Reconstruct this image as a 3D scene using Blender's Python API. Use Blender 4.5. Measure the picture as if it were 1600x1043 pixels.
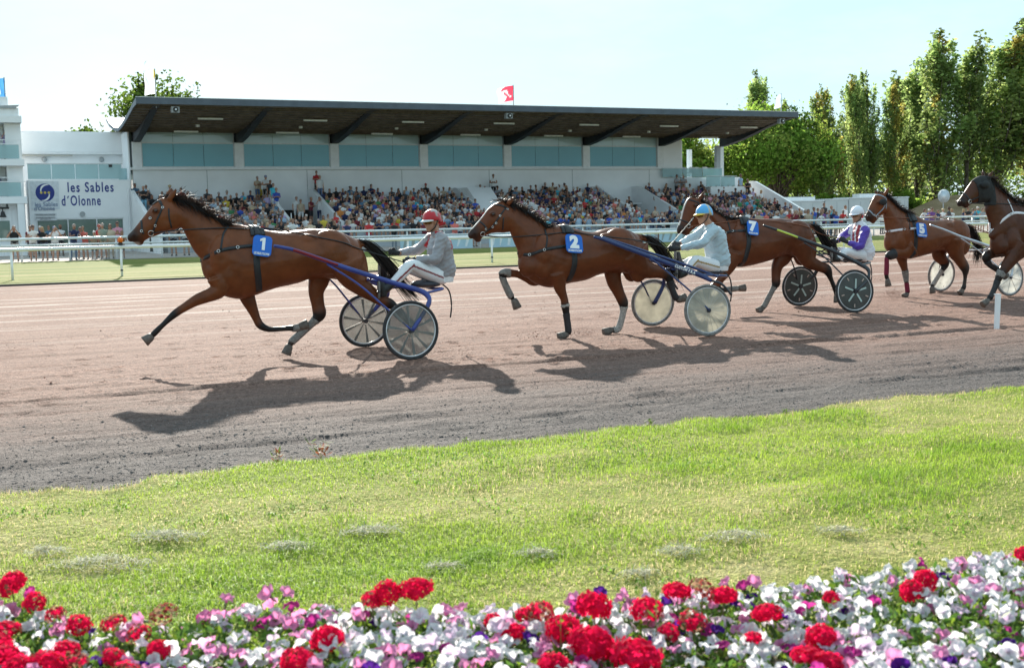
import bpy, math, random
import numpy as np
from mathutils import Vector, Matrix
from mathutils.bvhtree import BVHTree
from mathutils.kdtree import KDTree

for _o in list(bpy.data.objects):
    bpy.data.objects.remove(_o)
scene = bpy.context.scene
C = scene.collection
rng = np.random.default_rng(7)
random.seed(7)
rad = math.radians

# ------------------------------------------------------------------ camera
EYE = 1.65
PITCH = math.atan(181.5 / 1900.0)
ROLL = 0.02
cam_data = bpy.data.cameras.new("camera")
cam = bpy.data.objects.new("camera", cam_data)
C.objects.link(cam)
cam_data.sensor_fit = 'HORIZONTAL'
cam_data.sensor_width = 36.0
cam_data.lens = 36.0 * 1900.0 / 1600.0
cam_data.clip_start = 0.05
cam_data.clip_end = 4000.0
_f = Vector((0, math.cos(PITCH), -math.sin(PITCH)))
_r0 = Vector((1, 0, 0))
_u0 = Vector((0, math.sin(PITCH), math.cos(PITCH)))
_r = _r0 * math.cos(ROLL) - _u0 * math.sin(ROLL)
_u = _u0 * math.cos(ROLL) + _r0 * math.sin(ROLL)
cam.matrix_world = Matrix(((_r.x, _u.x, -_f.x, 0), (_r.y, _u.y, -_f.y, 0), (_r.z, _u.z, -_f.z, EYE), (0, 0, 0, 1)))
cam_data.dof.use_dof = True
cam_data.dof.focus_distance = 16.0
cam_data.dof.aperture_fstop = 5.0
scene.camera = cam

# ------------------------------------------------------------------ sky, sun, exposure
SUN_EL = rad(23.5)
SUN_AZ = rad(-14.0)          # clockwise from +Y: the sun stands behind the grandstand, a little to its left
sun_dir = Vector((math.sin(SUN_AZ) * math.cos(SUN_EL), math.cos(SUN_AZ) * math.cos(SUN_EL), math.sin(SUN_EL)))
world = bpy.data.worlds.new("World")
scene.world = world
world.use_nodes = True
_nt = world.node_tree
_nt.nodes.clear()
_out = _nt.nodes.new("ShaderNodeOutputWorld")
_bg = _nt.nodes.new("ShaderNodeBackground")
_bg.inputs["Strength"].default_value = 0.128
_sky = _nt.nodes.new("ShaderNodeTexSky")
_sky.sky_type = 'NISHITA'
_sky.sun_disc = False
_sky.sun_elevation = SUN_EL
_sky.sun_rotation = SUN_AZ
_sky.air_density = 1.0
_sky.dust_density = 0.6
_sky.ozone_density = 2.0
# thin high cloud: a veil of white mixed into the sky, everywhere on the dome
_tc = _nt.nodes.new("ShaderNodeTexCoord")
_mp = _nt.nodes.new("ShaderNodeMapping")
_mp.inputs["Scale"].default_value = (1.0, 1.0, 3.2)
_nz = _nt.nodes.new("ShaderNodeTexNoise")
_nz.inputs["Scale"].default_value = 2.6
_nz.inputs["Detail"].default_value = 7.0
_nz.inputs["Roughness"].default_value = 0.6
_rp = _nt.nodes.new("ShaderNodeValToRGB")
_rp.color_ramp.elements[0].position = 0.45
_rp.color_ramp.elements[1].position = 0.75
_rp.color_ramp.elements[0].color = (0.0, 0.0, 0.0, 1)
_rp.color_ramp.elements[1].color = (0.6, 0.6, 0.6, 1)
_mx = _nt.nodes.new("ShaderNodeMixRGB")
_mx.inputs["Color2"].default_value = (4.2, 4.4, 4.5, 1)
_vl = _nt.nodes.new("ShaderNodeMixRGB")          # summer haze high up evens the blue out over the whole dome
_vl.inputs["Fac"].default_value = 0.92
_vl.inputs["Color2"].default_value = (2.45, 3.60, 4.15, 1)
_nt.links.new(_tc.outputs["Generated"], _mp.inputs["Vector"])
_nt.links.new(_mp.outputs["Vector"], _nz.inputs["Vector"])
_nt.links.new(_nz.outputs["Fac"], _rp.inputs["Fac"])
_nt.links.new(_rp.outputs["Color"], _mx.inputs["Fac"])
_nt.links.new(_sky.outputs["Color"], _vl.inputs["Color1"])
_nt.links.new(_vl.outputs["Color"], _mx.inputs["Color1"])
_nt.links.new(_mx.outputs["Color"], _bg.inputs["Color"])
_nt.links.new(_bg.outputs["Background"], _out.inputs["Surface"])

sun_data = bpy.data.lights.new("sun", 'SUN')
sun_data.energy = 5.0
sun_data.angle = rad(0.6)
sun_data.color = (1.0, 0.93, 0.82)
sun = bpy.data.objects.new("sun", sun_data)
C.objects.link(sun)
sun.rotation_euler = sun_dir.to_track_quat('Z', 'Y').to_euler()
sun.location = sun_dir * 60

scene.view_settings.view_transform = 'Standard'
scene.view_settings.look = 'None'
scene.view_settings.exposure = 1.05
scene.view_settings.gamma = 1.0
scene.view_settings.use_curve_mapping = False
scene.render.engine = 'CYCLES'
scene.cycles.use_denoising = True
scene.cycles.max_bounces = 6
scene.cycles.transparent_max_bounces = 8
scene.cycles.caustics_reflective = False
scene.cycles.caustics_refractive = False

# ------------------------------------------------------------------ axes of the racecourse
TH = rad(25.0)
T = np.array([math.cos(TH), math.sin(TH), 0.0])      # along the track, away from the camera to the right
N = np.array([-math.sin(TH), math.cos(TH), 0.0])     # across the track towards the grandstand
def W(s, n, z=0.0):
    """Racecourse coordinates (along, across, up) to world."""
    return (s * T[0] + n * N[0], s * T[1] + n * N[1], z)

# ------------------------------------------------------------------ materials
MATS = {}
def _noise(nt, scale, detail=4.0, rough=0.55, vec=None, coord="Object", dist=0.0):
    n = nt.nodes.new("ShaderNodeTexNoise")
    n.inputs["Scale"].default_value = scale
    n.inputs["Detail"].default_value = detail
    n.inputs["Roughness"].default_value = rough
    n.inputs["Distortion"].default_value = dist
    if vec is None:
        tc = nt.nodes.new("ShaderNodeTexCoord")
        vec = tc.outputs[coord]
    nt.links.new(vec, n.inputs["Vector"])
    return n
def _ramp(nt, fac, stops):
    r = nt.nodes.new("ShaderNodeValToRGB")
    e = r.color_ramp.elements
    while len(e) < len(stops):
        e.new(0.5)
    for i, (p, c) in enumerate(stops):
        e[i].position = p
        e[i].color = (c[0], c[1], c[2], 1)
    nt.links.new(fac, r.inputs["Fac"])
    return r
def _mix(nt, fac, a, b, mode='MIX'):
    m = nt.nodes.new("ShaderNodeMixRGB")
    m.blend_type = mode
    for sock, v in ((m.inputs["Fac"], fac), (m.inputs["Color1"], a), (m.inputs["Color2"], b)):
        if isinstance(v, (int, float)):
            sock.default_value = v
        elif isinstance(v, (tuple, list)):
            sock.default_value = (v[0], v[1], v[2], 1)
        else:
            nt.links.new(v, sock)
    return m.outputs["Color"]
def _math(nt, op, a, b=0.0, clamp=False):
    m = nt.nodes.new("ShaderNodeMath")
    m.operation = op
    m.use_clamp = clamp
    for sock, v in ((m.inputs[0], a), (m.inputs[1], b)):
        if isinstance(v, (int, float)):
            sock.default_value = v
        else:
            nt.links.new(v, sock)
    return m.outputs[0]
def _attr(nt, name, kind='GEOMETRY'):
    a = nt.nodes.new("ShaderNodeAttribute")
    a.attribute_type = kind
    a.attribute_name = name
    return a
def new_mat(name):
    m = bpy.data.materials.new(name)
    m.use_nodes = True
    nt = m.node_tree
    b = nt.nodes["Principled BSDF"]
    return m, nt, b
def mat(name, col, rough=0.6, metal=0.0, var=0.12, scale=6.0, bump=0.0, bscale=40.0, spec=0.4, coat=0.0, sheen=0.0):
    """A plain surface with slight procedural unevenness of tone and, if asked, fine relief."""
    if name in MATS:
        return MATS[name]
    m, nt, b = new_mat(name)
    b.inputs["Roughness"].default_value = rough
    b.inputs["Metallic"].default_value = metal
    b.inputs["Specular IOR Level"].default_value = spec
    b.inputs["Coat Weight"].default_value = coat
    b.inputs["Sheen Weight"].default_value = sheen
    n = _noise(nt, scale)
    lo = tuple(c * (1 - var) for c in col)
    hi = tuple(min(1, c * (1 + var)) for c in col)
    r = _ramp(nt, n.outputs["Fac"], [(0.3, lo), (0.7, hi)])
    nt.links.new(r.outputs["Color"], b.inputs["Base Color"])
    if bump > 0:
        n2 = _noise(nt, bscale, 5.0)
        bp = nt.nodes.new("ShaderNodeBump")
        bp.inputs["Strength"].default_value = bump
        bp.inputs["Distance"].default_value = 0.01
        nt.links.new(n2.outputs["Fac"], bp.inputs["Height"])
        nt.links.new(bp.outputs["Normal"], b.inputs["Normal"])
    MATS[name] = m
    return m
def attr_mat(name, attr, rough=0.6, kind='GEOMETRY', var=0.1, scale=8.0, spec=0.35, translucent=0.0, sheen=0.0, bump=0.0, bscale=30.0):
    """A surface whose own colour comes from a colour attribute (coat markings, leaf and blade colours, cloth dye)."""
    if name in MATS:
        return MATS[name]
    m, nt, b = new_mat(name)
    a = _attr(nt, attr, kind)
    col = a.outputs["Color"]
    if var > 0:
        n = _noise(nt, scale)
        r = _ramp(nt, n.outputs["Fac"], [(0.25, (1 - var,) * 3), (0.75, (1.0,) * 3)])
        col = _mix(nt, 1.0, col, r.outputs["Color"], 'MULTIPLY')
    nt.links.new(col, b.inputs["Base Color"])
    b.inputs["Roughness"].default_value = rough
    b.inputs["Specular IOR Level"].default_value = spec
    b.inputs["Sheen Weight"].default_value = sheen
    if bump > 0:
        n2 = _noise(nt, bscale, 5.0)
        bp = nt.nodes.new("ShaderNodeBump")
        bp.inputs["Strength"].default_value = bump
        bp.inputs["Distance"].default_value = 0.02
        nt.links.new(n2.outputs["Fac"], bp.inputs["Height"])
        nt.links.new(bp.outputs["Normal"], b.inputs["Normal"])
    if translucent > 0:
        tr = nt.nodes.new("ShaderNodeBsdfTranslucent")
        nt.links.new(col, tr.inputs["Color"])
        ms = nt.nodes.new("ShaderNodeMixShader")
        ms.inputs[0].default_value = translucent
        o = nt.nodes["Material Output"]
        nt.links.new(b.outputs[0], ms.inputs[1])
        nt.links.new(tr.outputs[0], ms.inputs[2])
        nt.links.new(ms.outputs[0], o.inputs["Surface"])
    MATS[name] = m
    return m

# ------------------------------------------------------------------ objects
def props(o, label=None, cat=None, group=None, kind=None):
    if label: o["label"] = label
    if cat: o["category"] = cat
    if group: o["group"] = group
    if kind: o["kind"] = kind
    return o
def thing(name, label, cat, loc=(0, 0, 0), rotz=0.0, group=None):
    o = bpy.data.objects.new(name, None)
    o.empty_display_size = 0.2
    C.objects.link(o)
    o.location = loc
    o.rotation_euler = (0, 0, rotz)
    return props(o, label, cat, group)
def link(name, me, m=None, parent=None, **kw):
    o = bpy.data.objects.new(name, me)
    C.objects.link(o)
    if m is not None and not len(me.materials):
        for x in (m if isinstance(m, (list, tuple)) else [m]):
            me.materials.append(x)
    if parent is not None:
        o.parent = parent
    return props(o, **kw)
def pymesh(name, v, f, smooth=False):
    me = bpy.data.meshes.new(name)
    me.from_pydata([tuple(p) for p in v], [], [tuple(q) for q in f])
    if smooth:
        me.polygons.foreach_set("use_smooth", [True] * len(me.polygons))
    me.update()
    return me
def nmesh(name, v, f, smooth=False):
    """Mesh from numpy arrays: v (n,3), f (m,k) all of one size."""
    v = np.asarray(v, np.float32); f = np.asarray(f, np.int32)
    me = bpy.data.meshes.new(name)
    me.vertices.add(len(v)); me.vertices.foreach_set("co", v.ravel())
    k = f.shape[1]
    me.loops.add(f.size); me.loops.foreach_set("vertex_index", f.ravel())
    me.polygons.add(len(f))
    me.polygons.foreach_set("loop_start", np.arange(0, f.size, k, dtype=np.int32))
    try:
        me.polygons.foreach_set("loop_total", np.full(len(f), k, np.int32))
    except Exception:
        pass
    if smooth:
        me.polygons.foreach_set("use_smooth", np.ones(len(f), bool))
    me.update(calc_edges=True)
    return me
def point_color(me, name, col):
    a = me.attributes.new(name, 'FLOAT_COLOR', 'POINT')
    c = np.ones((len(me.vertices), 4), np.float32)
    c[:, :3] = col
    a.data.foreach_set("color", c.ravel())
class MB:
    """Collects simple shapes into one mesh."""
    def __init__(s):
        s.v = []; s.f = []; s.mi = []; s.cur = 0
    def add(s, v, f):
        o = len(s.v)
        s.v += [tuple(p) for p in v]
        s.f += [tuple(i + o for i in q) for q in f]
        s.mi += [s.cur] * len(f)
        return s
    def box(s, c, h, ax=None):
        """c centre, h half sizes, ax optional three axes."""
        c = np.asarray(c, float)
        A = np.eye(3) if ax is None else np.asarray(ax, float)
        P = []
        for x in (-1, 1):
            for y in (-1, 1):
                for z in (-1, 1):
                    P.append(c + A[0] * h[0] * x + A[1] * h[1] * y + A[2] * h[2] * z)
        return s.add(P, [(0, 1, 3, 2), (4, 6, 7, 5), (0, 4, 5, 1), (2, 3, 7, 6), (0, 2, 6, 4), (1, 5, 7, 3)])
    def bx(s, x0, x1, y0, y1, z0, z1):
        return s.box(((x0 + x1) / 2, (y0 + y1) / 2, (z0 + z1) / 2), (abs(x1 - x0) / 2, abs(y1 - y0) / 2, abs(z1 - z0) / 2))
    def tube(s, pts, r, n=8, cap=True):
        v, f = tube(pts, r, n, cap)
        return s.add(v, f)
    def prism(s, poly, d0, d1):
        """poly: list of 3D points, extruded by vectors d0..d1."""
        k = len(poly)
        P = [np.asarray(p, float) + np.asarray(d0, float) for p in poly] + [np.asarray(p, float) + np.asarray(d1, float) for p in poly]
        F = [tuple(range(k - 1, -1, -1)), tuple(range(k, 2 * k))] + [(i, (i + 1) % k, k + (i + 1) % k, k + i) for i in range(k)]
        return s.add(P, F)
    def build(s, name, m=None, parent=None, smooth=False, **kw):
        me = pymesh(name, s.v, s.f, smooth)
        o = link(name, me, m, parent, **kw)
        if any(s.mi):
            me.polygons.foreach_set("material_index", s.mi)
        return o
def catmull(P, per=6):
    P = np.asarray(P, float)
    if len(P) < 3:
        return np.array([P[0] + (P[-1] - P[0]) * t for t in np.linspace(0, 1, per + 1)])
    Q = np.vstack([2 * P[0] - P[1], P, 2 * P[-1] - P[-2]])
    out = []
    for i in range(1, len(Q) - 2):
        for t in np.linspace(0, 1, per, endpoint=False):
            a, b, c, d = Q[i - 1], Q[i], Q[i + 1], Q[i + 2]
            out.append(0.5 * ((2 * b) + (c - a) * t + (2 * a - 5 * b + 4 * c - d) * t * t + (3 * b - a - 3 * c + d) * t ** 3))
    out.append(Q[-2])
    return np.array(out)
def frames(P, up=(0, 0, 1)):
    P = np.asarray(P, float)
    tg = np.gradient(P, axis=0)
    tg /= np.maximum(np.linalg.norm(tg, axis=1, keepdims=True), 1e-9)
    up = np.asarray(up, float)
    A = np.cross(tg, up)
    bad = np.linalg.norm(A, axis=1) < 1e-3
    A[bad] = np.cross(tg[bad], np.array([0.0, 1.0, 0.0]))
    A /= np.linalg.norm(A, axis=1, keepdims=True)
    B = np.cross(A, tg)
    return tg, A, B
def tube(pts, r, n=8, cap=True, up=(0, 0, 1), flat=1.0):
    """Tube through pts; r a number or one per point; flat scales the second axis."""
    P = np.asarray(pts, float)
    r = np.full(len(P), r, float) if np.isscalar(r) else np.asarray(r, float)
    _t, A, B = frames(P, up)
    a = np.linspace(0, 2 * np.pi, n, endpoint=False)
    V = P[:, None, :] + r[:, None, None] * (np.cos(a)[None, :, None] * A[:, None, :] + flat * np.sin(a)[None, :, None] * B[:, None, :])
    V = V.reshape(-1, 3)
    F = []
    for i in range(len(P) - 1):
        for j in range(n):
            k = (j + 1) % n
            F.append((i * n + j, i * n + k, (i + 1) * n + k, (i + 1) * n + j))
    if cap:
        F.append(tuple(range(n - 1, -1, -1)))
        F.append(tuple((len(P) - 1) * n + j for j in range(n)))
    return V, F
def ring_loft(rings, cap=True):
    """rings: (m, n, 3) array of closed rings."""
    R = np.asarray(rings, float)
    m, n = R.shape[:2]
    F = []
    for i in range(m - 1):
        for j in range(n):
            k = (j + 1) % n
            F.append((i * n + j, i * n + k, (i + 1) * n + k, (i + 1) * n + j))
    if cap:
        F.append(tuple(range(n - 1, -1, -1)))
        F.append(tuple((m - 1) * n + j for j in range(n)))
    return R.reshape(-1, 3), F
def ellipsoid(c, r, nu=16, nv=10, ax=None):
    A = np.eye(3) if ax is None else np.asarray(ax, float)
    R = []
    for i in range(nv + 1):
        ph = np.pi * (i + 0.02) / (nv + 0.04)
        a = np.linspace(0, 2 * np.pi, nu, endpoint=False)
        L = np.stack([np.sin(ph) * np.cos(a) * r[0], np.sin(ph) * np.sin(a) * r[1], np.full(nu, np.cos(ph)) * r[2]], 1)
        R.append(np.asarray(c, float) + L @ A)
    return ring_loft(R)
def limb(pts, n=12, per=5, flat=0.85):
    """pts: (x,y,z,r) along a limb. The section is narrower across (y) than along."""
    P = np.asarray(pts, float)
    Q = catmull(P, per)
    Q[:, 3] = np.maximum(Q[:, 3], P[:, 3].min() * 0.8)
    tg = np.gradient(Q[:, :3], axis=0)
    tg /= np.linalg.norm(tg, axis=1, keepdims=True)
    lat = np.array([0.0, 1.0, 0.0]) - tg * tg[:, 1:2]
    lat /= np.maximum(np.linalg.norm(lat, axis=1, keepdims=True), 1e-6)
    sag = np.cross(tg, lat)
    fl = np.full(len(Q), flat) if np.isscalar(flat) else np.interp(np.linspace(0, 1, len(Q)), np.linspace(0, 1, len(flat)), flat)
    a = np.linspace(0, 2 * np.pi, n, endpoint=False)
    R = Q[:, None, :3] + Q[:, 3][:, None, None] * (np.cos(a)[None, :, None] * sag[:, None, :] + (fl[:, None] * np.sin(a)[None, :])[:, :, None] * lat[:, None, :])
    return ring_loft(R)
def remesh(parts, voxel, smooth=6, factor=0.5):
    """Union of closed shapes -> one continuous smooth surface (a mesh)."""
    b = MB()
    for v, f in parts:
        b.add(v, f)
    me = pymesh("tmp", b.v, b.f)
    o = bpy.data.objects.new("tmp", me)
    C.objects.link(o)
    m = o.modifiers.new("r", 'REMESH'); m.mode = 'VOXEL'; m.voxel_size = voxel; m.use_smooth_shade = True
    if smooth:
        k = o.modifiers.new("s", 'SMOOTH'); k.factor = factor; k.iterations = smooth
    dg = bpy.context.evaluated_depsgraph_get()
    out = bpy.data.meshes.new_from_object(o.evaluated_get(dg), depsgraph=dg)
    bpy.data.objects.remove(o)
    bpy.data.meshes.remove(me)
    out.polygons.foreach_set("use_smooth", np.ones(len(out.polygons), bool))
    return out
def verts(me):
    a = np.empty(len(me.vertices) * 3, np.float32)
    me.vertices.foreach_get("co", a)
    return a.reshape(-1, 3).astype(float)
def normals(me):
    a = np.empty(len(me.vertices) * 3, np.float32)
    me.vertices.foreach_get("normal", a)
    return a.reshape(-1, 3).astype(float)
def bvh_of(me):
    return BVHTree.FromPolygons([v.co.copy() for v in me.vertices], [tuple(p.vertices) for p in me.polygons])
def shell(name, me, mask, off, m, parent, **kw):
    """A close-fitting cover (boot, hood, glove) over the masked part of a body."""
    V = verts(me); Nn = normals(me)
    idx = np.full(len(V), -1); F = []
    keep = [p for p in me.polygons if all(mask[i] for i in p.vertices)]
    if not keep:
        return None
    used = sorted({i for p in keep for i in p.vertices})
    for k, i in enumerate(used): idx[i] = k
    F = [tuple(int(idx[i]) for i in p.vertices) for p in keep]
    P = V[used] + Nn[used] * off
    b = pymesh(name, P, F, True)
    # a turned-in rim gives the edge its thickness
    edge = {}
    for q in F:
        for a, c in zip(q, q[1:] + q[:1]):
            k = (min(a, c), max(a, c)); edge.setdefault(k, []).append((a, c))
    P2 = list(map(tuple, P)); F2 = list(F); inner = {}
    Vin = V[used] - Nn[used] * 0.004
    for k, l in edge.items():
        if len(l) == 1:
            a, c = l[0]
            for t in (a, c):
                if t not in inner:
                    inner[t] = len(P2); P2.append(tuple(Vin[t]))
            F2.append((c, a, inner[a], inner[c]))
    bpy.data.meshes.remove(b)
    return link(name, pymesh(name, P2, F2, True), m, parent, **kw)
def text_mesh(s, size, depth=0.004, bold=0.0, spacing=1.0, shear=0.0, align='CENTER', line=1.0):
    cu = bpy.data.curves.new("txt", 'FONT')
    cu.body = s; cu.size = size; cu.extrude = depth / 2; cu.offset = bold
    cu.align_x = align; cu.align_y = 'CENTER'; cu.space_character = spacing; cu.shear = shear; cu.space_line = line
    cu.resolution_u = 3
    o = bpy.data.objects.new("txt", cu)
    C.objects.link(o)
    dg = bpy.context.evaluated_depsgraph_get()
    me = bpy.data.meshes.new_from_object(o.evaluated_get(dg), depsgraph=dg)
    bpy.data.objects.remove(o); bpy.data.curves.remove(cu)
    return me
def put_mesh(me, origin, xax, yax):
    """Move a flat mesh (in its xy plane) into a frame."""
    x = np.asarray(xax, float); y = np.asarray(yax, float); z = np.cross(x, y)
    V = verts(me)
    V = np.asarray(origin, float) + V[:, :1] * x + V[:, 1:2] * y + V[:, 2:3] * z
    me.vertices.foreach_set("co", V.astype(np.float32).ravel())
    me.update()
    return me
def copy_tree(o, parent=None):
    c = o.copy(); C.objects.link(c)
    if parent is not None:
        c.parent = parent
    for ch in o.children:
        copy_tree(ch, c)
    return c

# ------------------------------------------------------------------ ground, track, lawns
def vnoise(x, y, seed=0):
    """Smooth value noise on arrays."""
    r = np.random.default_rng(seed).random((257, 257))
    xi = np.floor(x).astype(int); yi = np.floor(y).astype(int)
    fx = x - xi; fy = y - yi
    fx = fx * fx * (3 - 2 * fx); fy = fy * fy * (3 - 2 * fy)
    g = lambda a, b: r[a % 257, b % 257]
    return (g(xi, yi) * (1 - fx) + g(xi + 1, yi) * fx) * (1 - fy) + (g(xi, yi + 1) * (1 - fx) + g(xi + 1, yi + 1) * fx) * fy
def fbm(x, y, seed=0, oct=4):
    v = 0; a = 0.5
    for k in range(oct):
        v = v + a * vnoise(x * 2 ** k, y * 2 ** k, seed + k); a *= 0.5
    return v
def sheet(name, s, n, zf, m, kind="structure", smooth=True):
    S, Nn = np.meshgrid(s, n, indexing='ij')
    Z = zf(S, Nn)
    v = np.stack([S, Nn, Z], -1).reshape(-1, 3)
    a, b = len(s), len(n)
    i = np.arange(a - 1)[:, None] * b + np.arange(b - 1)[None, :]
    f = np.stack([i, i + b, i + b + 1, i + 1], -1).reshape(-1, 4)
    o = link(name, nmesh(name, v, f, smooth), m, kind=kind)
    o.rotation_euler = (0, 0, TH)
    return o
def sep(nt):
    tc = nt.nodes.new("ShaderNodeTexCoord"); sx = nt.nodes.new("ShaderNodeSeparateXYZ")
    nt.links.new(tc.outputs["Object"], sx.inputs[0])
    return tc.outputs["Object"], sx.outputs["X"], sx.outputs["Y"]
def scaled(nt, vec, sc):
    m = nt.nodes.new("ShaderNodeMapping"); m.inputs["Scale"].default_value = sc
    nt.links.new(vec, m.inputs["Vector"]); return m.outputs["Vector"]
def track_mat():
    m, nt, b = new_mat("sand_track")
    vec, X, Y = sep(nt)
    # sand: pink-brown with harrow streaks along the track
    st = _noise(nt, 1.0, 5, 0.65, scaled(nt, vec, (0.05, 2.6, 1)))
    st2 = _noise(nt, 1.0, 4, 0.6, scaled(nt, vec, (0.5, 7.0, 1)))
    sand = _ramp(nt, st.outputs["Fac"], [(0.30, (0.135, 0.060, 0.039)), (0.55, (0.215, 0.108, 0.076)), (0.75, (0.275, 0.155, 0.116))]).outputs["Color"]
    sand = _mix(nt, _math(nt, 'MULTIPLY', st2.outputs["Fac"], 0.35), sand, (0.36, 0.285, 0.25))
    # far half: light glints on harrowed sand edges painted in as pale lines
    ln = _noise(nt, 1.0, 3, 0.5, scaled(nt, vec, (0.018, 1.15, 1)))
    lf = _ramp(nt, ln.outputs["Fac"], [(0.53, (0, 0, 0)), (0.575, (1, 1, 1)), (0.60, (1, 1, 1)), (0.64, (0, 0, 0))]).outputs["Color"]
    far = _ramp(nt, _math(nt, 'DIVIDE', Y, 40.0), [(0.44, (0, 0, 0)), (0.58, (0.8, 0.8, 0.8)), (0.88, (0.8, 0.8, 0.8)), (0.93, (0.2, 0.2, 0.2))]).outputs["Color"]
    brk = _noise(nt, 1.0, 4, 0.6, scaled(nt, vec, (0.35, 3, 1)))
    lf = _math(nt, 'MULTIPLY', _math(nt, 'MULTIPLY', lf, far), _math(nt, 'MULTIPLY', brk.outputs["Fac"], 1.5, True))
    sand = _mix(nt, lf, sand, (0.60, 0.53, 0.48))
    # damp reddish scrapes where hooves have turned the sand
    sc = _noise(nt, 1.0, 6, 0.7, scaled(nt, vec, (0.45, 1.3, 1)))
    scf = _ramp(nt, sc.outputs["Fac"], [(0.50, (0, 0, 0)), (0.64, (0.85, 0.85, 0.85))]).outputs["Color"]
    sand = _mix(nt, scf, sand, (0.165, 0.085, 0.06))
    # the inside margin: grey gravel
    ed = _noise(nt, 1.0, 5, 0.6, scaled(nt, vec, (0.12, 1.2, 1)))
    yy = _math(nt, 'ADD', Y, _math(nt, 'MULTIPLY', _math(nt, 'SUBTRACT', ed.outputs["Fac"], 0.5), 1.6))
    gf = _ramp(nt, _math(nt, 'DIVIDE', yy, 20.0), [(0.44, (1, 1, 1)), (0.50, (0.75, 0.75, 0.75)), (0.62, (0.12, 0.12, 0.12)), (0.70, (0.0, 0.0, 0.0))]).outputs["Color"]
    grey = _ramp(nt, st2.outputs["Fac"], [(0.3, (0.058, 0.049, 0.047)), (0.7, (0.110, 0.094, 0.089))]).outputs["Color"]
    col = _mix(nt, gf, sand, grey)
    gr = _noise(nt, 48.0, 3, 0.75, vec)
    g2 = _noise(nt, 15.0, 4, 0.7, vec)
    sp = _ramp(nt, gr.outputs["Fac"], [(0.34, (0.38, 0.36, 0.36)), (0.5, (1, 1, 1)), (0.66, (1.7, 1.68, 1.65))]).outputs["Color"]
    col = _mix(nt, 0.8, col, sp, 'MULTIPLY')
    sp2 = _ramp(nt, g2.outputs["Fac"], [(0.34, (0.50, 0.48, 0.47)), (0.5, (1, 1, 1)), (0.66, (1.4, 1.4, 1.4))]).outputs["Color"]
    col = _mix(nt, 0.7, col, sp2, 'MULTIPLY')
    nt.links.new(col, b.inputs["Base Color"])
    b.inputs["Roughness"].default_value = 0.9
    b.inputs["Specular IOR Level"].default_value = 0.25
    bp = nt.nodes.new("ShaderNodeBump"); bp.inputs["Strength"].default_value = 0.9; bp.inputs["Distance"].default_value = 0.025
    hh = _math(nt, 'ADD', gr.outputs["Fac"], _math(nt, 'MULTIPLY', g2.outputs["Fac"], 1.5))
    hh = _math(nt, 'ADD', hh, _math(nt, 'MULTIPLY', sc.outputs["Fac"], 1.5))
    nt.links.new(hh, bp.inputs["Height"]); nt.links.new(bp.outputs["Normal"], b.inputs["Normal"])
    return m
_rp = np.random.default_rng(808)
PITS = np.stack([_rp.uniform(-9, 30, 1500), np.concatenate([_rp.normal(13.6, 0.8, 500), _rp.uniform(11.5, 20, 1000)]), _rp.uniform(0.008, 0.024, 1500), _rp.uniform(0.06, 0.11, 1500)], 1)
def track_z(s, n):
    near = np.clip((22 - n) / 8, 0, 1) * np.clip((s + 14) / 5, 0, 1) * np.clip((40 - s) / 8, 0, 1)
    g = np.clip((11.4 - n) / 2.0, 0, 1)
    z = 0.014 * (fbm(s * 0.25, n * 3.2, 3) - 0.5) + 0.050 * g * (fbm(s * 2.2, n * 5.5, 9, 3) - 0.5) + 0.026 * (fbm(s * 2.6, n * 5.0, 19, 3) - 0.5)
    z += 0.008 * (vnoise(s * 0.10, n * 7.5, 61) - 0.5)
    z += 0.045 * np.clip(fbm(s * 1.1, n * 2.6, 14) - 0.54, 0, 1) * -1.0
    for nn, a, w in ((9.05, -0.020, 0.07), (9.60, 0.016, 0.10), (9.95, -0.014, 0.06), (10.9, -0.016, 0.05), (11.5, 0.012, 0.08), (12.3, -0.022, 0.05), (12.42, 0.026, 0.07), (13.3, 0.010, 0.08), (14.6, -0.010, 0.07)):
        nn2 = nn + 0.14 * (vnoise(s * 0.12, s * 0 + nn, 31) - 0.5)
        z += a * np.exp(-((n - nn2) / w) ** 2) * (0.5 + vnoise(s * 0.9, n * 0 + nn, 33))
    z = z * near
    if np.ndim(s) == 2:
        S0_, N0_ = s[:, 0], n[0]
        for ps, pn, dp, pr in PITS:
            i0, i1 = np.searchsorted(S0_, [ps - 2.2 * pr, ps + 2.2 * pr]); j0, j1 = np.searchsorted(N0_, [pn - 2.2 * pr, pn + 2.2 * pr])
            if i1 > i0 and j1 > j0:
                q = ((s[i0:i1, j0:j1] - ps) ** 2 + (1.4 * (n[i0:i1, j0:j1] - pn)) ** 2) / pr ** 2
                z[i0:i1, j0:j1] += dp * (-np.exp(-q * 1.5) + 0.45 * np.exp(-((np.sqrt(q) - 1.3) / 0.4) ** 2))
    return z
ss = np.concatenate([np.arange(-160, -10, 5.0), np.arange(-10, 30, 0.06), np.arange(34, 420, 6.0)])
nn = np.concatenate([np.arange(7.6, 20, 0.042), np.arange(20, 37.45, 0.6)])
sheet("track", ss, nn, track_z, track_mat())

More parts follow.
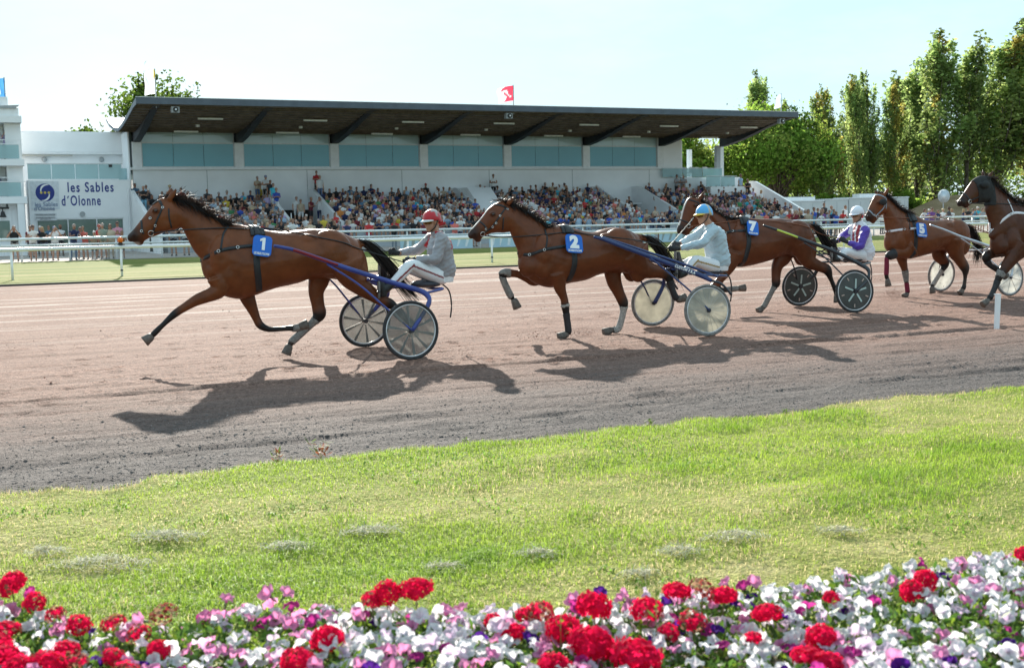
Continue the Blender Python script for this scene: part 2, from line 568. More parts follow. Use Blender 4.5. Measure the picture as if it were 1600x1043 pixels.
def grass_sheet_mat(name, c0, c1, c2, sc=(0.25, 1.2, 1)):
    m, nt, b = new_mat(name)
    vec, X, Y = sep(nt)
    a = _noise(nt, 1.0, 6, 0.65, scaled(nt, vec, sc))
    f = _noise(nt, 24.0, 3, 0.7, vec)
    col = _ramp(nt, a.outputs["Fac"], [(0.32, c0), (0.5, c1), (0.68, c2)]).outputs["Color"]
    sp = _ramp(nt, f.outputs["Fac"], [(0.3, (0.55, 0.55, 0.55)), (0.7, (1.3, 1.3, 1.3))]).outputs["Color"]
    col = _mix(nt, 0.8, col, sp, 'MULTIPLY')
    nt.links.new(col, b.inputs["Base Color"])
    b.inputs["Roughness"].default_value = 0.9; b.inputs["Specular IOR Level"].default_value = 0.1
    bp = nt.nodes.new("ShaderNodeBump"); bp.inputs["Strength"].default_value = 0.8; bp.inputs["Distance"].default_value = 0.05
    nt.links.new(f.outputs["Fac"], bp.inputs["Height"]); nt.links.new(bp.outputs["Normal"], b.inputs["Normal"])
    return m
# open ground to the horizon
MBg = MB(); MBg.add([(-2500, -1500, -0.06), (2500, -1500, -0.06), (2500, 3000, -0.06), (-2500, 3000, -0.06)], [(0, 1, 2, 3)])
MBg.build("ground", grass_sheet_mat("open_ground", (0.13, 0.12, 0.045), (0.18, 0.16, 0.07), (0.24, 0.20, 0.10), (0.05, 0.05, 1)), kind="structure")
def far_z(s, n): return 0.035 * np.clip((n - 37.3) / 0.3, 0, 1) + 0.03 * (fbm(s * 0.4, n * 0.6, 5) - 0.5) * np.clip((n - 37.5), 0, 1)
sheet("far_lawn", np.concatenate([np.arange(-160, -10, 6.0), np.arange(-10, 80, 0.6), np.arange(80, 420, 6.0)]), np.concatenate([np.arange(37.3, 39, 0.15), np.arange(39, 61.2, 0.7)]), far_z,
      grass_sheet_mat("far_lawn_grass", (0.105, 0.16, 0.030), (0.20, 0.215, 0.055), (0.34, 0.29, 0.13), (0.07, 0.55, 1)))
b = MB(); b.bx(-160, 420, 37.22, 37.30, -0.05, 0.055)  # dark strip added to draw the shadow line of the far grass edge
o = b.build("grass_edge_shade", mat("dark_edge_shade", (0.045, 0.04, 0.036), 0.8), kind="structure"); o.rotation_euler = (0, 0, TH)
# paved apron in front of the stand
def apron_mat():
    m, nt, b = new_mat("pale_gravel_apron")
    vec, X, Y = sep(nt)
    a = _noise(nt, 0.6, 5, 0.6, vec); f = _noise(nt, 18.0, 3, 0.6, vec)
    col = _ramp(nt, a.outputs["Fac"], [(0.3, (0.30, 0.25, 0.22)), (0.7, (0.40, 0.35, 0.31))]).outputs["Color"]
    col = _mix(nt, 0.5, col, _ramp(nt, f.outputs["Fac"], [(0.3, (0.75,) * 3), (0.7, (1.15,) * 3)]).outputs["Color"], 'MULTIPLY')
    nt.links.new(col, b.inputs["Base Color"]); b.inputs["Roughness"].default_value = 0.9
    return m
sheet("apron", np.arange(-160, 421, 20.0), np.arange(61.15, 131, 10.0), lambda s, n: np.zeros_like(s) + 0.03, apron_mat())

# the near lawn: soft humps, thatch, then blades
def edge_wob(s): return 0.45 * (fbm(s * 1.3, s * 0 + 2.5, 21, 2) - 0.5) + 0.30 * (vnoise(s * 5.0, s * 0 + 7.5, 22) - 0.5)
def lawn_z(s, n):
    e = np.clip((8.13 - n + edge_wob(s)) / 0.22, -0.9, 1)
    return 0.035 * e + 0.10 * (fbm(s * 0.55, n * 1.1, 40, 3) - 0.5) * np.clip((8.0 - n) / 1.2, 0, 1) + 0.030 * (fbm(s * 2.4, n * 3.4, 44, 2) - 0.5) * np.clip((8.0 - n), 0, 1)
lawn_base = grass_sheet_mat("lawn_thatch", (0.15, 0.20, 0.030), (0.24, 0.26, 0.06), (0.40, 0.35, 0.16), (0.8, 1.4, 1))
sheet("lawn", np.concatenate([np.arange(-160, -8, 8.0), np.arange(-8, 18, 0.06), np.arange(18, 420, 8.0)]), np.concatenate([np.arange(-120, 0, 10.0), np.arange(0, 7.4, 0.09), np.arange(7.4, 8.75, 0.035)]), lawn_z, lawn_base)

blade_mat = attr_mat("grass_blade", "hue", rough=0.55, var=0.0, spec=0.2, translucent=0.62)
def make_blades(name, x, y, length, width, hue, lean, seed):
    r = np.random.default_rng(seed)
    k = len(x)
    s_ = x * T[0] + y * T[1]; n_ = x * N[0] + y * N[1]
    z = lawn_z(s_, n_) - 0.004
    a = r.uniform(0, 2 * np.pi, k); d = np.stack([np.cos(a), np.sin(a)], 1)
    w = np.stack([-d[:, 1], d[:, 0]], 1)
    L = length; ln = lean * L
    V = np.zeros((k, 5, 3), np.float32)
    base = np.stack([x, y, z], 1)
    V[:, 0] = base; V[:, 0, :2] -= w * width[:, None]
    V[:, 1] = base; V[:, 1, :2] += w * width[:, None]
    mid = base.copy(); mid[:, :2] += d * (ln * 0.35)[:, None]; mid[:, 2] += L * 0.6
    V[:, 2] = mid; V[:, 2, :2] += w * (width * 0.75)[:, None]
    V[:, 3] = mid; V[:, 3, :2] -= w * (width * 0.75)[:, None]
    tip = base.copy(); tip[:, :2] += d * ln[:, None]; tip[:, 2] += L * (1 - 0.35 * lean)
    V[:, 4] = tip
    i = np.arange(k)[:, None] * 5
    F = np.concatenate([i + np.array([[0, 1, 2]]), i + np.array([[0, 2, 3]]), i + np.array([[3, 2, 4]])], 1).reshape(-1, 3)
    me = nmesh(name, V.reshape(-1, 3), F)
    point_color(me, "hue", np.repeat(hue, 5, axis=0))
    return link(name, me, blade_mat, kind="stuff")
def spread_lawn(k, seed, ymin, ymax):
    """Points over the part of the lawn in front of the camera, denser close by."""
    r = np.random.default_rng(seed)
    u = r.random(k)
    y = (ymin ** 1.15 + u * (ymax ** 1.15 - ymin ** 1.15)) ** (1 / 1.15)
    x = r.uniform(-0.5, 0.5, k) * y
    n_ = x * N[0] + y * N[1]; s_ = x * T[0] + y * T[1]
    edge = 8.10 + edge_wob(s_) + 0.11 * r.normal(size=k)
    ok = n_ < edge
    return x[ok], y[ok], s_[ok], n_[ok]
x, y, s_, n_ = spread_lawn(330000, 1, 4.0, 12.6)
r_ = np.random.default_rng(2)
p1 = fbm(s_ * 0.55, n_ * 0.9, 60, 4); p2 = fbm(s_ * 1.7, n_ * 2.3, 70, 3); p3 = fbm(s_ * 0.35, n_ * 1.6, 80, 3)
dry = np.clip((p1 + 0.35 * p2 - 0.59) * 4.5 + np.clip((n_ - 7.2) / 0.9, 0, 0.8) * (p2 > 0.40) + r_.normal(0, 0.25, len(x)), 0, 1)
band_ = np.clip((fbm(s_ * 0.30, n_ * 2.1, 130, 3) - 0.47) * 7, 0, 1)
lush = np.clip(np.clip((p3 - 0.46) * 6, 0, 1) * 0.6 + 0.7 * band_ + 0.35 * np.clip((s_ - 1.2) / 2, 0, 1) * np.clip((5.8 - n_) / 1.0, 0, 1), 0, 1) * (1 - dry)
gA = np.array([0.29, 0.43, 0.040]); gB = np.array([0.44, 0.55, 0.080]); st_ = np.array([0.66, 0.56, 0.30]); dk = np.array([0.20, 0.36, 0.035])
t = r_.random(len(x))[:, None]
hue = gA * t + gB * (1 - t)
lt = np.clip(0.5 * lush + 0.4 * np.clip((fbm(s_ * 2.6, n_ * 3.0, 120, 2) - 0.47) * 7, 0, 1), 0, 0.8)[:, None]
hue = hue * (1 - lt) + dk * lt
dsel = (r_.random(len(x)) < dry * 0.75)[:, None]
hue = np.where(dsel, st_ * r_.uniform(0.6, 1.15, (len(x), 1)), hue)
keep = r_.random(len(x)) < (1 - 0.45 * dry)
tuft = np.clip((fbm(s_ * 2.6, n_ * 3.0, 120, 2) - 0.47) * 7, 0, 1)
L = np.clip(0.020 + 0.040 * tuft * (0.4 + 0.6 * lush) + 0.026 * lush + 0.014 * p2 + r_.normal(0, 0.008, len(x)) - 0.010 * dry, 0.012, 0.09)
make_blades("grass", x[keep], y[keep], L[keep], r_.uniform(0.0011, 0.0024, len(x))[keep], hue[keep], r_.uniform(0.3, 1.5, len(x))[keep], 3)
# a fringe of dry stems where the turf meets the gravel
x, y, s_, n_ = spread_lawn(60000, 9, 7.0, 12.6)
fr = np.abs(n_ - (8.02 + edge_wob(s_))) < 0.16; x, y = x[fr], y[fr]; r_ = np.random.default_rng(10); k = len(x)
make_blades("grass", x, y, r_.uniform(0.02, 0.075, k), r_.uniform(0.001, 0.002, k), np.where(r_.random((k, 1)) < 0.7, np.array([[0.50, 0.41, 0.24]]), np.array([[0.25, 0.33, 0.06]])) * r_.uniform(0.5, 1.15, (k, 1)), r_.uniform(0.5, 1.6, k), 12)
# low broad-leaved weeds in the turf, lying clumps
x, y, s_, n_ = spread_lawn(15000, 5, 4.0, 12.2)
cl = fbm(s_ * 1.1, n_ * 1.5, 90, 3) > 0.55
x, y = x[cl], y[cl]; r_ = np.random.default_rng(6); k = len(x)
make_blades("clover", x, y, r_.uniform(0.02, 0.045, k), r_.uniform(0.004, 0.007, k), np.array([0.20, 0.36, 0.05]) * r_.uniform(0.7, 1.3, (k, 1)), r_.uniform(0.9, 1.5, k), 7)
# heaps of dried clippings left by the mower
straw = attr_mat("dried_clipping", "hue", rough=0.8, var=0.0, spec=0.15, translucent=0.25)
HEAPS = [(-1.15, 5.99, 0.19, "grey heap of dried clippings with a tall rounded back"), (-1.79, 6.12, 0.26, "wide ragged heap of dried clippings"), (1.08, 5.87, 0.24, "spreading heap of dried clippings before the bright flower corner"), (0.77, 5.67, 0.15, "small dark heap of dried clippings"),
         (-0.76, 6.25, 0.22, "flat thin heap of dried clippings farther up the lawn"), (-2.0, 5.73, 0.34, "longest pale streak of dried clippings by the geraniums"), (-0.35, 5.6, 0.14, "low heap of clippings behind the red geraniums"), (0.10, 5.74, 0.16, "scattered clippings at the middle of the lawn"), (1.62, 5.95, 0.15, "thin greyish clippings in long grass"), (-2.35, 5.95, 0.16, "clippings beside the frame edge of the lawn"), (0.55, 5.35, 0.12, "clippings tucked just behind the white petunias")]
for hx, hy, R, lab in HEAPS:
    R = R * 0.62
    r_ = np.random.default_rng(int(abs(hx) * 1000)); k = int(1300 * R)
    V = []; F = []; K = []
    sc_, nc_ = hx * T[0] + hy * T[1], hx * N[0] + hy * N[1]
    z0 = float(lawn_z(np.array([sc_]), np.array([nc_]))[0])
    for i in range(k):
        q = np.clip(r_.normal(0, 0.65, 2), -1.35, 1.35)
        h = 0.017 * (R / 0.12) ** 0.5 * max(0, 1 - q @ q) * r_.uniform(0.3, 1.15) + 0.022
        c = np.array([q[0] * R * 0.85, q[1] * R * 0.42, z0 + h])
        a = r_.uniform(0, 6.28); d = np.array([math.cos(a), math.sin(a), r_.normal(0, 0.35)]) * r_.uniform(0.02, 0.05)
        w = np.array([-math.sin(a), math.cos(a), r_.normal(0, 0.3)]) * 0.0016
        o = len(V); m_ = np.array([0, 0, r_.normal(0.006, 0.006)])
        V += [c - d - w, c - d + w, c + m_ + w, c + m_ - w, c + d]
        F += [(o, o + 1, o + 2), (o, o + 2, o + 3), (o + 3, o + 2, o + 4)]
        K += [np.array([0.60, 0.57, 0.42]) * r_.uniform(0.45, 1.25)] * 5
    me = nmesh("clipping_heap", V, F); point_color(me, "hue", np.array(K))
    o = link("clipping_heap", me, straw, label=lab, cat="grass clippings", group="heaps of dried clippings on the lawn"); o.location = (hx, hy, 0)
# loose stones on the gravel margin
r_ = np.random.default_rng(15)
k = 30000
s_ = r_.uniform(-6, 20, k); n_ = 7.95 + np.abs(r_.normal(0, 1.5, k)); sz = np.clip(r_.lognormal(-5.6, 0.4, k), 0.002, 0.011)
P = np.stack([s_, n_, track_z(s_, n_) + sz * 0.2], 1)
O = np.array([(1, 0, 0), (0, 1, 0), (-1, 0, 0), (0, -1, 0), (0, 0, 0.8), (0, 0, -0.8)], float)
V = P[:, None, :] + O[None] * sz[:, None, None] * r_.uniform(0.6, 1.3, (k, 6, 1))
Fo = np.array([(0, 1, 4), (1, 2, 4), (2, 3, 4), (3, 0, 4), (1, 0, 5), (2, 1, 5), (3, 2, 5), (0, 3, 5)])
F = (np.arange(k)[:, None, None] * 6 + Fo[None]).reshape(-1, 3)
me = nmesh("gravel", V.reshape(-1, 3), F)
pal = np.array([(0.20, 0.17, 0.16), (0.30, 0.22, 0.19), (0.13, 0.115, 0.11), (0.40, 0.34, 0.31)])
point_color(me, "hue", np.repeat(pal[r_.integers(0, 4, k)] * r_.uniform(0.7, 1.2, (k, 1)), 6, axis=0))
stone_m = attr_mat("gravel_stone", "hue", rough=0.85, var=0.0)
o = link("gravel", me, stone_m, kind="stuff"); o.rotation_euler = (0, 0, TH)
# coarse crumbs raked up along the margin
r_ = np.random.default_rng(25); k = 26000
s_ = r_.uniform(-6, 22, k); n_ = 8.0 + np.abs(r_.normal(0, 1.1, k)) + 0.9 * (r_.random(k) < 0.4)
ok = fbm(s_ * 1.2, n_ * 5.0, 51, 3) > 0.43; s_, n_ = s_[ok], n_[ok]; k = len(s_); sz = np.clip(r_.lognormal(-4.75, 0.4, k), 0.004, 0.020)
P = np.stack([s_, n_, track_z(s_, n_) - sz * 0.15], 1)
V = P[:, None, :] + O[None] * sz[:, None, None] * r_.uniform(0.5, 1.4, (k, 6, 1)) * np.array([1.3, 1.0, 0.75])
me = nmesh("crumbs", V.reshape(-1, 3), (np.arange(k)[:, None, None] * 6 + Fo[None]).reshape(-1, 3))
point_color(me, "hue", np.repeat(np.array([0.115, 0.098, 0.092]) * r_.uniform(0.7, 1.35, (k, 1)), 6, axis=0))
o = link("gravel", me, stone_m, kind="stuff"); o.rotation_euler = (0, 0, TH)
# sand thrown up by hooves and wheels, and clods lying in the tracks
CL = []
r_ = np.random.default_rng(16)
def puff(c, sd, k, up):
    for _ in range(k):
        q = np.array(c) + r_.normal(0, 1, 3) * np.array(sd); q[2] = abs(q[2]) if up else 0.008
        CL.append((q, float(np.clip(r_.lognormal(-5.9 if k > 400 else -5.5, 0.5), 0.002, 0.014))))
puff((-0.75, 14.6, 0.02), (0.22, 0.10, 0.08), 500, True); puff((-2.75, 15.1, 0.02), (0.3, 0.12, 0.05), 120, True)
puff((0.45, 16.5, 0.02), (0.18, 0.10, 0.05), 160, True); puff((1.0, 16.85, 0.03), (0.12, 0.07, 0.05), 500, True)
puff((4.9, 20.2, 0.02), (0.5, 0.3, 0.06), 260, True); puff((7.35, 23.3, 0.03), (0.16, 0.12, 0.10), 1500, True); puff((8.45, 23.5, 0.03), (0.20, 0.12, 0.07), 900, True)
puff((7.7, 20.0, 0.0), (0.4, 0.2, 0.02), 80, True)
for _ in range(2600):
    s0, n0 = r_.uniform(-8, 26), r_.uniform(12.5, 24)
    w_ = W(s0, n0); CL.append((np.array([w_[0], w_[1], 0.004]), float(np.clip(r_.lognormal(-5.3, 0.5), 0.003, 0.018))))
P = np.array([c for c, _ in CL]); sz = np.array([q for _, q in CL]); k = len(CL)
V = P[:, None, :] + O[None] * sz[:, None, None] * r_.uniform(0.5, 1.4, (k, 6, 1))
F = (np.arange(k)[:, None, None] * 6 + Fo[None]).reshape(-1, 3)
me = nmesh("dirt", V.reshape(-1, 3), F)
point_color(me, "hue", np.repeat(np.array([0.26, 0.14, 0.10]) * r_.uniform(0.6, 1.4, (k, 1)), 6, axis=0))
link("dirt", me, stone_m, kind="stuff")
# a few weeds along the ragged edge of the gravel
WEEDS = [(-1.35, 8.35, 0.11, "small weed with reddish tips at the edge of the gravel"), (-1.62, 8.22, 0.08, "thin twiggy weed beside the red tipped one"), (-0.35, 8.75, 0.05, "low round weed on the lawn edge in the middle"), (1.05, 9.3, 0.06, "pale weed on the lawn edge nearer the marker post"), (2.2, 9.7, 0.06, "weed tuft on the gravel edge farthest along")]
for wx, wy, h, lab in WEEDS:
    r_ = np.random.default_rng(int(wy * 100)); V = []; F = []; K = []
    for i in range(34):
        a = r_.uniform(0, 6.28); d = np.array([math.cos(a), math.sin(a)]); q = r_.uniform(0.2, 1)
        c = np.array([d[0] * q * h * 0.8, d[1] * q * h * 0.8, h * r_.uniform(0.2, 1.1)])
        l = h * 0.28; w = np.array([-d[1], d[0], 0]) * l * 0.35; t_ = np.array([d[0], d[1], r_.normal(0.3, 0.5)]) * l
        o = len(V); V += [c - t_, c + w, c + t_, c - w]; F.append((o, o + 1, o + 2, o + 3))
        K += [np.array([0.34, 0.10, 0.05]) if (r_.random() < 0.35 and h > 0.07) else np.array([0.16, 0.24, 0.05])] * 4
        V += [np.zeros(3) - w * 0.06, np.zeros(3) + w * 0.06, c + w * 0.06, c - w * 0.06]; F.append((o + 4, o + 5, o + 6, o + 7)); K += [np.array([0.2, 0.16, 0.06])] * 4
    me = nmesh("weed", V, F); point_color(me, "hue", np.array(K))
    o = link("weed", me, blade_mat, label=lab, cat="weed", group="weeds along the gravel edge")
    o.location = (wx, wy, 0.01)

# ------------------------------------------------------------------ rails, grandstand, weighing room, judges' tower
white_wall = mat("white_render", (0.82, 0.83, 0.84), 0.8, var=0.05, scale=0.6, bump=0.1, bscale=30)
white_metal = mat("white_painted_metal", (0.78, 0.79, 0.80), 0.4, var=0.06, scale=3)
white_plastic = mat("white_rail_plastic", (0.80, 0.81, 0.82), 0.35, var=0.06, scale=2)
dark_roof = mat("dark_timber_soffit", (0.135, 0.108, 0.088), 0.75, var=0.35, scale=2.5)
beam_m = mat("dark_laminated_beam", (0.022, 0.023, 0.026), 0.6, var=0.3, scale=2)
fascia_m = mat("slate_blue_fascia", (0.085, 0.105, 0.135), 0.5, var=0.15, scale=1.5)
roof_top = mat("white_roof_membrane", (0.72, 0.74, 0.75), 0.6, var=0.05)
concrete = mat("stand_concrete", (0.36, 0.385, 0.41), 0.85, var=0.12, scale=1.5)
alu = mat("aluminium_frame", (0.50, 0.52, 0.53), 0.4, metal=0.5, var=0.1)
inner_dark = mat("dim_interior", (0.22, 0.27, 0.29), 0.9, var=0.2, scale=0.8)
blue_paint = mat("navy_sign_letter", (0.018, 0.035, 0.21), 0.5, var=0.05)
black_m = mat("black_fitting", (0.02, 0.02, 0.02), 0.5)
grey_m = mat("grey_fitting", (0.35, 0.37, 0.38), 0.5, var=0.1)
tube_light_m = mat("fluorescent_tube_cover", (0.75, 0.76, 0.72), 0.4)
blind_m = mat("cream_window_blind", (0.52, 0.50, 0.44), 0.8, var=0.05)
def glass_mat(name, col, refl=0.10, alpha=0.30):
    if name in MATS: return MATS[name]
    m, nt, b = new_mat(name)
    n = _noise(nt, 0.35, 3)
    r = _ramp(nt, n.outputs["Fac"], [(0.3, tuple(c * 0.88 for c in col)), (0.7, col)])
    nt.links.new(r.outputs["Color"], b.inputs["Base Color"])
    b.inputs["Roughness"].default_value = 0.04
    b.inputs["Specular IOR Level"].default_value = 0.6
    tr = nt.nodes.new("ShaderNodeBsdfTransparent"); tr.inputs["Color"].default_value = (0.80, 0.92, 0.93, 1)
    ms = nt.nodes.new("ShaderNodeMixShader"); ms.inputs[0].default_value = alpha
    nt.links.new(tr.outputs[0], ms.inputs[1]); nt.links.new(b.outputs[0], ms.inputs[2])
    nt.links.new(ms.outputs[0], nt.nodes["Material Output"].inputs["Surface"])
    MATS[name] = m
    return m
stand_glass = glass_mat("blue_tinted_glazing", (0.22, 0.56, 0.66), alpha=0.68)
rail_glass = glass_mat("balustrade_glass", (0.42, 0.60, 0.62), alpha=0.55)
room_glass = glass_mat("green_tinted_glazing", (0.22, 0.30, 0.25), alpha=0.60)

class RB(MB):
    """Boxes given in racecourse coordinates: along, across, up."""
    def out(s, name, m, parent, **kw):
        o = s.build(name, m, parent, **kw)
        return o
def rthing(name, label, cat, group=None):
    return thing(name, label, cat, (0, 0, 0), TH, group)

print_white = mat("white_print", (0.8, 0.8, 0.8), 0.55, var=0.04)
# ---- rails
def rail_line(name, label, n, s0, s1, step, first, zt, rt, post_r, twin=None):
    r = rthing(name, label, "rail fence")
    s = s0
    seg = step * 4
    while s < s1:
        b = MB(); v, f = tube([(s, n, zt), (min(s + seg, s1) - 0.01, n, zt)], rt, 12, up=(0, 0, 1), flat=0.8); b.add(v, f); b.build("top_rail", white_plastic, r, True)
        if twin:
            b = MB(); v, f = tube([(s, n, twin), (min(s + seg, s1) - 0.01, n, twin)], rt * 0.62, 10); b.add(v, f); b.build("lower_rail", white_plastic, r, True)
        s += seg
    ps = first - step * int((first - s0) / step)
    k = 0
    post = None
    while ps < s1:
        if post is None:
            b = MB(); b.tube([(0, 0, -0.1), (0, 0, zt - rt * 0.5)], post_r, 10); post = pymesh("post", b.v, b.f, True)
        o = link("post", post, white_plastic, r); o.location = (ps, n + (0.0 if not twin else 0.06), 0.0)
        if not twin and k % 2 == 0:
            b = MB(); b.tube([(0, 0, 0.20), (0, 0, 0.25)], post_r * 1.15, 10); q = b.build("post_band", black_m, o)
        ps += step; k += 1
    return r
rail_line("running_rail", "white running rail with a thick rounded top edging the far side of the track", 40.6, -60, 200, 3.25, 5.19, 0.97, 0.072, 0.038)
pf = rail_line("spectator_fence", "white twin-rail spectator fence with wire mesh below", 61.6, -60, 200, 2.14, 3.4, 1.10, 0.075, 0.045, 0.80)
b = MB()
for z in (0.10, 0.22, 0.34, 0.46, 0.58, 0.70):
    b.bx(-20, 130, 61.585, 61.592, z - 0.005, z + 0.005)
for i in range(0, 1000):
    b.bx(-20 + i * 0.15 - 0.003, -20 + i * 0.15 + 0.003, 61.593, 61.598, 0.05, 0.74)
b.build("wire_mesh", mat("galvanised_wire", (0.42, 0.46, 0.48), 0.5, metal=0.4), pf, kind="stuff")
# pale advertising boards fixed along the fence in front of the middle of the stand
board_m = mat("pale_blue_board", (0.42, 0.58, 0.66), 0.6, var=0.06, scale=2)
board_w = mat("white_board_print", (0.72, 0.76, 0.78), 0.6)
board_g = mat("grey_green_board_print", (0.30, 0.34, 0.33), 0.6)
ABL = ["pale blue advertising board, first along the fence behind the first horse's rump", "pale blue advertising board behind the silver jacketed driver", "pale blue advertising board right of the first driver", "pale blue advertising board below the second horse's nose", "pale blue advertising board behind the second horse's chest", "pale blue advertising board behind the second horse's back", "pale blue advertising board with white strokes before the blue helmet", "pale blue advertising board farthest along, behind the blue helmeted driver"]
for i, s in enumerate((22.2, 24.35, 27.4, 30.3, 32.5, 36.0, 38.4, 40.8)):
    a = rthing("advertising_board", ABL[i], "advertising board", "boards on the spectator fence")
    b = MB(); b.bx(s, s + 2.06, 61.50, 61.525, 0.04, 0.76); b.build("panel", board_m, a)
    r_ = np.random.default_rng(50 + i)
    for k in range(4):
        x0 = s + 0.15 + 0.48 * k; sh = r_.uniform(-0.12, 0.18)
        b = MB(); b.prism([(x0, 61.499, 0.14), (x0 + r_.uniform(0.06, 0.16), 61.499, 0.14), (x0 + sh + 0.18, 61.499, 0.64), (x0 + sh, 61.499, 0.64)], (0, -0.006, 0), (0, 0, 0)); b.build("white_stroke", board_w if i % 3 else board_g, a)
# orange lamp on the running rail, marker post on the inside
l = thing("marker_lamp", "small orange lamp on top of the running rail", "lamp", W(5.19, 40.6, 1.03))
b = MB(); v, f = ellipsoid((0, 0, 0.16), (0.085, 0.085, 0.10), 12, 8); b.add(v, f); b.build("lens", mat("orange_lens", (0.75, 0.16, 0.015), 0.3), l, True)
b = MB(); b.tube([(0, 0, -0.01), (0, 0, 0.08)], 0.075, 12); b.build("lamp_base", black_m, l)
l = thing("marker_post", "short white plastic marker post on the inside of the track", "post", (6.70, 16.75, 0))
b = MB(); R_ = []
for z, w in ((-0.1, 0.034), (0.0, 0.034), (0.42, 0.036), (0.455, 0.037)):
    R_.append([(w * x, 0.028 * y, z) for x, y in ((-1, -1), (1, -1), (1, 0.2), (0.3, 1), (-0.3, 1), (-1, 0.2))])
v, f = ring_loft(np.array(R_)); b.add(v, f); o = b.build("post_body", white_plastic, l); o.rotation_euler = (0, rad(2.0), rad(20))
b = MB(); b.bx(-0.038, 0.038, -0.030, 0.030, 0.455, 0.472); o = b.build("post_cap", white_metal, l); o.rotation_euler = (0, rad(2.0), rad(20))

# ---- grandstand
GS = rthing("grandstand", "white grandstand with glazed upper floor and dark cantilever roof full of spectators", "grandstand")
WALL_N = 81.0
COL = [11.62 + 6.51 * k for k in range(7)]
def part(name, m, parent=GS, **kw):
    pass
b = MB(); b.bx(11.35, 52.55, WALL_N, WALL_N + 0.4, 0, 5.145); b.build("lower_wall", white_wall, GS)
for s in (16.0, 22.7, 29.5, 36.2, 43.0, 49.7):
    b = MB(); b.bx(s - 0.02, s + 0.02, WALL_N - 0.006, WALL_N - 0.001, 3.0, 5.12); b.build("wall_joint", grey_m, GS)
b = MB(); b.bx(11.2, 52.65, WALL_N - 0.22, WALL_N + 0.3, 5.15, 5.295); b.build("sill_course", white_metal, GS)
for k, s in enumerate(COL):
    b = MB(); b.bx(s - 0.28, s + 0.28, WALL_N - 0.12, WALL_N + 0.35, 5.30, 6.92 if k < 6 else 7.55); b.build("column", white_metal, GS)
b = MB(); b.bx(COL[6] + 0.29, 52.55, WALL_N + 0.02, WALL_N + 0.35, 5.30, 7.5); b.build("end_wall", white_wall, GS)
# room behind the glass
b = MB()
b.bx(11.4, 52.4, WALL_N + 3.2, WALL_N + 3.3, 4.9, 7.75); b.bx(11.4, 52.4, WALL_N + 0.4, WALL_N + 3.2, 4.9, 5.145); b.bx(11.4, 52.4, WALL_N + 0.4, WALL_N + 3.2, 7.62, 7.75); b.bx(11.2, 11.4, WALL_N + 0.4, WALL_N + 3.2, 4.9, 7.75)
b.build("upper_room", inner_dark, GS)
r_ = np.random.default_rng(31)
# a few fittings and tables to be seen dimly through the glass
for i in range(34):
    s = r_.uniform(12, 51)
    b = MB(); b.bx(s, s + r_.uniform(0.3, 1.6), WALL_N + 2.0, WALL_N + 3.1, 5.16, r_.uniform(5.9, 7.1)); b.build("room_fitting", mat("dim_fitting_%d" % (i % 3), [(0.06, 0.07, 0.07), (0.55, 0.58, 0.58), (0.03, 0.035, 0.04)][i % 3], 0.8), GS)
for k in range(6):
    s0, s1 = COL[k] + 0.29, COL[k + 1] - 0.29
    w = bpy.data.objects.new("window", None); C.objects.link(w); w.parent = GS
    n = WALL_N
    b = MB()
    for z in (5.335, 6.87):
        b.bx(s0, s1, n - 0.04, n + 0.05, z - 0.035, z + 0.035)
    b.bx(s0, s0 + 0.06, n - 0.04, n + 0.05, 5.375, 7.62); b.bx(s1 - 0.06, s1, n - 0.04, n + 0.05, 5.375, 7.62)
    b.bx(s0 + 0.07, s1 - 0.07, n - 0.04, n + 0.05, 7.60, 7.66)
    b.build("window_frame", alu, w)
    for j in range(3):
        a0, a1 = s0 + 0.06 + (s1 - s0 - 0.12) * j / 3, s0 + 0.06 + (s1 - s0 - 0.12) * (j + 1) / 3
        b = MB(); b.bx(a0 + 0.012, a1 - 0.012, n - 0.012, n + 0.0, 5.375, 6.83); b.build("pane", stand_glass, w)
        b = MB(); b.bx(a0 + 0.012, a1 - 0.012, n - 0.012, n + 0.0, 6.91, 7.595); b.build("top_pane", glass_mat("upper_glazing", (0.66, 0.84, 0.88), alpha=0.80), w)
        if j == 2:
            b = MB(); b.bx(a0 + 0.45, a1 - 0.05, n + 0.5, n + 0.53, 6.91, 7.60); b.build("blind", blind_m, w)
# roof: profile across (n), swept along s; ski-jump at the back
prof_top = [(71.9, 8.80), (73.1, 8.63), (74.5, 8.37), (76.3, 8.08), (78.2, 7.83), (80.0, 7.70), (81.7, 7.86), (84.1, 8.32), (85.6, 8.82)]
prof_bot = [(71.9, 8.48), (73.1, 8.40), (74.5, 8.17), (76.3, 7.90), (78.2, 7.66), (80.0, 7.54), (81.7, 7.70), (84.1, 8.16), (85.6, 8.68)]
S0, S1 = 10.45, 56.64
def sweep(poly, s0, s1, name, m, **kw):
    b = MB(); b.prism([(s0, n, z) for n, z in poly], (0, 0, 0), (s1 - s0, 0, 0)); return b.build(name, m, GS, **kw)
sweep(prof_top + [(n, z + 0.10 - 0.10) for n, z in []] + [(n, z - 0.12) for n, z in prof_top[::-1]], S0, S1, "roof", roof_top)
b = MB(); b.bx(S0 - 0.05, S1 + 0.05, 71.80, 71.895, 8.46, 8.83); b.build("fascia", fascia_m, GS)
b = MB(); b.bx(S0 - 0.05, S1 + 0.05, 71.78, 71.90, 8.833, 8.86); b.build("roof_edge_flashing", white_metal, GS)
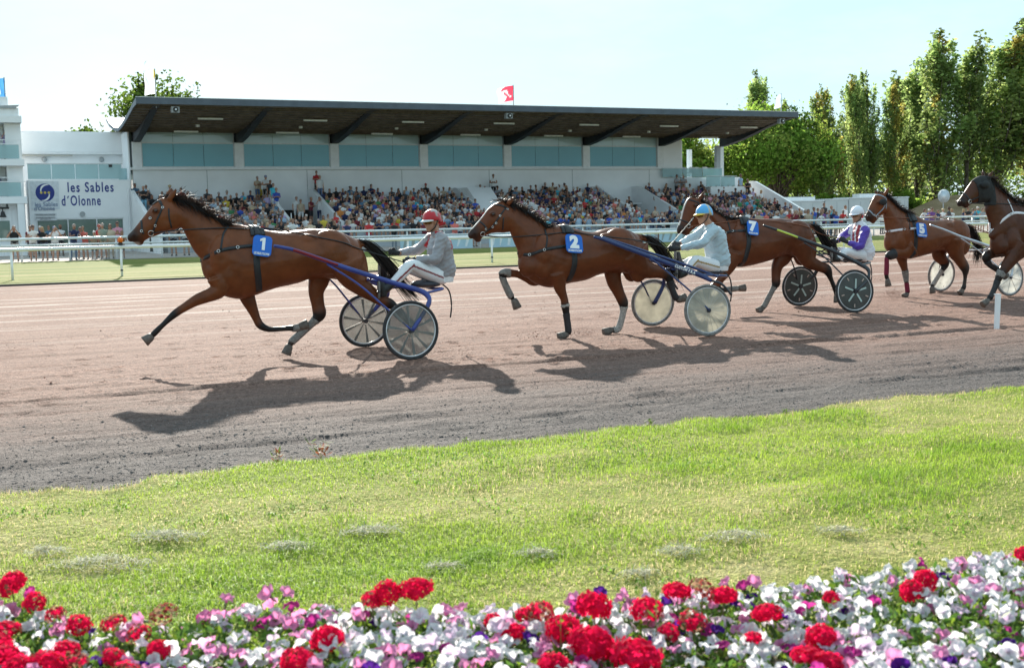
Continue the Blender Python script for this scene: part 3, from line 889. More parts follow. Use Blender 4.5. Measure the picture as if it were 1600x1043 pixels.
# soffit of boards that run along the stand, each lapping the next
nb = 22
for i in range(nb):
    n0 = 72.0 + 13.5 * i / nb; n1 = 72.0 + 13.5 * (i + 1) / nb
    z0 = np.interp(n0, [p[0] for p in prof_bot], [p[1] for p in prof_bot]); z1 = np.interp(n1, [p[0] for p in prof_bot], [p[1] for p in prof_bot])
    b = MB(); b.prism([(S0 + 0.02, n0 + 0.03, z0 - 0.07), (S0 + 0.02, n1, z1 + 0.02), (S0 + 0.02, n1, z1 + 0.10), (S0 + 0.02, n0 + 0.03, z0 + 0.02)], (0, 0, 0), (S1 - S0 - 0.04, 0, 0)); b.build("soffit_board", dark_roof, GS)
for sE in (S0 - 0.04, S1):
    b = MB(); b.prism([(sE, n, z + 0.02) for n, z in prof_top] + [(sE, n, z - 0.05) for n, z in prof_bot[::-1]], (0, 0, 0), (0.05, 0, 0)); b.build("roof_end_trim", fascia_m, GS)
for k, s in enumerate(COL + [56.4]):
    top = [(72.2, 8.42), (73.1, 8.42), (74.5, 8.18), (76.3, 7.91), (78.2, 7.67), (80.0, 7.55), (81.0, 7.6)]
    bot = [(81.0, 6.90), (80.6, 6.90), (79.6, 7.02), (78.3, 7.24), (76.8, 7.56), (75.0, 7.98), (73.1, 8.36), (72.2, 8.40)]
    b = MB(); b.prism([(s - 0.20, n, z) for n, z in top + bot], (0, 0, 0), (0.40, 0, 0)); b.build("roof_beam", beam_m, GS)
def roofz(n): return float(np.interp(n, [p[0] for p in prof_bot], [p[1] for p in prof_bot]))
for k in range(7):
    s = COL[k] + 3.2 if k < 6 else 54.3
    for n, o_ in ((75.0, 0.35), (79.0, -0.4)):
        b = MB(); b.bx(s + o_ - 0.75, s + o_ + 0.75, n - 0.06, n + 0.06, roofz(n) - 0.20, roofz(n) - 0.10); b.build("ceiling_light", tube_light_m, GS)
    b = MB(); b.tube([(s, 77.2, roofz(77.2) - 0.16), (s, 77.2, roofz(77.2) - 0.02)], 0.12, 12); b.build("round_ceiling_light", tube_light_m, GS)
for i, s in enumerate((12.6, 33.7, 55.4)):
    b = MB(); b.bx(s - 0.22, s + 0.22, 71.98, 72.32, 8.02, 8.36); o = b.build("loudspeaker", grey_m, GS)
    b = MB(); b.tube([(s, 71.90, 8.19), (s, 71.975, 8.19)], 0.15, 14); b.build("speaker_cone", black_m, o)
    b = MB(); b.tube([(s, 71.86, 8.19), (s, 71.895, 8.19)], 0.05, 10); b.build("cone_centre", white_metal, o)
# stepping: concrete tiers
ROWS = 13
def row_n(i): return 71.6 + 0.72 * i
def row_z(i): return 0.55 + 0.195 * i
GAPS = [(19.6, 22.8), (33.2, 35.2), (44.6, 48.2)]          # the openings through the seating
T0, T1 = 11.75, 58.1
for i in range(ROWS):
    n0 = row_n(i); z = row_z(i); n1 = row_n(i + 1) if i < ROWS - 1 else WALL_N - 0.004
    xs = [T0] + [q for g in GAPS for q in g] + [T1] if i >= 3 else [T0, T1]
    for a, c in zip(xs[0::2], xs[1::2]):
        b = MB(); b.bx(a, c, n0, n1 - 0.003, 0.0, z); b.build("seating_tier", concrete, GS)
        b = MB(); b.bx(a, c, n0 + 0.34, n0 + 0.66, z + 0.003, z + 0.40); b.build("bench", concrete, GS)
for i in range(8):
    b = MB(); b.bx(11.24, 11.73, 73.4 + i * 0.95, 74.347 + i * 0.95, 0.0, 0.55 + 0.29 * i); b.build("stair_step", concrete, GS)
b = MB(); b.bx(11.10, 11.19, WALL_N + 0.0, 84.3, 0.0, 7.6); b.build("end_wall", white_wall, GS)
# openings: dark doorway with side walls that slope with the seating
for gi, (a, c) in enumerate(GAPS):
    zt = row_z(ROWS - 1)
    if gi != 1:
        b = MB(); b.bx(a + 0.3, c - 0.3, WALL_N - 1.2, WALL_N - 1.15, 0.9, 2.45); b.build("opening_doorway", mat("dark_passage", (0.03, 0.026, 0.024), 0.9), GS)
        b = MB(); b.bx(a + 0.08, c - 0.08, 74.0, 79.5, 0.6, 0.9); b.build("opening_floor", concrete, GS)
    for s in (a, c):
        b = MB(); b.prism([(s - 0.10, 73.6, 0.6), (s - 0.10, 80.99, 0.6), (s - 0.10, 80.99, row_z(12) + 0.95), (s - 0.10, 80.0, row_z(12) + 0.95), (s - 0.10, 73.6, row_z(3) + 0.45)], (0, 0, 0), (0.20, 0, 0)); b.build("opening_side_wall", white_wall, GS)
    if gi == 1:
        b = MB(); b.prism([(a + 0.11, 75.3, 0.6), (a + 0.11, 80.98, 0.6), (a + 0.11, 80.98, row_z(12) + 0.9), (a + 0.11, 78.3, row_z(12) + 0.9), (a + 0.11, 75.3, row_z(5) + 0.25)], (0, 0, 0), (c - a - 0.22, 0, 0)); b.build("opening_cover", white_wall, GS)
    if gi != 1:
        b = MB()
        for q in (a + 0.13, c - 0.17): b.bx(q, q + 0.05, 74.4, 74.45, 0.9, 2.2)
        b.bx(a + 0.19, c - 0.18, 79.3, 79.36, 2.5, 2.56)
        b.build("handrail", white_metal, GS)
# stairs and sloping parapets at both ends
for (s, name) in ((11.0, "left"),):
    b = MB(); b.prism([(s, 70.0, 0.0), (s, 80.99, 0.0), (s, 80.99, 3.85), (s, 80.0, 3.85), (s, 70.6, 1.25), (s, 70.0, 1.25)], (0, 0, 0), (0.22, 0, 0)); b.build("end_parapet", white_wall, GS)
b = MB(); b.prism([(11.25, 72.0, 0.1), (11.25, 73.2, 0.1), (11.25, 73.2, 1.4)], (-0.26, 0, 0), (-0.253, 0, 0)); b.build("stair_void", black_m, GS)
for i in range(9):
    b = MB(); b.bx(58.12, 59.3, 72.0 + i * 0.95, 72.95 + i * 0.95 - 0.003, 0.0, 0.35 + 0.33 * i); b.build("stair_step", concrete, GS)
b = MB(); b.prism([(59.32, 72.4, 0.0), (59.32, 81.4, 0.0), (59.32, 81.4, 4.2), (59.32, 80.6, 4.15), (59.32, 72.4, 0.95)], (0, 0, 0), (0.22, 0, 0)); b.build("end_parapet", white_wall, GS)
# terrace at the far end: recessed glazing, columns, glass balustrade, chairs
b = MB(); b.bx(52.57, 58.0, WALL_N - 0.2, 88, 3.0, 4.5); b.build("terrace_slab", white_wall, GS)
b = MB(); b.bx(52.56, 52.9, WALL_N + 0.36, 86.0, 4.51, 7.9); b.build("terrace_side_wall", white_wall, GS)
b = MB(); b.bx(52.92, 55.1, 85.0, 85.1, 4.51, 7.6); b.build("terrace_glazing", stand_glass, GS)
b = MB(); b.bx(55.1, 55.25, 84.9, 85.2, 4.51, 7.6); b.bx(54.0, 54.08, 84.9, 84.99, 4.51, 7.6); b.bx(52.92, 55.09, 84.9, 84.985, 6.2, 6.3); b.build("terrace_frame", alu, GS)
for s, n in ((56.2, 81.3), (56.55, 81.3), (57.0, 86.5)):
    b = MB(); b.bx(s - 0.16, s + 0.16, n - 0.16, n + 0.16, 4.51, 7.0); b.build("terrace_column", white_metal if s != 56.2 else grey_m, GS)
for i in range(3):
    b = MB(); b.bx(50.7 + i * 1.85, 52.5 + i * 1.85, WALL_N - 0.35, WALL_N - 0.33, 4.53, 5.18); b.build("terrace_balustrade", rail_glass, GS)
b = MB(); b.bx(50.65, 56.2, WALL_N - 0.37, WALL_N - 0.31, 5.185, 5.225); b.build("balustrade_rail", alu, GS)
b = MB(); b.bx(54.0, 57.9, 79.0, WALL_N - 0.4, 0.0, 3.72); b.build("terrace_landing", white_wall, GS)
for i in range(2):
    b = MB(); b.bx(53.6 + i * 1.35, 54.9 + i * 1.35, 79.0, 79.02, 3.75, 4.5); b.build("landing_balustrade", rail_glass, GS)
b = MB(); b.bx(53.55, 56.4, 78.97, 79.05, 4.51, 4.55); b.build("balustrade_rail", alu, GS)
CL_ = ["metal terrace chair beside the white end wall", "metal terrace chair second from the end wall", "metal terrace chair in the middle of the terrace", "metal terrace chair next to the terrace column", "metal terrace chair nearest the corner of the terrace"]
for i in range(5):
    s = 53.3 + 0.62 * i
    t = thing("terrace_chair", CL_[i], "chair", W(s, 82.2 + 0.3 * (i % 2), 4.50), TH, "chairs on the glass fronted terrace")
    b = MB(); b.bx(-0.22, 0.22, -0.22, 0.22, 0.42, 0.46); b.build("seat", grey_m, t)
    b = MB(); b.bx(-0.22, 0.22, 0.20, 0.24, 0.465, 0.88); b.build("backrest", grey_m, t)
    for q in (-0.2, 0.2):
        for p in (-0.2, 0.2):
            b = MB(); b.tube([(q, p, 0), (q, p, 0.415)], 0.015, 6); b.build("leg", grey_m, t)

# ---- weighing room with the town's sign
WR = rthing("weighing_room", "white building with large blue les Sables d'Olonne lettering and glass balcony", "building")
b = MB(); b.bx(4.35, 11.58, 84.0, 90.0, 0, 7.75); b.build("rear_block", white_wall, WR)
b = MB(); b.bx(4.35, 11.1, 83.94, 84.0 - 0.003, 6.45, 7.70); b.build("upper_band", white_wall, WR)
b = MB(); b.bx(4.4, 11.15, 83.62, 83.93, 6.28, 6.42); b.build("awning_case", white_metal, WR)
b = MB(); b.bx(4.5, 8.0, 83.70, 83.86, 6.17, 6.24); b.build("awning_bar", blind_m, WR)
for s in (6.3, 9.8):
    b = MB(); v, f = ellipsoid((s, 83.9, 5.95), (0.17, 0.11, 0.17), 14, 8); b.add(v, f); b.build("bulkhead_lamp", grey_m, WR, True)
b = MB(); b.bx(5.0, 11.0, 80.0, 83.93, 2.15, 4.50); b.build("front_wall", white_wall, WR)
b = MB(); b.bx(10.5, 11.0, 80.0, 83.9, 0.0, 2.147); b.build("front_pier", white_wall, WR)
b = MB(); b.bx(5.0, 5.35, 80.0, 83.9, 0.0, 2.147); b.build("front_pier", white_wall, WR)
b = MB(); b.bx(5.35, 10.5, 80.05, 80.3, 0.0, 0.55); b.build("window_apron", white_wall, WR)
w = bpy.data.objects.new("window", None); C.objects.link(w); w.parent = WR
b = MB()
for s in (5.36, 7.15, 8.85, 10.44):
    b.bx(s, s + 0.06, 80.02, 80.12, 0.56, 2.14)
b.bx(5.43, 10.43, 80.02, 80.11, 2.08, 2.14)
b.build("window_frame", white_metal, w)
for a, c in ((5.43, 7.14), (7.22, 8.84), (8.92, 10.43)):
    b = MB(); b.bx(a, c, 80.06, 80.075, 0.57, 2.07); b.build("pane", room_glass, w)
b = MB(); b.bx(5.36, 10.49, 82.6, 82.7, 0.1, 2.14); b.build("inner_wall", mat("pale_green_room", (0.30, 0.33, 0.24), 0.9), w)
for i in range(4):
    a = 5.02 + i * 1.38
    b = MB(); b.bx(a, a + 1.34, 80.02, 80.04, 4.56, 5.46); b.build("balcony_pane", rail_glass, WR)
b = MB(); b.bx(10.6, 11.5, 82.0, 82.02, 4.56, 5.3); b.build("balcony_pane", rail_glass, WR)
b = MB(); b.bx(5.0, 10.58, 79.99, 80.06, 5.465, 5.52); b.build("balcony_rail", alu, WR)
b = MB(); b.bx(9.75, 9.95, 79.93, 80.0, 5.28, 5.45); b.build("camera_box", black_m, WR)
b = MB(); b.tube([(8.05, 79.90, 2.40), (8.05, 79.995, 2.40)], 0.16, 14); b.build("bulkhead_lamp", grey_m, WR)
b = MB(); b.tube([(10.85, 79.93, 0.0), (10.85, 79.93, 4.0)], 0.05, 8); b.build("downpipe", white_metal, WR)
b = MB(); b.tube([(11.62, 83.7, 2.9), (11.62, 83.7, 7.3)], 0.06, 8); b.build("downpipe", white_metal, WR)
def wtext(s, size, org, m, parent, name, bold=0.0, spacing=1.0, wfit=None, n=79.99, hfit=None):
    tm = text_mesh(s, size, 0.02, bold, spacing)
    V = verts(tm); lo, hi = V.min(0), V.max(0); V = V - (lo + hi) / 2
    if wfit: V[:, 0] *= wfit / (hi[0] - lo[0])
    if hfit: V[:, 1] *= hfit / (hi[1] - lo[1])
    V2 = np.stack([V[:, 0] + org[0], -V[:, 2] + n, V[:, 1] + org[1]], 1)
    tm.vertices.foreach_set("co", V2.astype(np.float32).ravel()); tm.update()
    return link(name, tm, m, parent)
# px(105..178, 286..300) -> along the wall
wtext("les Sables", 0.8, (8.62, 4.06), blue_paint, WR, "sign_lettering", 0.012, 1.2, 2.72, hfit=0.62)
wtext("d\u00b4Olonne", 0.8, (8.02, 3.24), blue_paint, WR, "sign_lettering", 0.012, 1.2, 2.30, hfit=0.64)
sg = link("town_badge", pymesh("town_badge", *(lambda b: (b.v, b.f))(MB().bx(5.12, 6.74, 79.965, 79.988, 2.74, 4.42))), mat("sign_panel_white", (0.62, 0.66, 0.70), 0.5), WR)
disc = [(5.94 + 0.545 * math.cos(t), 79.964, 3.74 + 0.545 * math.sin(t)) for t in np.linspace(0, 2 * math.pi, 40, endpoint=False)]
b = MB(); b.prism(disc, (0, -0.012, 0), (0, 0, 0)); b.build("badge_disc", blue_paint, sg)
# the white S-shaped sweep: two crescents
def crescent(cx, cz, a0, a1, r0, r1, w):
    o_, i_ = [], []
    for k, t in enumerate(np.linspace(rad(a0), rad(a1), 14)):
        u = k / 13; ww = w * math.sin(math.pi * (0.08 + 0.84 * u))
        r = r0 + (r1 - r0) * u
        o_.append((cx + (r + ww) * math.cos(t), 79.951, cz + (r + ww) * math.sin(t))); i_.append((cx + (r - ww) * math.cos(t), 79.951, cz + (r - ww) * math.sin(t)))
    return o_ + i_[::-1]
b = MB(); b.prism(crescent(6.06, 3.86, 75, 195, 0.36, 0.36, 0.055), (0, -0.008, 0), (0, 0, 0)); b.build("badge_sweep", print_white, sg)
b = MB(); b.prism(crescent(5.82, 3.62, -105, 15, 0.36, 0.36, 0.055), (0, -0.008, 0), (0, 0, 0)); b.build("badge_sweep", print_white, sg)
for q in (5.72, 5.94, 6.16):
    b = MB(); b.prism([(q + 0.075 * math.cos(t), 79.949, 3.74 + 0.075 * math.sin(t)) for t in np.linspace(0, 2 * math.pi, 14, endpoint=False)], (0, -0.006, 0), (0, 0, 0)); b.build("badge_dot", mat("badge_yellow", (0.62, 0.50, 0.08), 0.5), sg)
wtext("les Sables", 0.3, (5.98, 3.03), mat("badge_grey_blue", (0.10, 0.16, 0.30), 0.5), sg, "badge_lettering", 0.0, 1.0, 1.30, n=79.955, hfit=0.25)
wtext("d'Olonne", 0.3, (5.86, 2.78), MATS["badge_grey_blue"], sg, "badge_lettering", 0.0, 1.0, 1.18, n=79.955, hfit=0.25)
for z, txt, h in ((2.42, "ENTR\u00c9E BALANCES", 0.13), (2.18, "ENTR\u00c9E INTERDITE\nAU PUBLIC", 0.22)):
    sb = link("door_notice", pymesh("door_notice", *(lambda b: (b.v, b.f))(MB().bx(5.25, 6.55, 79.965, 79.988, z - h * 0.6 - 0.01, z + h * 0.6 - 0.01))), mat("notice_white", (0.66, 0.68, 0.70), 0.5), WR)
    wtext(txt, 0.12, (5.9, z - 0.01), mat("notice_ink", (0.06, 0.06, 0.09), 0.5), sb, "notice_lettering", 0.001, 1.0, 1.1, n=79.955, hfit=h * 0.78)

# ---- judges' tower at the edge of the frame
TW = rthing("judges_tower", "white three storey tower with open balconies at the frame edge", "tower")
n0 = 76.0; s1 = 4.55
b = MB(); b.bx(-6, s1 - 0.9, n0 + 1.6, 82, 0, 7.6); b.build("tower_core", white_wall, TW)
b = MB(); b.bx(s1 - 0.88, s1 - 0.02, n0 + 0.15, 82, 0.0, 7.6); b.build("tower_side_wall", white_wall, TW)
for z0, z1, ext in ((3.02, 3.42, 0.30), (5.18, 5.55, 0.2), (7.62, 8.0, 0.1)):
    b = MB(); b.bx(-6, s1 + ext * 0.3, n0 - 0.35, 82, z0, z1); b.build("floor_slab", white_wall, TW)
b = MB(); b.bx(-6, s1 - 0.1, n0 - 0.2, 81.9, 8.003, 8.45); b.build("roof_parapet", white_metal, TW)
b = MB(); b.bx(-6, s1 - 0.6, n0 + 0.6, 81, 8.453, 9.15); b.build("roof_cabin", white_metal, TW)
b = MB(); b.prism([(3.3, n0 - 0.3, 8.55), (4.5, n0 - 0.3, 8.62), (4.3, n0 - 0.3, 8.42), (3.4, n0 - 0.3, 8.42)], (0, 0, 0), (0, 0.5, 0)); b.build("roof_floodlight", grey_m, TW)
for zb in (3.45, 5.58):
    for i in range(3):
        b = MB(); b.bx(s1 - 2.05 - 1.8 * i + 0.1, s1 - 0.3 - 1.8 * i + 0.1, n0 - 0.32, n0 - 0.30, zb, zb + 0.78); b.build("balcony_pane", rail_glass, TW)
    b = MB(); b.bx(-6, s1, n0 - 0.345, n0 - 0.285, zb + 0.79, zb + 0.84); b.bx(s1 - 0.10, s1 - 0.05, n0 - 0.34, n0 - 0.29, zb, zb + 1.05); b.bx(-6, s1, n0 - 0.345, n0 - 0.285, zb + 1.04, zb + 1.08); b.build("balcony_rail", white_metal, TW)
    b = MB(); b.bx(1.0, s1 - 1.5, n0 + 1.45, n0 + 1.58, zb + 0.1, zb + 1.9); b.build("balcony_recess", mat("grey_beige_recess", (0.30, 0.28, 0.25), 0.9), TW)
b = MB(); b.bx(3.0, 3.4, n0 + 1.40, n0 + 1.44, 4.05 + 0.2, 4.5); b.bx(2.2, 2.6, n0 + 1.40, n0 + 1.44, 4.1, 4.5); b.build("notice_frame", mat("notice_frames", (0.18, 0.20, 0.28), 0.5), TW)
b = MB(); b.bx(0.5, s1 - 0.9, n0 - 0.02, n0 + 0.03, 0.9, 2.05); b.build("ground_floor_window", room_glass, TW)
b = MB(); b.bx(0.4, s1 - 0.8, n0 + 0.04, n0 + 0.12, 0.0, 3.0); b.build("ground_floor_wall", white_wall, TW)
b = MB(); b.bx(s1 - 0.45, s1 - 0.1, n0 - 0.33, n0 + 0.1, 0, 3.01); b.build("ground_floor_pier", white_wall, TW)
fl = rthing("bell", "dark bell hanging under the tower balcony", "bell")
b = MB(); R_ = []
for z, r in ((2.25, 0.20), (2.32, 0.17), (2.45, 0.12), (2.56, 0.10), (2.60, 0.03)):
    R_.append([(3.3 + r * math.cos(t), 75.75 + r * math.sin(t), z) for t in np.linspace(0, 2 * np.pi, 14, endpoint=False)])
v, f = ring_loft(np.array(R_)); b.add(v, f); b.build("bell_body", black_m, fl, True)
b = MB(); b.bx(2.95, 3.65, 75.72, 75.78, 2.72, 2.84); b.tube([(3.3, 75.75, 2.58), (3.3, 75.75, 2.74)], 0.03, 8); b.bx(3.0, 3.1, 75.72, 75.78, 2.84, 3.015); b.bx(3.5, 3.6, 75.72, 75.78, 2.84, 3.015); b.build("bell_yoke", black_m, fl)

# ---- flags
def flag(s, n, z0, z1, label, col_f, w, h, ang, seed, m_name):
    t = thing("flag", label, "flag", W(s, n, 0))
    b = MB(); b.tube([(0, 0, z0), (0, 0, z1)], 0.035, 8); b.build("flagpole", grey_m, t)
    nx_, nz_ = 18, 10
    V = []; K = []; F = []
    d = np.array([math.cos(ang), math.sin(ang), 0.0]); p = np.array([-d[1], d[0], 0])
    for i in range(nx_ + 1):
        for j in range(nz_ + 1):
            u, q = i / nx_, j / nz_
            wv = 0.16 * u * math.sin(5.5 * u + 2 * q + seed) + 0.05 * math.sin(9 * q + 3 * u)
            V.append(d * w * u * (0.92 + 0.05 * math.sin(q * 5)) + p * wv + np.array([0, 0, z1 - 0.05 - h * q - 0.22 * u * w * (0.4 + 0.5 * u)])); K.append(col_f(u, q))
    for i in range(nx_):
        for j in range(nz_):
            a = i * (nz_ + 1) + j; F.append((a, a + 1, a + nz_ + 2, a + nz_ + 1))
    me = nmesh("flag_cloth", V, F, True); point_color(me, "hue", np.array(K))
    link("flag_cloth", me, attr_mat("flag_fabric", "hue", rough=0.7, var=0.05, translucent=0.5), t)
wh = np.array([0.75, 0.77, 0.78])
def f_red(u, q):
    r = np.array([0.60, 0.05, 0.09])
    if u > 0.55 + 0.12 * math.sin(7 * q): return wh * 0.95
    if abs(q - 0.5 - 0.22 * math.sin(10 * u)) < 0.07 and u > 0.15: return wh
    return r
flag(34.15, 72.3, 8.3, 10.2, "red and white flag blowing on the middle of the stand roof", f_red, 1.25, 0.95, TH + math.pi, 1.0, "a")
flag(11.6, 72.4, 8.3, 10.5, "white and yellow flag at the rounded end of the stand roof", lambda u, q: np.array([0.70, 0.52, 0.06]) if (u < 0.16 and q < 0.35) else wh, 0.75, 1.35, TH + math.pi + 0.3, 2.0, "b")
flag(55.6, 72.4, 8.3, 10.2, "pale flag on the far corner of the stand roof", lambda u, q: np.array([0.52, 0.64, 0.74]) if abs(u - 0.5) + abs(q - 0.5) > 0.35 else np.array([0.66, 0.68, 0.55]), 0.8, 0.95, TH + math.pi + 0.4, 3.0, "c")
flag(3.85, 77, 8.45, 10.3, "blue flag with a white disc on the judges' tower roof", lambda u, q: wh if math.hypot((u - 0.5) * 1.0, q - 0.55) < 0.2 else np.array([0.08, 0.30, 0.62]), 1.0, 1.2, TH + math.pi + 0.5, 4.0, "d")

# ---- white cabins beyond the end of the stand, with cooling units on top
CAB = [(76.3, 5.9, "long white cabin with two cooling units, nearest the stand end"), (82.4, 3.0, "narrow white cabin between the two longer ones"), (85.5, 8.0, "white cabin with a tall cooling unit and a door beside the dark horse head")]
for i, (s, L, lab) in enumerate(CAB):
    c = rthing("site_cabin", lab, "cabin", "white site cabins beyond the stand")
    n = 100.0
    b = MB(); b.bx(s, s + L, n, n + 2.4, 0.05, 2.70 + 0.12 * i); b.build("cabin_body", mat("cabin_panel", (0.55, 0.56, 0.55), 0.6, var=0.05, scale=1), c)
    b = MB(); b.bx(s - 0.05, s + L + 0.05, n - 0.06, n + 2.46, 2.705 + 0.12 * i, 2.80 + 0.12 * i); b.build("cabin_roof", white_metal, c)
    for k in range(int(L / 1.5)):
        b = MB(); b.bx(s + 1.5 * k + 1.48, s + 1.5 * k + 1.52, n - 0.012, n - 0.002, 0.2, 2.6); b.build("panel_joint", grey_m, c)
    if i != 1:
        b = MB(); b.bx(s + 1.0 + 0.4 * i, s + L - (0.7 if i == 0 else 2.2), n + 0.5, n + 1.6, 2.81 + 0.12 * i, 3.16 + 0.12 * i); b.build("cooling_unit", white_plastic, c)
    if i == 2:
        b = MB(); b.bx(s + 3.2, s + 4.2, n - 0.03, n - 0.003, 0.1, 2.2); b.build("door", mat("cabin_door", (0.62, 0.62, 0.58), 0.5), c)
# satellite dish on a post
d_ = thing("satellite_dish", "round pale dish on a post before the brown bank", "dish", W(77.75, 79.0, 0))
b = MB(); b.tube([(0, 0, 0), (0, 0, 2.5)], 0.05, 8); b.build("dish_post", grey_m, d_)
R_ = []
for q in np.linspace(0.02, 1, 6):
    R_.append([(0.52 * q * math.cos(t), -0.12 + 0.14 * (1 - q * q), 2.75 + 0.58 * q * math.sin(t)) for t in np.linspace(0, 2 * np.pi, 22, endpoint=False)])
v, f = ring_loft(np.array(R_), True); b = MB(); b.add(v, f); o = b.build("dish_bowl", mat("dish_pale_blue", (0.58, 0.66, 0.72), 0.5), d_, True)

# ------------------------------------------------------------------ trees and the bank behind
leaf_mat = attr_mat("tree_leaf", "hue", rough=0.55, var=0.0, spec=0.3, translucent=0.80)
bark = mat("grey_brown_bark", (0.11, 0.09, 0.07), 0.9, var=0.4, scale=6, bump=0.5, bscale=12)
def leaves_mesh(name, P, size, hue, seed, up=0.25):
    r = np.random.default_rng(seed); k = len(P)
    d = r.normal(size=(k, 3)); d /= np.linalg.norm(d, axis=1, keepdims=True)
    e = np.cross(d, r.normal(size=(k, 3))); e /= np.linalg.norm(e, axis=1, keepdims=True)
    s = size * r.uniform(0.55, 1.35, (k, 1))
    V = np.stack([P - d * s, P + e * s * 0.62, P + d * s, P - e * s * 0.62], 1).reshape(-1, 3)
    me = nmesh(name, V, np.arange(4 * k).reshape(-1, 4))
    point_color(me, "hue", np.repeat(hue, 4, axis=0))
    return me
def poplar_mesh(H, R, seed, lean=-0.10, yellow=0.2):
    """Upright limbs sweeping up round a trunk, carrying tufts of leaves; the top bends with the wind."""
    r = np.random.default_rng(seed)
    limbs = []; pts = []; hue = []
    ax_ = lambda t: np.array([lean * H * t ** 2.2, 0.15 * math.sin(3 * t + seed), H * t])
    nl = 58
    for i in range(nl):
        t0 = r.uniform(0.07, 0.80); a = r.uniform(0, 6.283); L = (0.13 + 0.20 * (1 - t0)) * r.uniform(0.7, 1.25)
        base = ax_(t0)
        prof = math.sin(min(1, (t0 + 0.12) / 0.42) * math.pi / 2) * max(0.05, 1 - t0 ** 1.5) ** 0.8
        rr = R * prof * r.uniform(0.5, 1.5)
        tip = ax_(min(1.0, t0 + L)) + np.array([math.cos(a) * rr, math.sin(a) * rr, 0])
        mid = base * 0.5 + tip * 0.5 + np.array([math.cos(a) * rr * 0.25, math.sin(a) * rr * 0.25, -0.3])
        limbs.append((base, mid, tip))
        n_ = int(r.uniform(75, 165))
        u = r.uniform(0.12, 1.0, n_)[:, None] ** 0.55 * 1.08
        c = (1 - u) ** 2 * base + 2 * u * (1 - u) * mid + u * u * tip
        sp = 0.20 + 0.32 * np.sin(np.clip(u, 0, 1) * math.pi)
        q = c + r.normal(size=(n_, 3)) * sp * np.array([0.8, 0.8, 1.25])
        pts.append(q)
        h0 = np.array([0.275, 0.375, 0.125]) * r.uniform(0.55, 1.35)
        if r.random() < yellow: h0 = np.array([0.46, 0.40, 0.10]) * r.uniform(0.6, 1.1)
        elif r.random() < 0.35: h0 = np.array([0.41, 0.50, 0.17]) * r.uniform(0.7, 1.15)
        hue.append(h0 * r.uniform(0.7, 1.3, (n_, 1)))
    n_ = 160; t = r.uniform(0.75, 1.02, n_)
    pts.append(np.array([ax_(q) for q in t]) + r.normal(size=(n_, 3)) * np.array([0.3, 0.3, 0.4]) * (1.2 - t)[:, None] * 3); hue.append(np.array([0.10, 0.135, 0.03]) * r.uniform(0.6, 1.3, (n_, 1)))
    crown = leaves_mesh("crown", np.concatenate(pts), 0.20, np.concatenate(hue), seed)
    b = MB(); tt = np.linspace(0, 0.94, 10)
    b.tube([ax_(q) for q in tt], np.interp(tt, [0, 0.08, 0.94], [0.34, 0.24, 0.03]), 8); trunk = pymesh("trunk", b.v, b.f, True)
    b = MB()
    for base, mid, tip in limbs: b.tube(catmull([base, mid, tip], 4), np.linspace(0.065, 0.012, 9), 5)
    limb_ = pymesh("limb", b.v, b.f, True)
    return trunk, limb_, crown
POPV = [poplar_mesh(20.0, 2.0, 100 + i, [-0.09, -0.05, -0.07, -0.10, -0.04, -0.08][i], [0.03, 0.16, 0.06, 0.24, 0.05, 0.12][i]) for i in range(6)]
# along, across, height, width factor, variant, label
PO = [(86.3, 116, 17.6, 1.0, 0, "slender poplar showing above the stand roof corner"),
      (92.0, 112, 14.8, 0.9, 1, "thin pale poplar behind the broad green tree"),
      (94.2, 113, 15.8, 0.9, 3, "yellowing poplar beside the broad green tree"),
      (97.3, 112, 16.8, 0.8, 1, "narrow poplar, taller of the pale pair in the middle of the row"),
      (99.5, 113, 17.3, 0.85, 2, "narrow green poplar with a pointed top in mid row"),
      (102.4, 112, 16.4, 0.95, 3, "poplar with a lower blunt top between two taller ones"),
      (106.0, 109, 21.4, 1.35, 3, "tall poplar with yellow lower leaves and a leaning top"),
      (109.8, 108, 21.2, 1.2, 0, "dark green poplar with a forked top"),
      (113.8, 107, 22.6, 1.5, 2, "wide dark poplar left of the tallest"),
      (117.0, 105, 24.2, 1.75, 0, "tallest and broadest poplar of the row"),
      (121.5, 105, 23.5, 1.6, 2, "dark poplar cut by the frame edge"),
      (126.5, 105, 24.0, 1.6, 0, "poplar at the end of the row, mostly outside the view"),
      (88.6, 121, 14.8, 1.1, 3, "pale poplar just right of the stand's corner flag"), (90.6, 119, 15.0, 1.0, 1, "feathery poplar above the broad green tree"), (100.8, 118, 17.6, 1.0, 0, "back row poplar seen between the narrow ones"), (108.0, 114, 19.2, 1.1, 2, "back row poplar between the leaning and forked ones"),
      
      
      (111.9, 121, 18.8, 1.4, 1, "second row poplar filling the gap beside the forked one"), (96.0, 122, 14.5, 1.3, 2, "second row poplar behind the pale pair"), ]
for i, (s, n, H, wf, vi, lab) in enumerate(PO):
    tr, lb, cr = POPV[vi if i % 3 else (4 if vi in (0, 2) else 5)]
    t = thing("poplar_tree", lab, "tree", W(s, n, 0.0), i * 0.35 - 0.6, "poplars in the windbreak row")
    t.scale = (H / 20 * wf, H / 20 * wf, H / 20)
    for nm, me, m_ in (("trunk", tr, bark), ("limb", lb, bark), ("crown", cr, leaf_mat)):
        link(nm, me, m_, t)
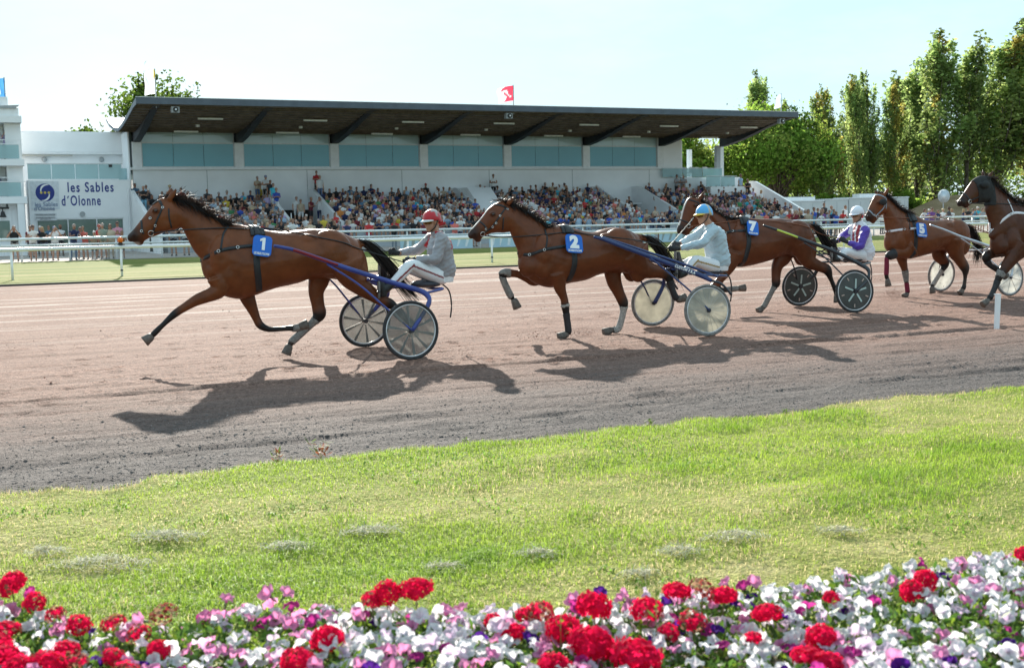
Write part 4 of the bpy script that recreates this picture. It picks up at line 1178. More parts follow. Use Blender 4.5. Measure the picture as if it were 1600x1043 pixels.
def broad_mesh(H, R, seed, dens=1.0, base_t=0.18, yel=0.10, dark=1.0):
    r = np.random.default_rng(seed); pts = []; hue = []; limbs = []
    for i in range(int(90 * dens)):
        a = r.uniform(0, 6.283); el = r.uniform(-0.25, 1.0)
        d = np.array([math.cos(a) * math.sqrt(max(0, 1 - el * el)), math.sin(a) * math.sqrt(max(0, 1 - el * el)), el])
        q = r.uniform(0.55, 1.0)
        c = np.array([0, 0, H * 0.55]) + d * np.array([R, R, H * 0.45]) * q
        limbs.append((np.array([0, 0, H * r.uniform(base_t, 0.5)]), np.array([0, 0, H * 0.5]) * 0.4 + c * 0.5, c))
        n_ = int(r.uniform(110, 230))
        pts.append(c + r.normal(size=(n_, 3)) * R * 0.14 * r.uniform(0.6, 1.3)); h0 = np.array([0.18, 0.29, 0.045]) * r.uniform(0.55, 1.5)
        if r.random() < yel: h0 = np.array([0.28, 0.34, 0.07])
        hue.append(h0 * dark * r.uniform(0.7, 1.35, (n_, 1)))
    crown = leaves_mesh("crown", np.concatenate(pts), 0.20, np.concatenate(hue), seed)
    b = MB(); b.tube([(0, 0, 0), (0.1, 0, H * 0.3), (0, 0.1, H * 0.7)], [0.42, 0.30, 0.10], 8); trunk = pymesh("trunk", b.v, b.f, True)
    b = MB()
    for p in limbs: b.tube(catmull(p, 4), np.linspace(0.10, 0.015, 9), 5)
    return trunk, pymesh("limb", b.v, b.f, True), crown
BR = [((82.5, 108), 12.5, 6.2, 201, 1.5, 0.18, 0.15, "broad dense green tree standing behind the end of the stand"), ((73.0, 112), 10.0, 4.5, 202, 1.0, 0.15, 0.3, "bright leafy tree seen through the terrace columns"), ((90.0, 117), 11.0, 4.5, 203, 1.0, 0.15, 0.25, "rounded tree filling the foot of the poplar row"),
      ((18.9, 118), 15.2, 5.0, 204, 0.7, 0.25, 0.0, "tree with ragged crown showing over the rounded end of the stand roof"), ((12.4, 116), 11.0, 2.6, 205, 0.4, 0.3, 0.3, "small treetop peeping over the weighing room roof")]
for (s, n), H, R, sd, de, bt, ye, lab in BR:
    tr, lb, cr = broad_mesh(H, R, sd, de, bt, ye, 0.45 if sd > 203 else 1.0)  # two trees over the roofs get backlit shade painted into their leaf colour
    t = thing("broadleaf_tree", lab, "tree", W(s, n, 0.0))
    for nm, me, m_ in (("trunk", tr, bark), ("limb", lb, bark), ("crown", cr, leaf_mat)): link(nm, me, m_, t)
# the wood beyond, one mass of foliage low behind the row
r_ = np.random.default_rng(401); P = []; K = []
for i in range(150):
    s_c, n_c = r_.uniform(84, 175), r_.uniform(134, 150); h_c = r_.uniform(2.5, 11.5) * (0.65 + 0.35 * min(1, (s_c - 84) / 40)); n_ = 130
    c = np.array(W(s_c, n_c, h_c)); P.append(c + r_.normal(size=(n_, 3)) * np.array([1.6, 1.6, 1.5])); K.append(np.array([0.16, 0.23, 0.06]) * r_.uniform(0.5, 1.4) * r_.uniform(0.75, 1.25, (n_, 1)))
link("woods", leaves_mesh("woods", np.concatenate(P), 0.34, np.concatenate(K), 402), leaf_mat, kind="stuff")
# undergrowth between the trunks
SH = [(96, 108, 3.0), (100.5, 109, 3.4), (104, 112, 3.0), (109, 111, 2.8), (113, 110, 3.4), (88, 106, 3.2)]
SHL = ["low bush at the foot of the yellowing poplar", "rounded bush under the pale pair of poplars", "bush under the leaning poplar", "bush behind the forked poplar", "dark bush at the foot of the broad poplars", "bush beside the white cabins"]
for i, (s, n, H) in enumerate(SH):
    tr, lb, cr = broad_mesh(H, 2.6, 300 + i, 0.35, 0.05, 0.3)
    t = thing("bush", SHL[i], "bush", W(s, n, 0.0), 0, "bushes at the foot of the poplars")
    link("stem", lb, bark, t); link("crown", cr, leaf_mat, t)
# dry brown bank at the far right
def bank_z(s, n):
    d = np.exp(-(((s - 101) / 7.5) ** 2 + ((n - 101.5) / 3.0) ** 2)) + 0.9 * np.exp(-(((s - 114) / 9.0) ** 2 + ((n - 102) / 3.0) ** 2))
    return -0.1 + 2.9 * d + 0.25 * d * (fbm(s * 0.5, n * 0.5, 77) - 0.5)
sheet("hill", np.arange(84, 140, 0.8), np.arange(93, 113, 0.8), bank_z, grass_sheet_mat("dry_bank", (0.16, 0.115, 0.065), (0.235, 0.175, 0.105), (0.30, 0.23, 0.15), (0.3, 0.3, 1)))

# ------------------------------------------------------------------ horses
from mathutils import noise as mnoise
HORSES = {'1': {'P': (-1.565, 15.045), 'th': 22, 'num': '1', 'head': ((3.002, 1.55, 2.97, 1.47, 0.05), (2.956, 1.595, 2.895, 1.434, 0.06), (2.879, 1.686, 2.778, 1.499, 0.064), (2.819, 1.76, 2.691, 1.526, 0.075), (2.741, 1.859, 2.591, 1.566, 0.098), (2.647, 1.946, 2.491, 1.585, 0.105), (2.531, 1.97, 2.415, 1.617, 0.09)), 'neck': ((2.442, 1.944, 2.396, 1.583, 0.085), (2.287, 1.891, 2.358, 1.497, 0.09), (2.149, 1.787, 2.309, 1.385, 0.11), (1.925, 1.665, 2.238, 1.277, 0.14)), 'torso': ((2.0, 1.629, 2.184, 1.126, 0.16), (1.822, 1.648, 2.098, 0.898, 0.21), (1.689, 1.622, 1.925, 0.785, 0.235), (1.555, 1.589, 1.716, 0.761, 0.26), (1.344, 1.547, 1.401, 0.855, 0.29), (1.16, 1.543, 1.106, 0.912, 0.3), (0.958, 1.561, 0.87, 0.973, 0.29), (0.708, 1.56, 0.634, 0.948, 0.27), (0.504, 1.505, 0.428, 0.909, 0.25), (0.347, 1.415, 0.273, 0.966, 0.18), (0.27, 1.296, 0.22, 1.098, 0.1)), 'legs': {'nf': ((2.06, 1.036, 0.119), (2.022, 0.886, 0.097), (2.282, 0.778, 0.069), (2.423, 0.702, 0.052), (2.544, 0.627, 0.047), (2.674, 0.515, 0.033), (2.778, 0.417, 0.038), (2.823, 0.375, 0.031)), 'ff': ((1.684, 0.814, 0.1), (1.657, 0.736, 0.089), (1.608, 0.611, 0.066), (1.567, 0.501, 0.051), (1.524, 0.421, 0.051), (1.426, 0.37, 0.037), (1.302, 0.366, 0.033), (1.185, 0.369, 0.034), (1.115, 0.366, 0.042), (1.043, 0.384, 0.034)), 'fh': ((0.769, 1.057, 0.172), (0.789, 0.932, 0.133), (0.826, 0.793, 0.099), (0.811, 0.635, 0.083), (0.801, 0.516, 0.086), (0.887, 0.418, 0.052), (1.05, 0.285, 0.047), (1.148, 0.204, 0.048), (1.189, 0.144, 0.031)), 'nh': ((0.521, 1.166, 0.232), (0.434, 0.947, 0.147), (0.2, 0.75, 0.088), (0.089, 0.675, 0.069), (-0.016, 0.631, 0.066), (-0.12, 0.547, 0.044), (-0.215, 0.447, 0.04), (-0.296, 0.364, 0.044), (-0.319, 0.307, 0.035))}, 'hoof': {'nf': ((2.823, 0.375), (2.896, 0.324)), 'ff': ((1.043, 0.384), (0.955, 0.408)), 'fh': ((1.189, 0.144), (1.229, 0.052)), 'nh': ((-0.319, 0.307), (-0.324, 0.203))}, 'ear': {'n': ((2.549, 1.946), (2.454, 2.062)), 'f': ((2.565, 1.959), (2.483, 2.076))}, 'eye': (2.703, 1.807), 'nostril': (2.951, 1.541), 'tail': ((0.355, 1.4), (0.195, 1.356), (-0.01, 1.146), (-0.2, 0.885), (-0.385, 0.67)), 'strap': {'girth': ((1.563, 1.568), (1.608, 1.223), (1.592, 0.99), (1.572, 0.848)), 'saddle': (1.486, 1.552), 'breast': ((2.228, 1.222), (2.035, 1.332), (1.812, 1.369), (1.609, 1.385)), 'neckstrap': ((1.878, 1.626), (1.968, 1.511), (2.013, 1.342)), 'cheek': ((2.651, 1.915), (2.63, 1.839), (2.702, 1.682), (2.74, 1.565), (2.765, 1.549)), 'noseband': ((2.856, 1.702), (2.858, 1.585), (2.843, 1.551)), 'throat': ((2.557, 1.83), (2.558, 1.729), (2.534, 1.611)), 'brow': ((2.726, 1.874), (2.651, 1.923), (2.622, 1.848)), 'bit': (2.762, 1.557), 'ring': ((2.865, 1.581), (2.761, 1.725), (2.712, 1.64), (2.622, 1.843)), 'rein': ((2.734, 1.557), (2.449, 1.584), (1.959, 1.598), (1.739, 1.584), (1.431, 1.584), (0.91, 1.474), (0.564, 1.393), (0.362, 1.315), (-0.123, 1.173))}, 'cloth': ((1.625, 1.518), (1.408, 1.494), (1.464, 1.226), (1.683, 1.271))}, '2': {'P': (2.37, 17.2), 'th': 18.6, 'num': '2', 'head': ((3.076, 1.471, 3.037, 1.39, 0.05), (3.019, 1.538, 2.962, 1.346, 0.06), (2.945, 1.614, 2.883, 1.398, 0.064), (2.877, 1.691, 2.79, 1.44, 0.075), (2.803, 1.778, 2.696, 1.452, 0.098), (2.719, 1.835, 2.572, 1.45, 0.105), (2.604, 1.882, 2.498, 1.468, 0.09)), 'neck': ((2.48, 1.843, 2.479, 1.408, 0.085), (2.304, 1.75, 2.439, 1.298, 0.09), (2.148, 1.648, 2.399, 1.208, 0.11), (1.97, 1.516, 2.38, 1.089, 0.14)), 'torso': ((1.975, 1.519, 2.363, 0.993, 0.16), (1.817, 1.525, 2.247, 0.816, 0.21), (1.658, 1.504, 2.064, 0.714, 0.235), (1.527, 1.475, 1.878, 0.689, 0.26), (1.358, 1.436, 1.652, 0.743, 0.29), (1.263, 1.434, 1.444, 0.77, 0.3), (1.148, 1.467, 1.195, 0.85, 0.29), (0.975, 1.489, 0.963, 0.878, 0.27), (0.782, 1.45, 0.741, 0.835, 0.25), (0.627, 1.366, 0.564, 0.856, 0.18), (0.531, 1.23, 0.485, 0.97, 0.1)), 'legs': {'nf': ((1.882, 0.895, 0.146), (1.856, 0.787, 0.107), (1.84, 0.68, 0.083), (1.786, 0.544, 0.057), (1.769, 0.436, 0.059), (1.75, 0.288, 0.043), (1.729, 0.126, 0.048), (1.732, 0.072, 0.04), (1.761, 0.033, 0.032)), 'ff': ((2.043, 0.85, 0.128), (2.13, 0.799, 0.091), (2.243, 0.841, 0.067), (2.384, 0.889, 0.053), (2.56, 0.901, 0.061), (2.575, 0.835, 0.053), (2.519, 0.693, 0.048), (2.468, 0.59, 0.045), (2.427, 0.535, 0.028)), 'fh': ((0.936, 0.963, 0.151), (0.945, 0.853, 0.127), (0.924, 0.729, 0.11), (0.851, 0.56, 0.083), (0.79, 0.419, 0.075), (0.794, 0.308, 0.06), (0.839, 0.144, 0.055), (0.889, 0.007, 0.053), (0.991, -0.009, 0.039)), 'nh': ((0.776, 1.142, 0.265), (0.661, 0.962, 0.168), (0.526, 0.886, 0.121), (0.37, 0.855, 0.089), (0.242, 0.806, 0.075), (0.184, 0.66, 0.057), (0.126, 0.515, 0.059), (0.077, 0.459, 0.047))}, 'hoof': {'nf': ((1.761, 0.046), (1.876, 0.005)), 'ff': ((2.42, 0.528), (2.359, 0.384)), 'fh': ((0.991, -0.009), (1.129, -0.03)), 'nh': ((0.067, 0.458), (-0.083, 0.497))}, 'ear': {'n': ((2.55, 1.846), (2.46, 1.929)), 'f': ((2.56, 1.864), (2.49, 1.922))}, 'eye': (2.764, 1.698), 'nostril': (3.02, 1.455), 'tail': ((0.617, 1.366), (0.442, 1.308), (0.275, 1.161), (0.148, 0.959), (0.03, 0.72)), 'strap': {'girth': ((1.713, 1.463), (1.673, 1.118), (1.694, 0.912), (1.734, 0.775)), 'saddle': (1.64, 1.495), 'breast': ((2.462, 1.178), (2.268, 1.15), (2.096, 1.214), (1.774, 1.251)), 'neckstrap': ((2.023, 1.488), (2.037, 1.373), (2.077, 1.224)), 'cheek': ((2.577, 1.783), (2.672, 1.677), (2.778, 1.533), (2.851, 1.476), (2.913, 1.448)), 'noseband': ((2.931, 1.604), (2.881, 1.555), (2.841, 1.495)), 'throat': ((2.621, 1.657), (2.628, 1.569), (2.625, 1.491)), 'brow': ((2.731, 1.824), (2.638, 1.813), (2.556, 1.773)), 'bit': (2.904, 1.443), 'ring': ((2.861, 1.505), (2.726, 1.581), (2.672, 1.677), (2.768, 1.533), (2.557, 1.763)), 'rein': ((2.844, 1.418), (2.536, 1.391), (1.796, 1.437), (1.718, 1.48), (1.44, 1.404), (0.681, 1.299), (0.371, 1.229), (0.254, 1.182))}, 'cloth': ((1.798, 1.422), (1.558, 1.408), (1.581, 1.134), (1.821, 1.166))}, '7': {'P': (5.32, 20.51), 'th': 17.5, 'num': '7', 'head': ((2.751, 1.423, 2.686, 1.341, 0.05), (2.717, 1.504, 2.588, 1.316, 0.06), (2.684, 1.607, 2.489, 1.381, 0.064), (2.642, 1.754, 2.39, 1.453, 0.075), (2.593, 1.856, 2.283, 1.51, 0.098), (2.524, 1.926, 2.217, 1.568, 0.105), (2.404, 1.913, 2.167, 1.59, 0.09)), 'neck': ((2.298, 1.859, 2.126, 1.507, 0.085), (2.1, 1.718, 2.069, 1.356, 0.09), (1.901, 1.607, 2.003, 1.22, 0.11), (1.717, 1.562, 1.945, 1.083, 0.14)), 'torso': ((1.692, 1.577, 1.915, 1.007, 0.16), (1.516, 1.573, 1.834, 0.827, 0.21), (1.375, 1.56, 1.718, 0.771, 0.235), (1.222, 1.552, 1.541, 0.77, 0.26), (1.032, 1.548, 1.293, 0.81, 0.29), (0.912, 1.551, 1.055, 0.867, 0.3), (0.793, 1.544, 0.804, 0.944, 0.29), (0.636, 1.514, 0.598, 0.917, 0.27), (0.479, 1.468, 0.428, 0.859, 0.25), (0.357, 1.391, 0.307, 0.888, 0.18), (0.259, 1.25, 0.222, 0.992, 0.1)), 'legs': {'nf': ((1.804, 1.022, 0.165), (1.872, 0.829, 0.127), (1.955, 0.682, 0.082), (2.106, 0.523, 0.063), (2.239, 0.408, 0.06), (2.338, 0.277, 0.042), (2.438, 0.161, 0.049), (2.487, 0.104, 0.039)), 'ff': ((1.701, 0.953, 0.152), (1.769, 0.773, 0.106), (1.871, 0.624, 0.076), (1.973, 0.476, 0.061), (1.905, 0.397, 0.049), (1.753, 0.399, 0.043), (1.669, 0.404, 0.046), (1.584, 0.408, 0.037)), 'fh': ((0.675, 1.09, 0.193), (0.734, 0.917, 0.161), (0.842, 0.763, 0.108), (0.872, 0.589, 0.082), (0.875, 0.466, 0.079), (0.931, 0.372, 0.063), (1.029, 0.209, 0.066), (1.092, 0.106, 0.063), (1.143, 0.038, 0.045)), 'nh': ((0.577, 1.144, 0.242), (0.517, 0.97, 0.159), (0.418, 0.828, 0.125), (0.22, 0.739, 0.091), (0.077, 0.679, 0.087), (-0.0, 0.528, 0.066), (-0.077, 0.367, 0.056), (-0.112, 0.278, 0.049), (-0.118, 0.225, 0.039))}, 'hoof': {'nf': ((2.487, 0.104), (2.586, 0.048)), 'ff': ((1.584, 0.408), (1.43, 0.418)), 'fh': ((1.143, 0.038), (1.225, -0.037)), 'nh': ((-0.118, 0.225), (-0.133, 0.128))}, 'ear': {'n': ((2.414, 1.867), (2.309, 2.004)), 'f': ((2.46, 1.9), (2.486, 1.963))}, 'eye': (2.47, 1.786), 'nostril': (2.709, 1.415), 'tail': ((0.357, 1.423), (0.199, 1.388), (0.051, 1.203), (-0.11, 0.983), (-0.185, 0.873)), 'strap': {'girth': ((1.584, 1.466), (1.576, 1.198), (1.618, 0.961), (1.668, 0.783)), 'saddle': (1.465, 1.539), 'breast': ((2.089, 1.247), (1.94, 1.332), (1.824, 1.359), (1.607, 1.362)), 'neckstrap': ((1.896, 1.576), (1.872, 1.457), (1.864, 1.36)), 'cheek': ((2.413, 1.822), (2.463, 1.661), (2.562, 1.486), (2.595, 1.457)), 'noseband': ((2.702, 1.563), (2.596, 1.516), (2.547, 1.486)), 'throat': ((2.299, 1.732), (2.283, 1.613)), 'brow': ((2.559, 1.883), (2.462, 1.845), (2.397, 1.822)), 'bit': (2.58, 1.457), 'ring': ((2.562, 1.486), (2.529, 1.559), (2.513, 1.455)), 'rein': ((2.562, 1.457), (2.203, 1.486), (1.64, 1.541), (1.569, 1.558), (0.918, 1.486), (0.49, 1.392), (0.175, 1.281), (-0.064, 1.198))}, 'cloth': ((1.594, 1.547), (1.386, 1.521), (1.453, 1.255), (1.645, 1.289))}, '5': {'P': (8.7, 23.4), 'th': 22, 'num': '5', 'head': ((2.279, 1.593, 2.234, 1.457, 0.05), (2.247, 1.66, 2.139, 1.421, 0.06), (2.203, 1.745, 2.047, 1.465, 0.064), (2.162, 1.817, 1.964, 1.543, 0.075), (2.116, 1.889, 1.9, 1.587, 0.098), (2.038, 1.96, 1.844, 1.627, 0.105), (1.927, 1.972, 1.817, 1.665, 0.09)), 'neck': ((1.8, 1.903, 1.88, 1.564, 0.085), (1.671, 1.788, 1.859, 1.427, 0.09), (1.5, 1.671, 1.829, 1.267, 0.11), (1.356, 1.6, 1.819, 1.13, 0.14)), 'torso': ((1.27, 1.564, 1.815, 1.016, 0.16), (1.126, 1.527, 1.745, 0.877, 0.21), (1.039, 1.484, 1.574, 0.791, 0.235), (0.922, 1.455, 1.344, 0.727, 0.26), (0.777, 1.44, 1.115, 0.754, 0.29), (0.631, 1.447, 0.883, 0.8, 0.3), (0.455, 1.457, 0.592, 0.866, 0.29), (0.277, 1.435, 0.356, 0.86, 0.27), (0.098, 1.392, 0.133, 0.842, 0.25), (-0.017, 1.308, -0.007, 0.897, 0.18), (-0.085, 1.2, -0.076, 1.012, 0.1)), 'legs': {'nf': ((1.342, 0.936, 0.207), (1.455, 0.866, 0.126), (1.654, 0.849, 0.087), (1.845, 0.809, 0.082), (1.906, 0.747, 0.061), (1.905, 0.633, 0.05), (1.909, 0.474, 0.048), (1.897, 0.405, 0.05), (1.882, 0.359, 0.036)), 'ff': ((1.352, 0.863, 0.174), (1.345, 0.723, 0.111), (1.303, 0.583, 0.077), (1.272, 0.466, 0.063), (1.244, 0.278, 0.054), (1.221, 0.126, 0.056), (1.232, 0.056, 0.042)), 'fh': ((0.402, 0.953, 0.189), (0.459, 0.79, 0.146), (0.368, 0.681, 0.113), (0.301, 0.596, 0.085), (0.423, 0.435, 0.064), (0.539, 0.286, 0.052), (0.603, 0.21, 0.054), (0.626, 0.159, 0.04)), 'nh': ((0.347, 1.095, 0.256), (0.313, 0.861, 0.175), (0.215, 0.695, 0.117), (0.084, 0.527, 0.098), (0.066, 0.362, 0.063), (0.087, 0.198, 0.061), (0.104, 0.14, 0.059), (0.126, 0.094, 0.042))}, 'hoof': {'nf': ((1.882, 0.359), (1.855, 0.232)), 'ff': ((1.232, 0.056), (1.306, -0.011)), 'fh': ((0.626, 0.159), (0.606, 0.052)), 'nh': ((0.126, 0.094), (0.194, 0.038))}, 'ear': {'n': ((1.941, 1.937), (1.833, 2.073)), 'f': ((1.968, 1.963), (2.028, 2.017))}, 'eye': (2.061, 1.791), 'nostril': (2.274, 1.548), 'tail': ((-0.016, 1.331), (-0.128, 1.294), (-0.251, 1.149), (-0.362, 0.887), (-0.343, 0.638)), 'strap': {'girth': ((1.306, 1.438), (1.33, 1.097), (1.327, 0.938), (1.396, 0.758)), 'saddle': (1.126, 1.504), 'breast': ((1.997, 1.249), (1.801, 1.256), (1.577, 1.289), (1.236, 1.3)), 'neckstrap': ((1.425, 1.554), (1.423, 1.44), (1.478, 1.294)), 'cheek': ((1.909, 1.857), (1.976, 1.677), (2.114, 1.544)), 'noseband': ((2.244, 1.659), (2.174, 1.568), (2.09, 1.533)), 'throat': ((1.908, 1.789), (1.915, 1.676)), 'brow': ((2.146, 1.927), (2.035, 1.93), (1.909, 1.868)), 'bit': (2.076, 1.533), 'ring': ((2.1, 1.533), (2.031, 1.543), (2.142, 1.567)), 'rein': ((2.042, 1.524), (1.239, 1.487), (0.836, 1.486), (0.487, 1.491), (-0.107, 1.317), (-0.469, 1.216))}, 'cloth': ((1.334, 1.415), (1.098, 1.395), (1.145, 1.111), (1.373, 1.144))}, '6': {'P': (10.37, 20.9), 'th': 22, 'num': '6', 'head': ((3.414, 1.778, 3.372, 1.692, 0.05), (3.359, 1.839, 3.268, 1.671, 0.06), (3.282, 1.924, 3.153, 1.713, 0.064), (3.206, 2.021, 3.043, 1.741, 0.075), (3.113, 2.106, 2.884, 1.747, 0.098), (2.973, 2.166, 2.796, 1.77, 0.105), (2.836, 2.166, 2.743, 1.831, 0.09)), 'neck': ((2.716, 2.079, 2.844, 1.635, 0.085), (2.537, 1.953, 2.782, 1.46, 0.09), (2.307, 1.801, 2.737, 1.31, 0.11), (2.109, 1.736, 2.75, 1.161, 0.14)), 'torso': ((1.911, 1.695, 2.677, 1.034, 0.16), (1.712, 1.667, 2.545, 0.93, 0.21), (1.544, 1.644, 2.284, 0.859, 0.235), (1.376, 1.632, 1.954, 0.832, 0.26), (1.071, 1.627, 1.522, 0.875, 0.29), (0.798, 1.641, 1.118, 0.94, 0.3), (0.522, 1.662, 0.743, 1.02, 0.29), (0.207, 1.645, 0.396, 1.024, 0.27), (-0.042, 1.576, 0.043, 1.002, 0.25), (-0.26, 1.454, -0.205, 1.035, 0.18), (-0.374, 1.294, -0.345, 1.11, 0.1)), 'legs': {'nf': ((2.22, 1.023, 0.226), (2.346, 0.889, 0.145), (2.51, 0.707, 0.1), (2.639, 0.561, 0.075), (2.737, 0.365, 0.055), (2.826, 0.212, 0.06), (2.889, 0.152, 0.05)), 'ff': ((2.129, 1.068, 0.191), (2.258, 0.983, 0.132), (2.518, 0.927, 0.096), (2.71, 0.852, 0.076), (2.627, 0.723, 0.056), (2.512, 0.661, 0.051), (2.429, 0.615, 0.056), (2.379, 0.581, 0.046)), 'fh': ((0.166, 1.201, 0.224), (0.123, 0.962, 0.159), (-0.025, 0.8, 0.111), (-0.173, 0.662, 0.088), (-0.146, 0.424, 0.059), (-0.01, 0.243, 0.058), (0.059, 0.166, 0.045)), 'nh': ((0.186, 1.28, 0.26), (0.142, 1.019, 0.182), (-0.007, 0.807, 0.12), (-0.192, 0.617, 0.095), (-0.237, 0.379, 0.063), (-0.226, 0.195, 0.063), (-0.194, 0.117, 0.047))}, 'hoof': {'nf': ((2.889, 0.152), (3.018, 0.078)), 'ff': ((2.379, 0.581), (2.28, 0.514)), 'fh': ((0.059, 0.166), (0.126, 0.049)), 'nh': ((-0.194, 0.117), (-0.108, 0.016))}, 'ear': {'n': ((2.87, 2.146), (2.78, 2.248)), 'f': ((2.843, 2.156), (2.843, 2.276))}, 'eye': (3.041, 2.016), 'nostril': (3.397, 1.765), 'tail': ((-0.296, 1.454), (-0.478, 1.398), (-0.666, 1.209), (-0.786, 0.94), (-0.761, 0.674)), 'strap': {'girth': ((1.863, 1.59), (1.853, 1.241), (1.846, 1.015), (1.907, 0.816)), 'saddle': (1.645, 1.654), 'breast': ((2.931, 1.358), (2.809, 1.275), (2.432, 1.551), (2.042, 1.539)), 'neckstrap': ((2.437, 1.787), (2.396, 1.675), (2.367, 1.55)), 'cheek': ((2.889, 2.003), (3.012, 1.857), (3.262, 1.762)), 'noseband': ((3.331, 1.922), (3.266, 1.812), (3.218, 1.762)), 'throat': ((2.872, 1.929), (2.891, 1.806)), 'brow': ((3.175, 2.103), (3.05, 2.139), (2.917, 2.101)), 'bit': (3.234, 1.762), 'ring': ((3.262, 1.762),), 'rein': ((3.197, 1.735), (2.242, 1.702), (1.783, 1.665), (0.911, 1.652))}}}
coat_mat = attr_mat("horse_coat", "coat", rough=0.40, var=0.42, scale=6.5, spec=0.28, sheen=0.0, bump=0.30, bscale=16.0)
hair_mat = attr_mat("horse_hair", "hair", rough=0.5, var=0.0, translucent=0.25)
hoof_mat = mat("hoof_horn", (0.12, 0.10, 0.085), 0.6, var=0.35, scale=30, bump=0.3)
strap_mat = mat("harness_strap", (0.018, 0.019, 0.022), 0.45, var=0.3, scale=40)
strap_brown = mat("tan_leather_rein", (0.22, 0.075, 0.035), 0.5, var=0.25, scale=40)
strap_white = mat("white_harness_strap", (0.72, 0.70, 0.74), 0.55, var=0.1)
steel = mat("bright_steel", (0.62, 0.62, 0.62), 0.22, metal=1.0, var=0.1)
boot_grey = mat("dusty_grey_boot", (0.20, 0.185, 0.17), 0.75, var=0.4, scale=30, bump=0.4)
boot_pale = mat("pale_dusty_bandage", (0.36, 0.33, 0.30), 0.85, var=0.4, scale=40, bump=0.5)
boot_black = mat("black_neoprene_boot", (0.022, 0.022, 0.024), 0.55, var=0.4, scale=25)
boot_red = mat("wine_red_wrap", (0.17, 0.012, 0.035), 0.8, var=0.3, scale=30, bump=0.3)
cloth_blue = mat("blue_number_cloth", (0.010, 0.125, 0.52), 0.5, var=0.08, scale=20)
print_white = mat("white_print", (0.8, 0.8, 0.8), 0.55, var=0.04)
eye_mat = mat("horse_eye", (0.012, 0.008, 0.006), 0.08, var=0.1, spec=0.7)
hood_mat = mat("black_cloth_hood", (0.02, 0.021, 0.022), 0.8, var=0.3, scale=20, bump=0.3)

def sag_rings(st, n=28, per=4, top=0.72):
    """Stations (x_top,z_top,x_bottom,z_bottom,half width) -> egg-shaped rings, narrower along the top."""
    S = catmull(np.array(st, float), per)
    a = np.linspace(0, 2 * np.pi, n, endpoint=False)
    R = []
    for x0, z0, x1, z1, w in S:
        c = np.array([(x0 + x1) / 2, 0, (z0 + z1) / 2]); h = np.array([(x0 - x1) / 2, 0, (z0 - z1) / 2])
        cs, sn = np.cos(a), np.sin(a)
        wid = w * np.sign(sn) * np.abs(sn) ** 0.9 * np.where(cs > 0, 1 - (1 - top) * cs ** 1.5 if False else 1 - (1 - top) * np.abs(cs), 1 - 0.12 * np.abs(cs))
        R.append(c + cs[:, None] * h + wid[:, None] * np.array([0, 1.0, 0]))
    return ring_loft(R)
def chain_param(V, pts, side):
    """Nearest fractional index along a leg's joints and the distance, for every vertex."""
    P = np.array([(p[0], side, p[1]) for p in pts]); best = np.full(len(V), 9.0); par = np.full(len(V), -1.0)
    for i in range(len(P) - 1):
        d = P[i + 1] - P[i]; L = d @ d
        t = np.clip(((V - P[i]) @ d) / L, 0, 1)
        q = np.linalg.norm(V - (P[i] + t[:, None] * d), axis=1)
        m = q < best
        best[m] = q[m]; par[m] = i + t[m]
    return par, best
def strands(name, roots, dirs, lens, rad0, col, parent, droop=0.6, seg=5, wave=0.03, seed=1):
    """Hair as thin tapering ribbons, two crossed blades wide enough to catch light."""
    r = np.random.default_rng(seed)
    V = []; F = []; K = []
    for p, d, L in zip(roots, dirs, lens):
        d = d / np.linalg.norm(d)
        side = np.cross(d, r.normal(size=3)); side /= np.linalg.norm(side)
        w1, ph = r.normal(size=3) * wave, r.uniform(0, 6)
        o = len(V)
        cc = col * r.uniform(0.6, 1.5)
        for k in range(seg + 1):
            t = k / seg
            q = p + d * L * t + np.array([0, 0, -1]) * droop * L * t * t + w1 * L * math.sin(ph + 5 * t) * t * 4
            wd = rad0 * (1 - 0.85 * t)
            V.append(q - side * wd); V.append(q + side * wd); K += [cc, cc]
        for k in range(seg):
            a = o + 2 * k
            F.append((a, a + 1, a + 3, a + 2))
    me = nmesh(name, V, F)
    point_color(me, "hair", np.array(K))
    return link(name, me, hair_mat, parent)
KNEE = {'1': dict(nf=4, ff=4, fh=4, nh=4), '2': dict(nf=4, ff=4, fh=4, nh=4), '7': dict(nf=4, ff=3, fh=4, nh=4), '5': dict(nf=3, ff=3, fh=3, nh=3), '6': dict(nf=3, ff=3, fh=3, nh=3)}
LEGY = dict(nf=0.13, ff=-0.13, nh=0.15, fh=-0.15)
LEGNAME = dict(nf='near fore', ff='off fore', nh='near hind', fh='off hind')
def lathook(bv, x, z, side):
    """A point on the flank at (x, z): seen square from the side, or the nearest one."""
    h = bv.ray_cast(Vector((x, side * 1.2, z)), Vector((0, -side, 0)))
    if h[0] is not None:
        return np.array(h[0]), np.array(h[1])
    h = bv.find_nearest(Vector((x, 0, z)))
    return np.array(h[0]), np.array(h[1])
def ribbon(mb, P, Nn, w, th=0.005, lift=0.003):
    P = np.asarray(P); Nn = np.asarray(Nn)
    tg = np.gradient(P, axis=0); tg /= np.maximum(np.linalg.norm(tg, axis=1, keepdims=True), 1e-9)
    S = np.cross(Nn, tg); S /= np.maximum(np.linalg.norm(S, axis=1, keepdims=True), 1e-9)
    Q = np.stack([P + Nn * lift - S * w / 2, P + Nn * (lift + th) - S * w / 2, P + Nn * (lift + th) + S * w / 2, P + Nn * lift + S * w / 2], 1)
    v, f = ring_loft(Q)
    mb.add(v, f)
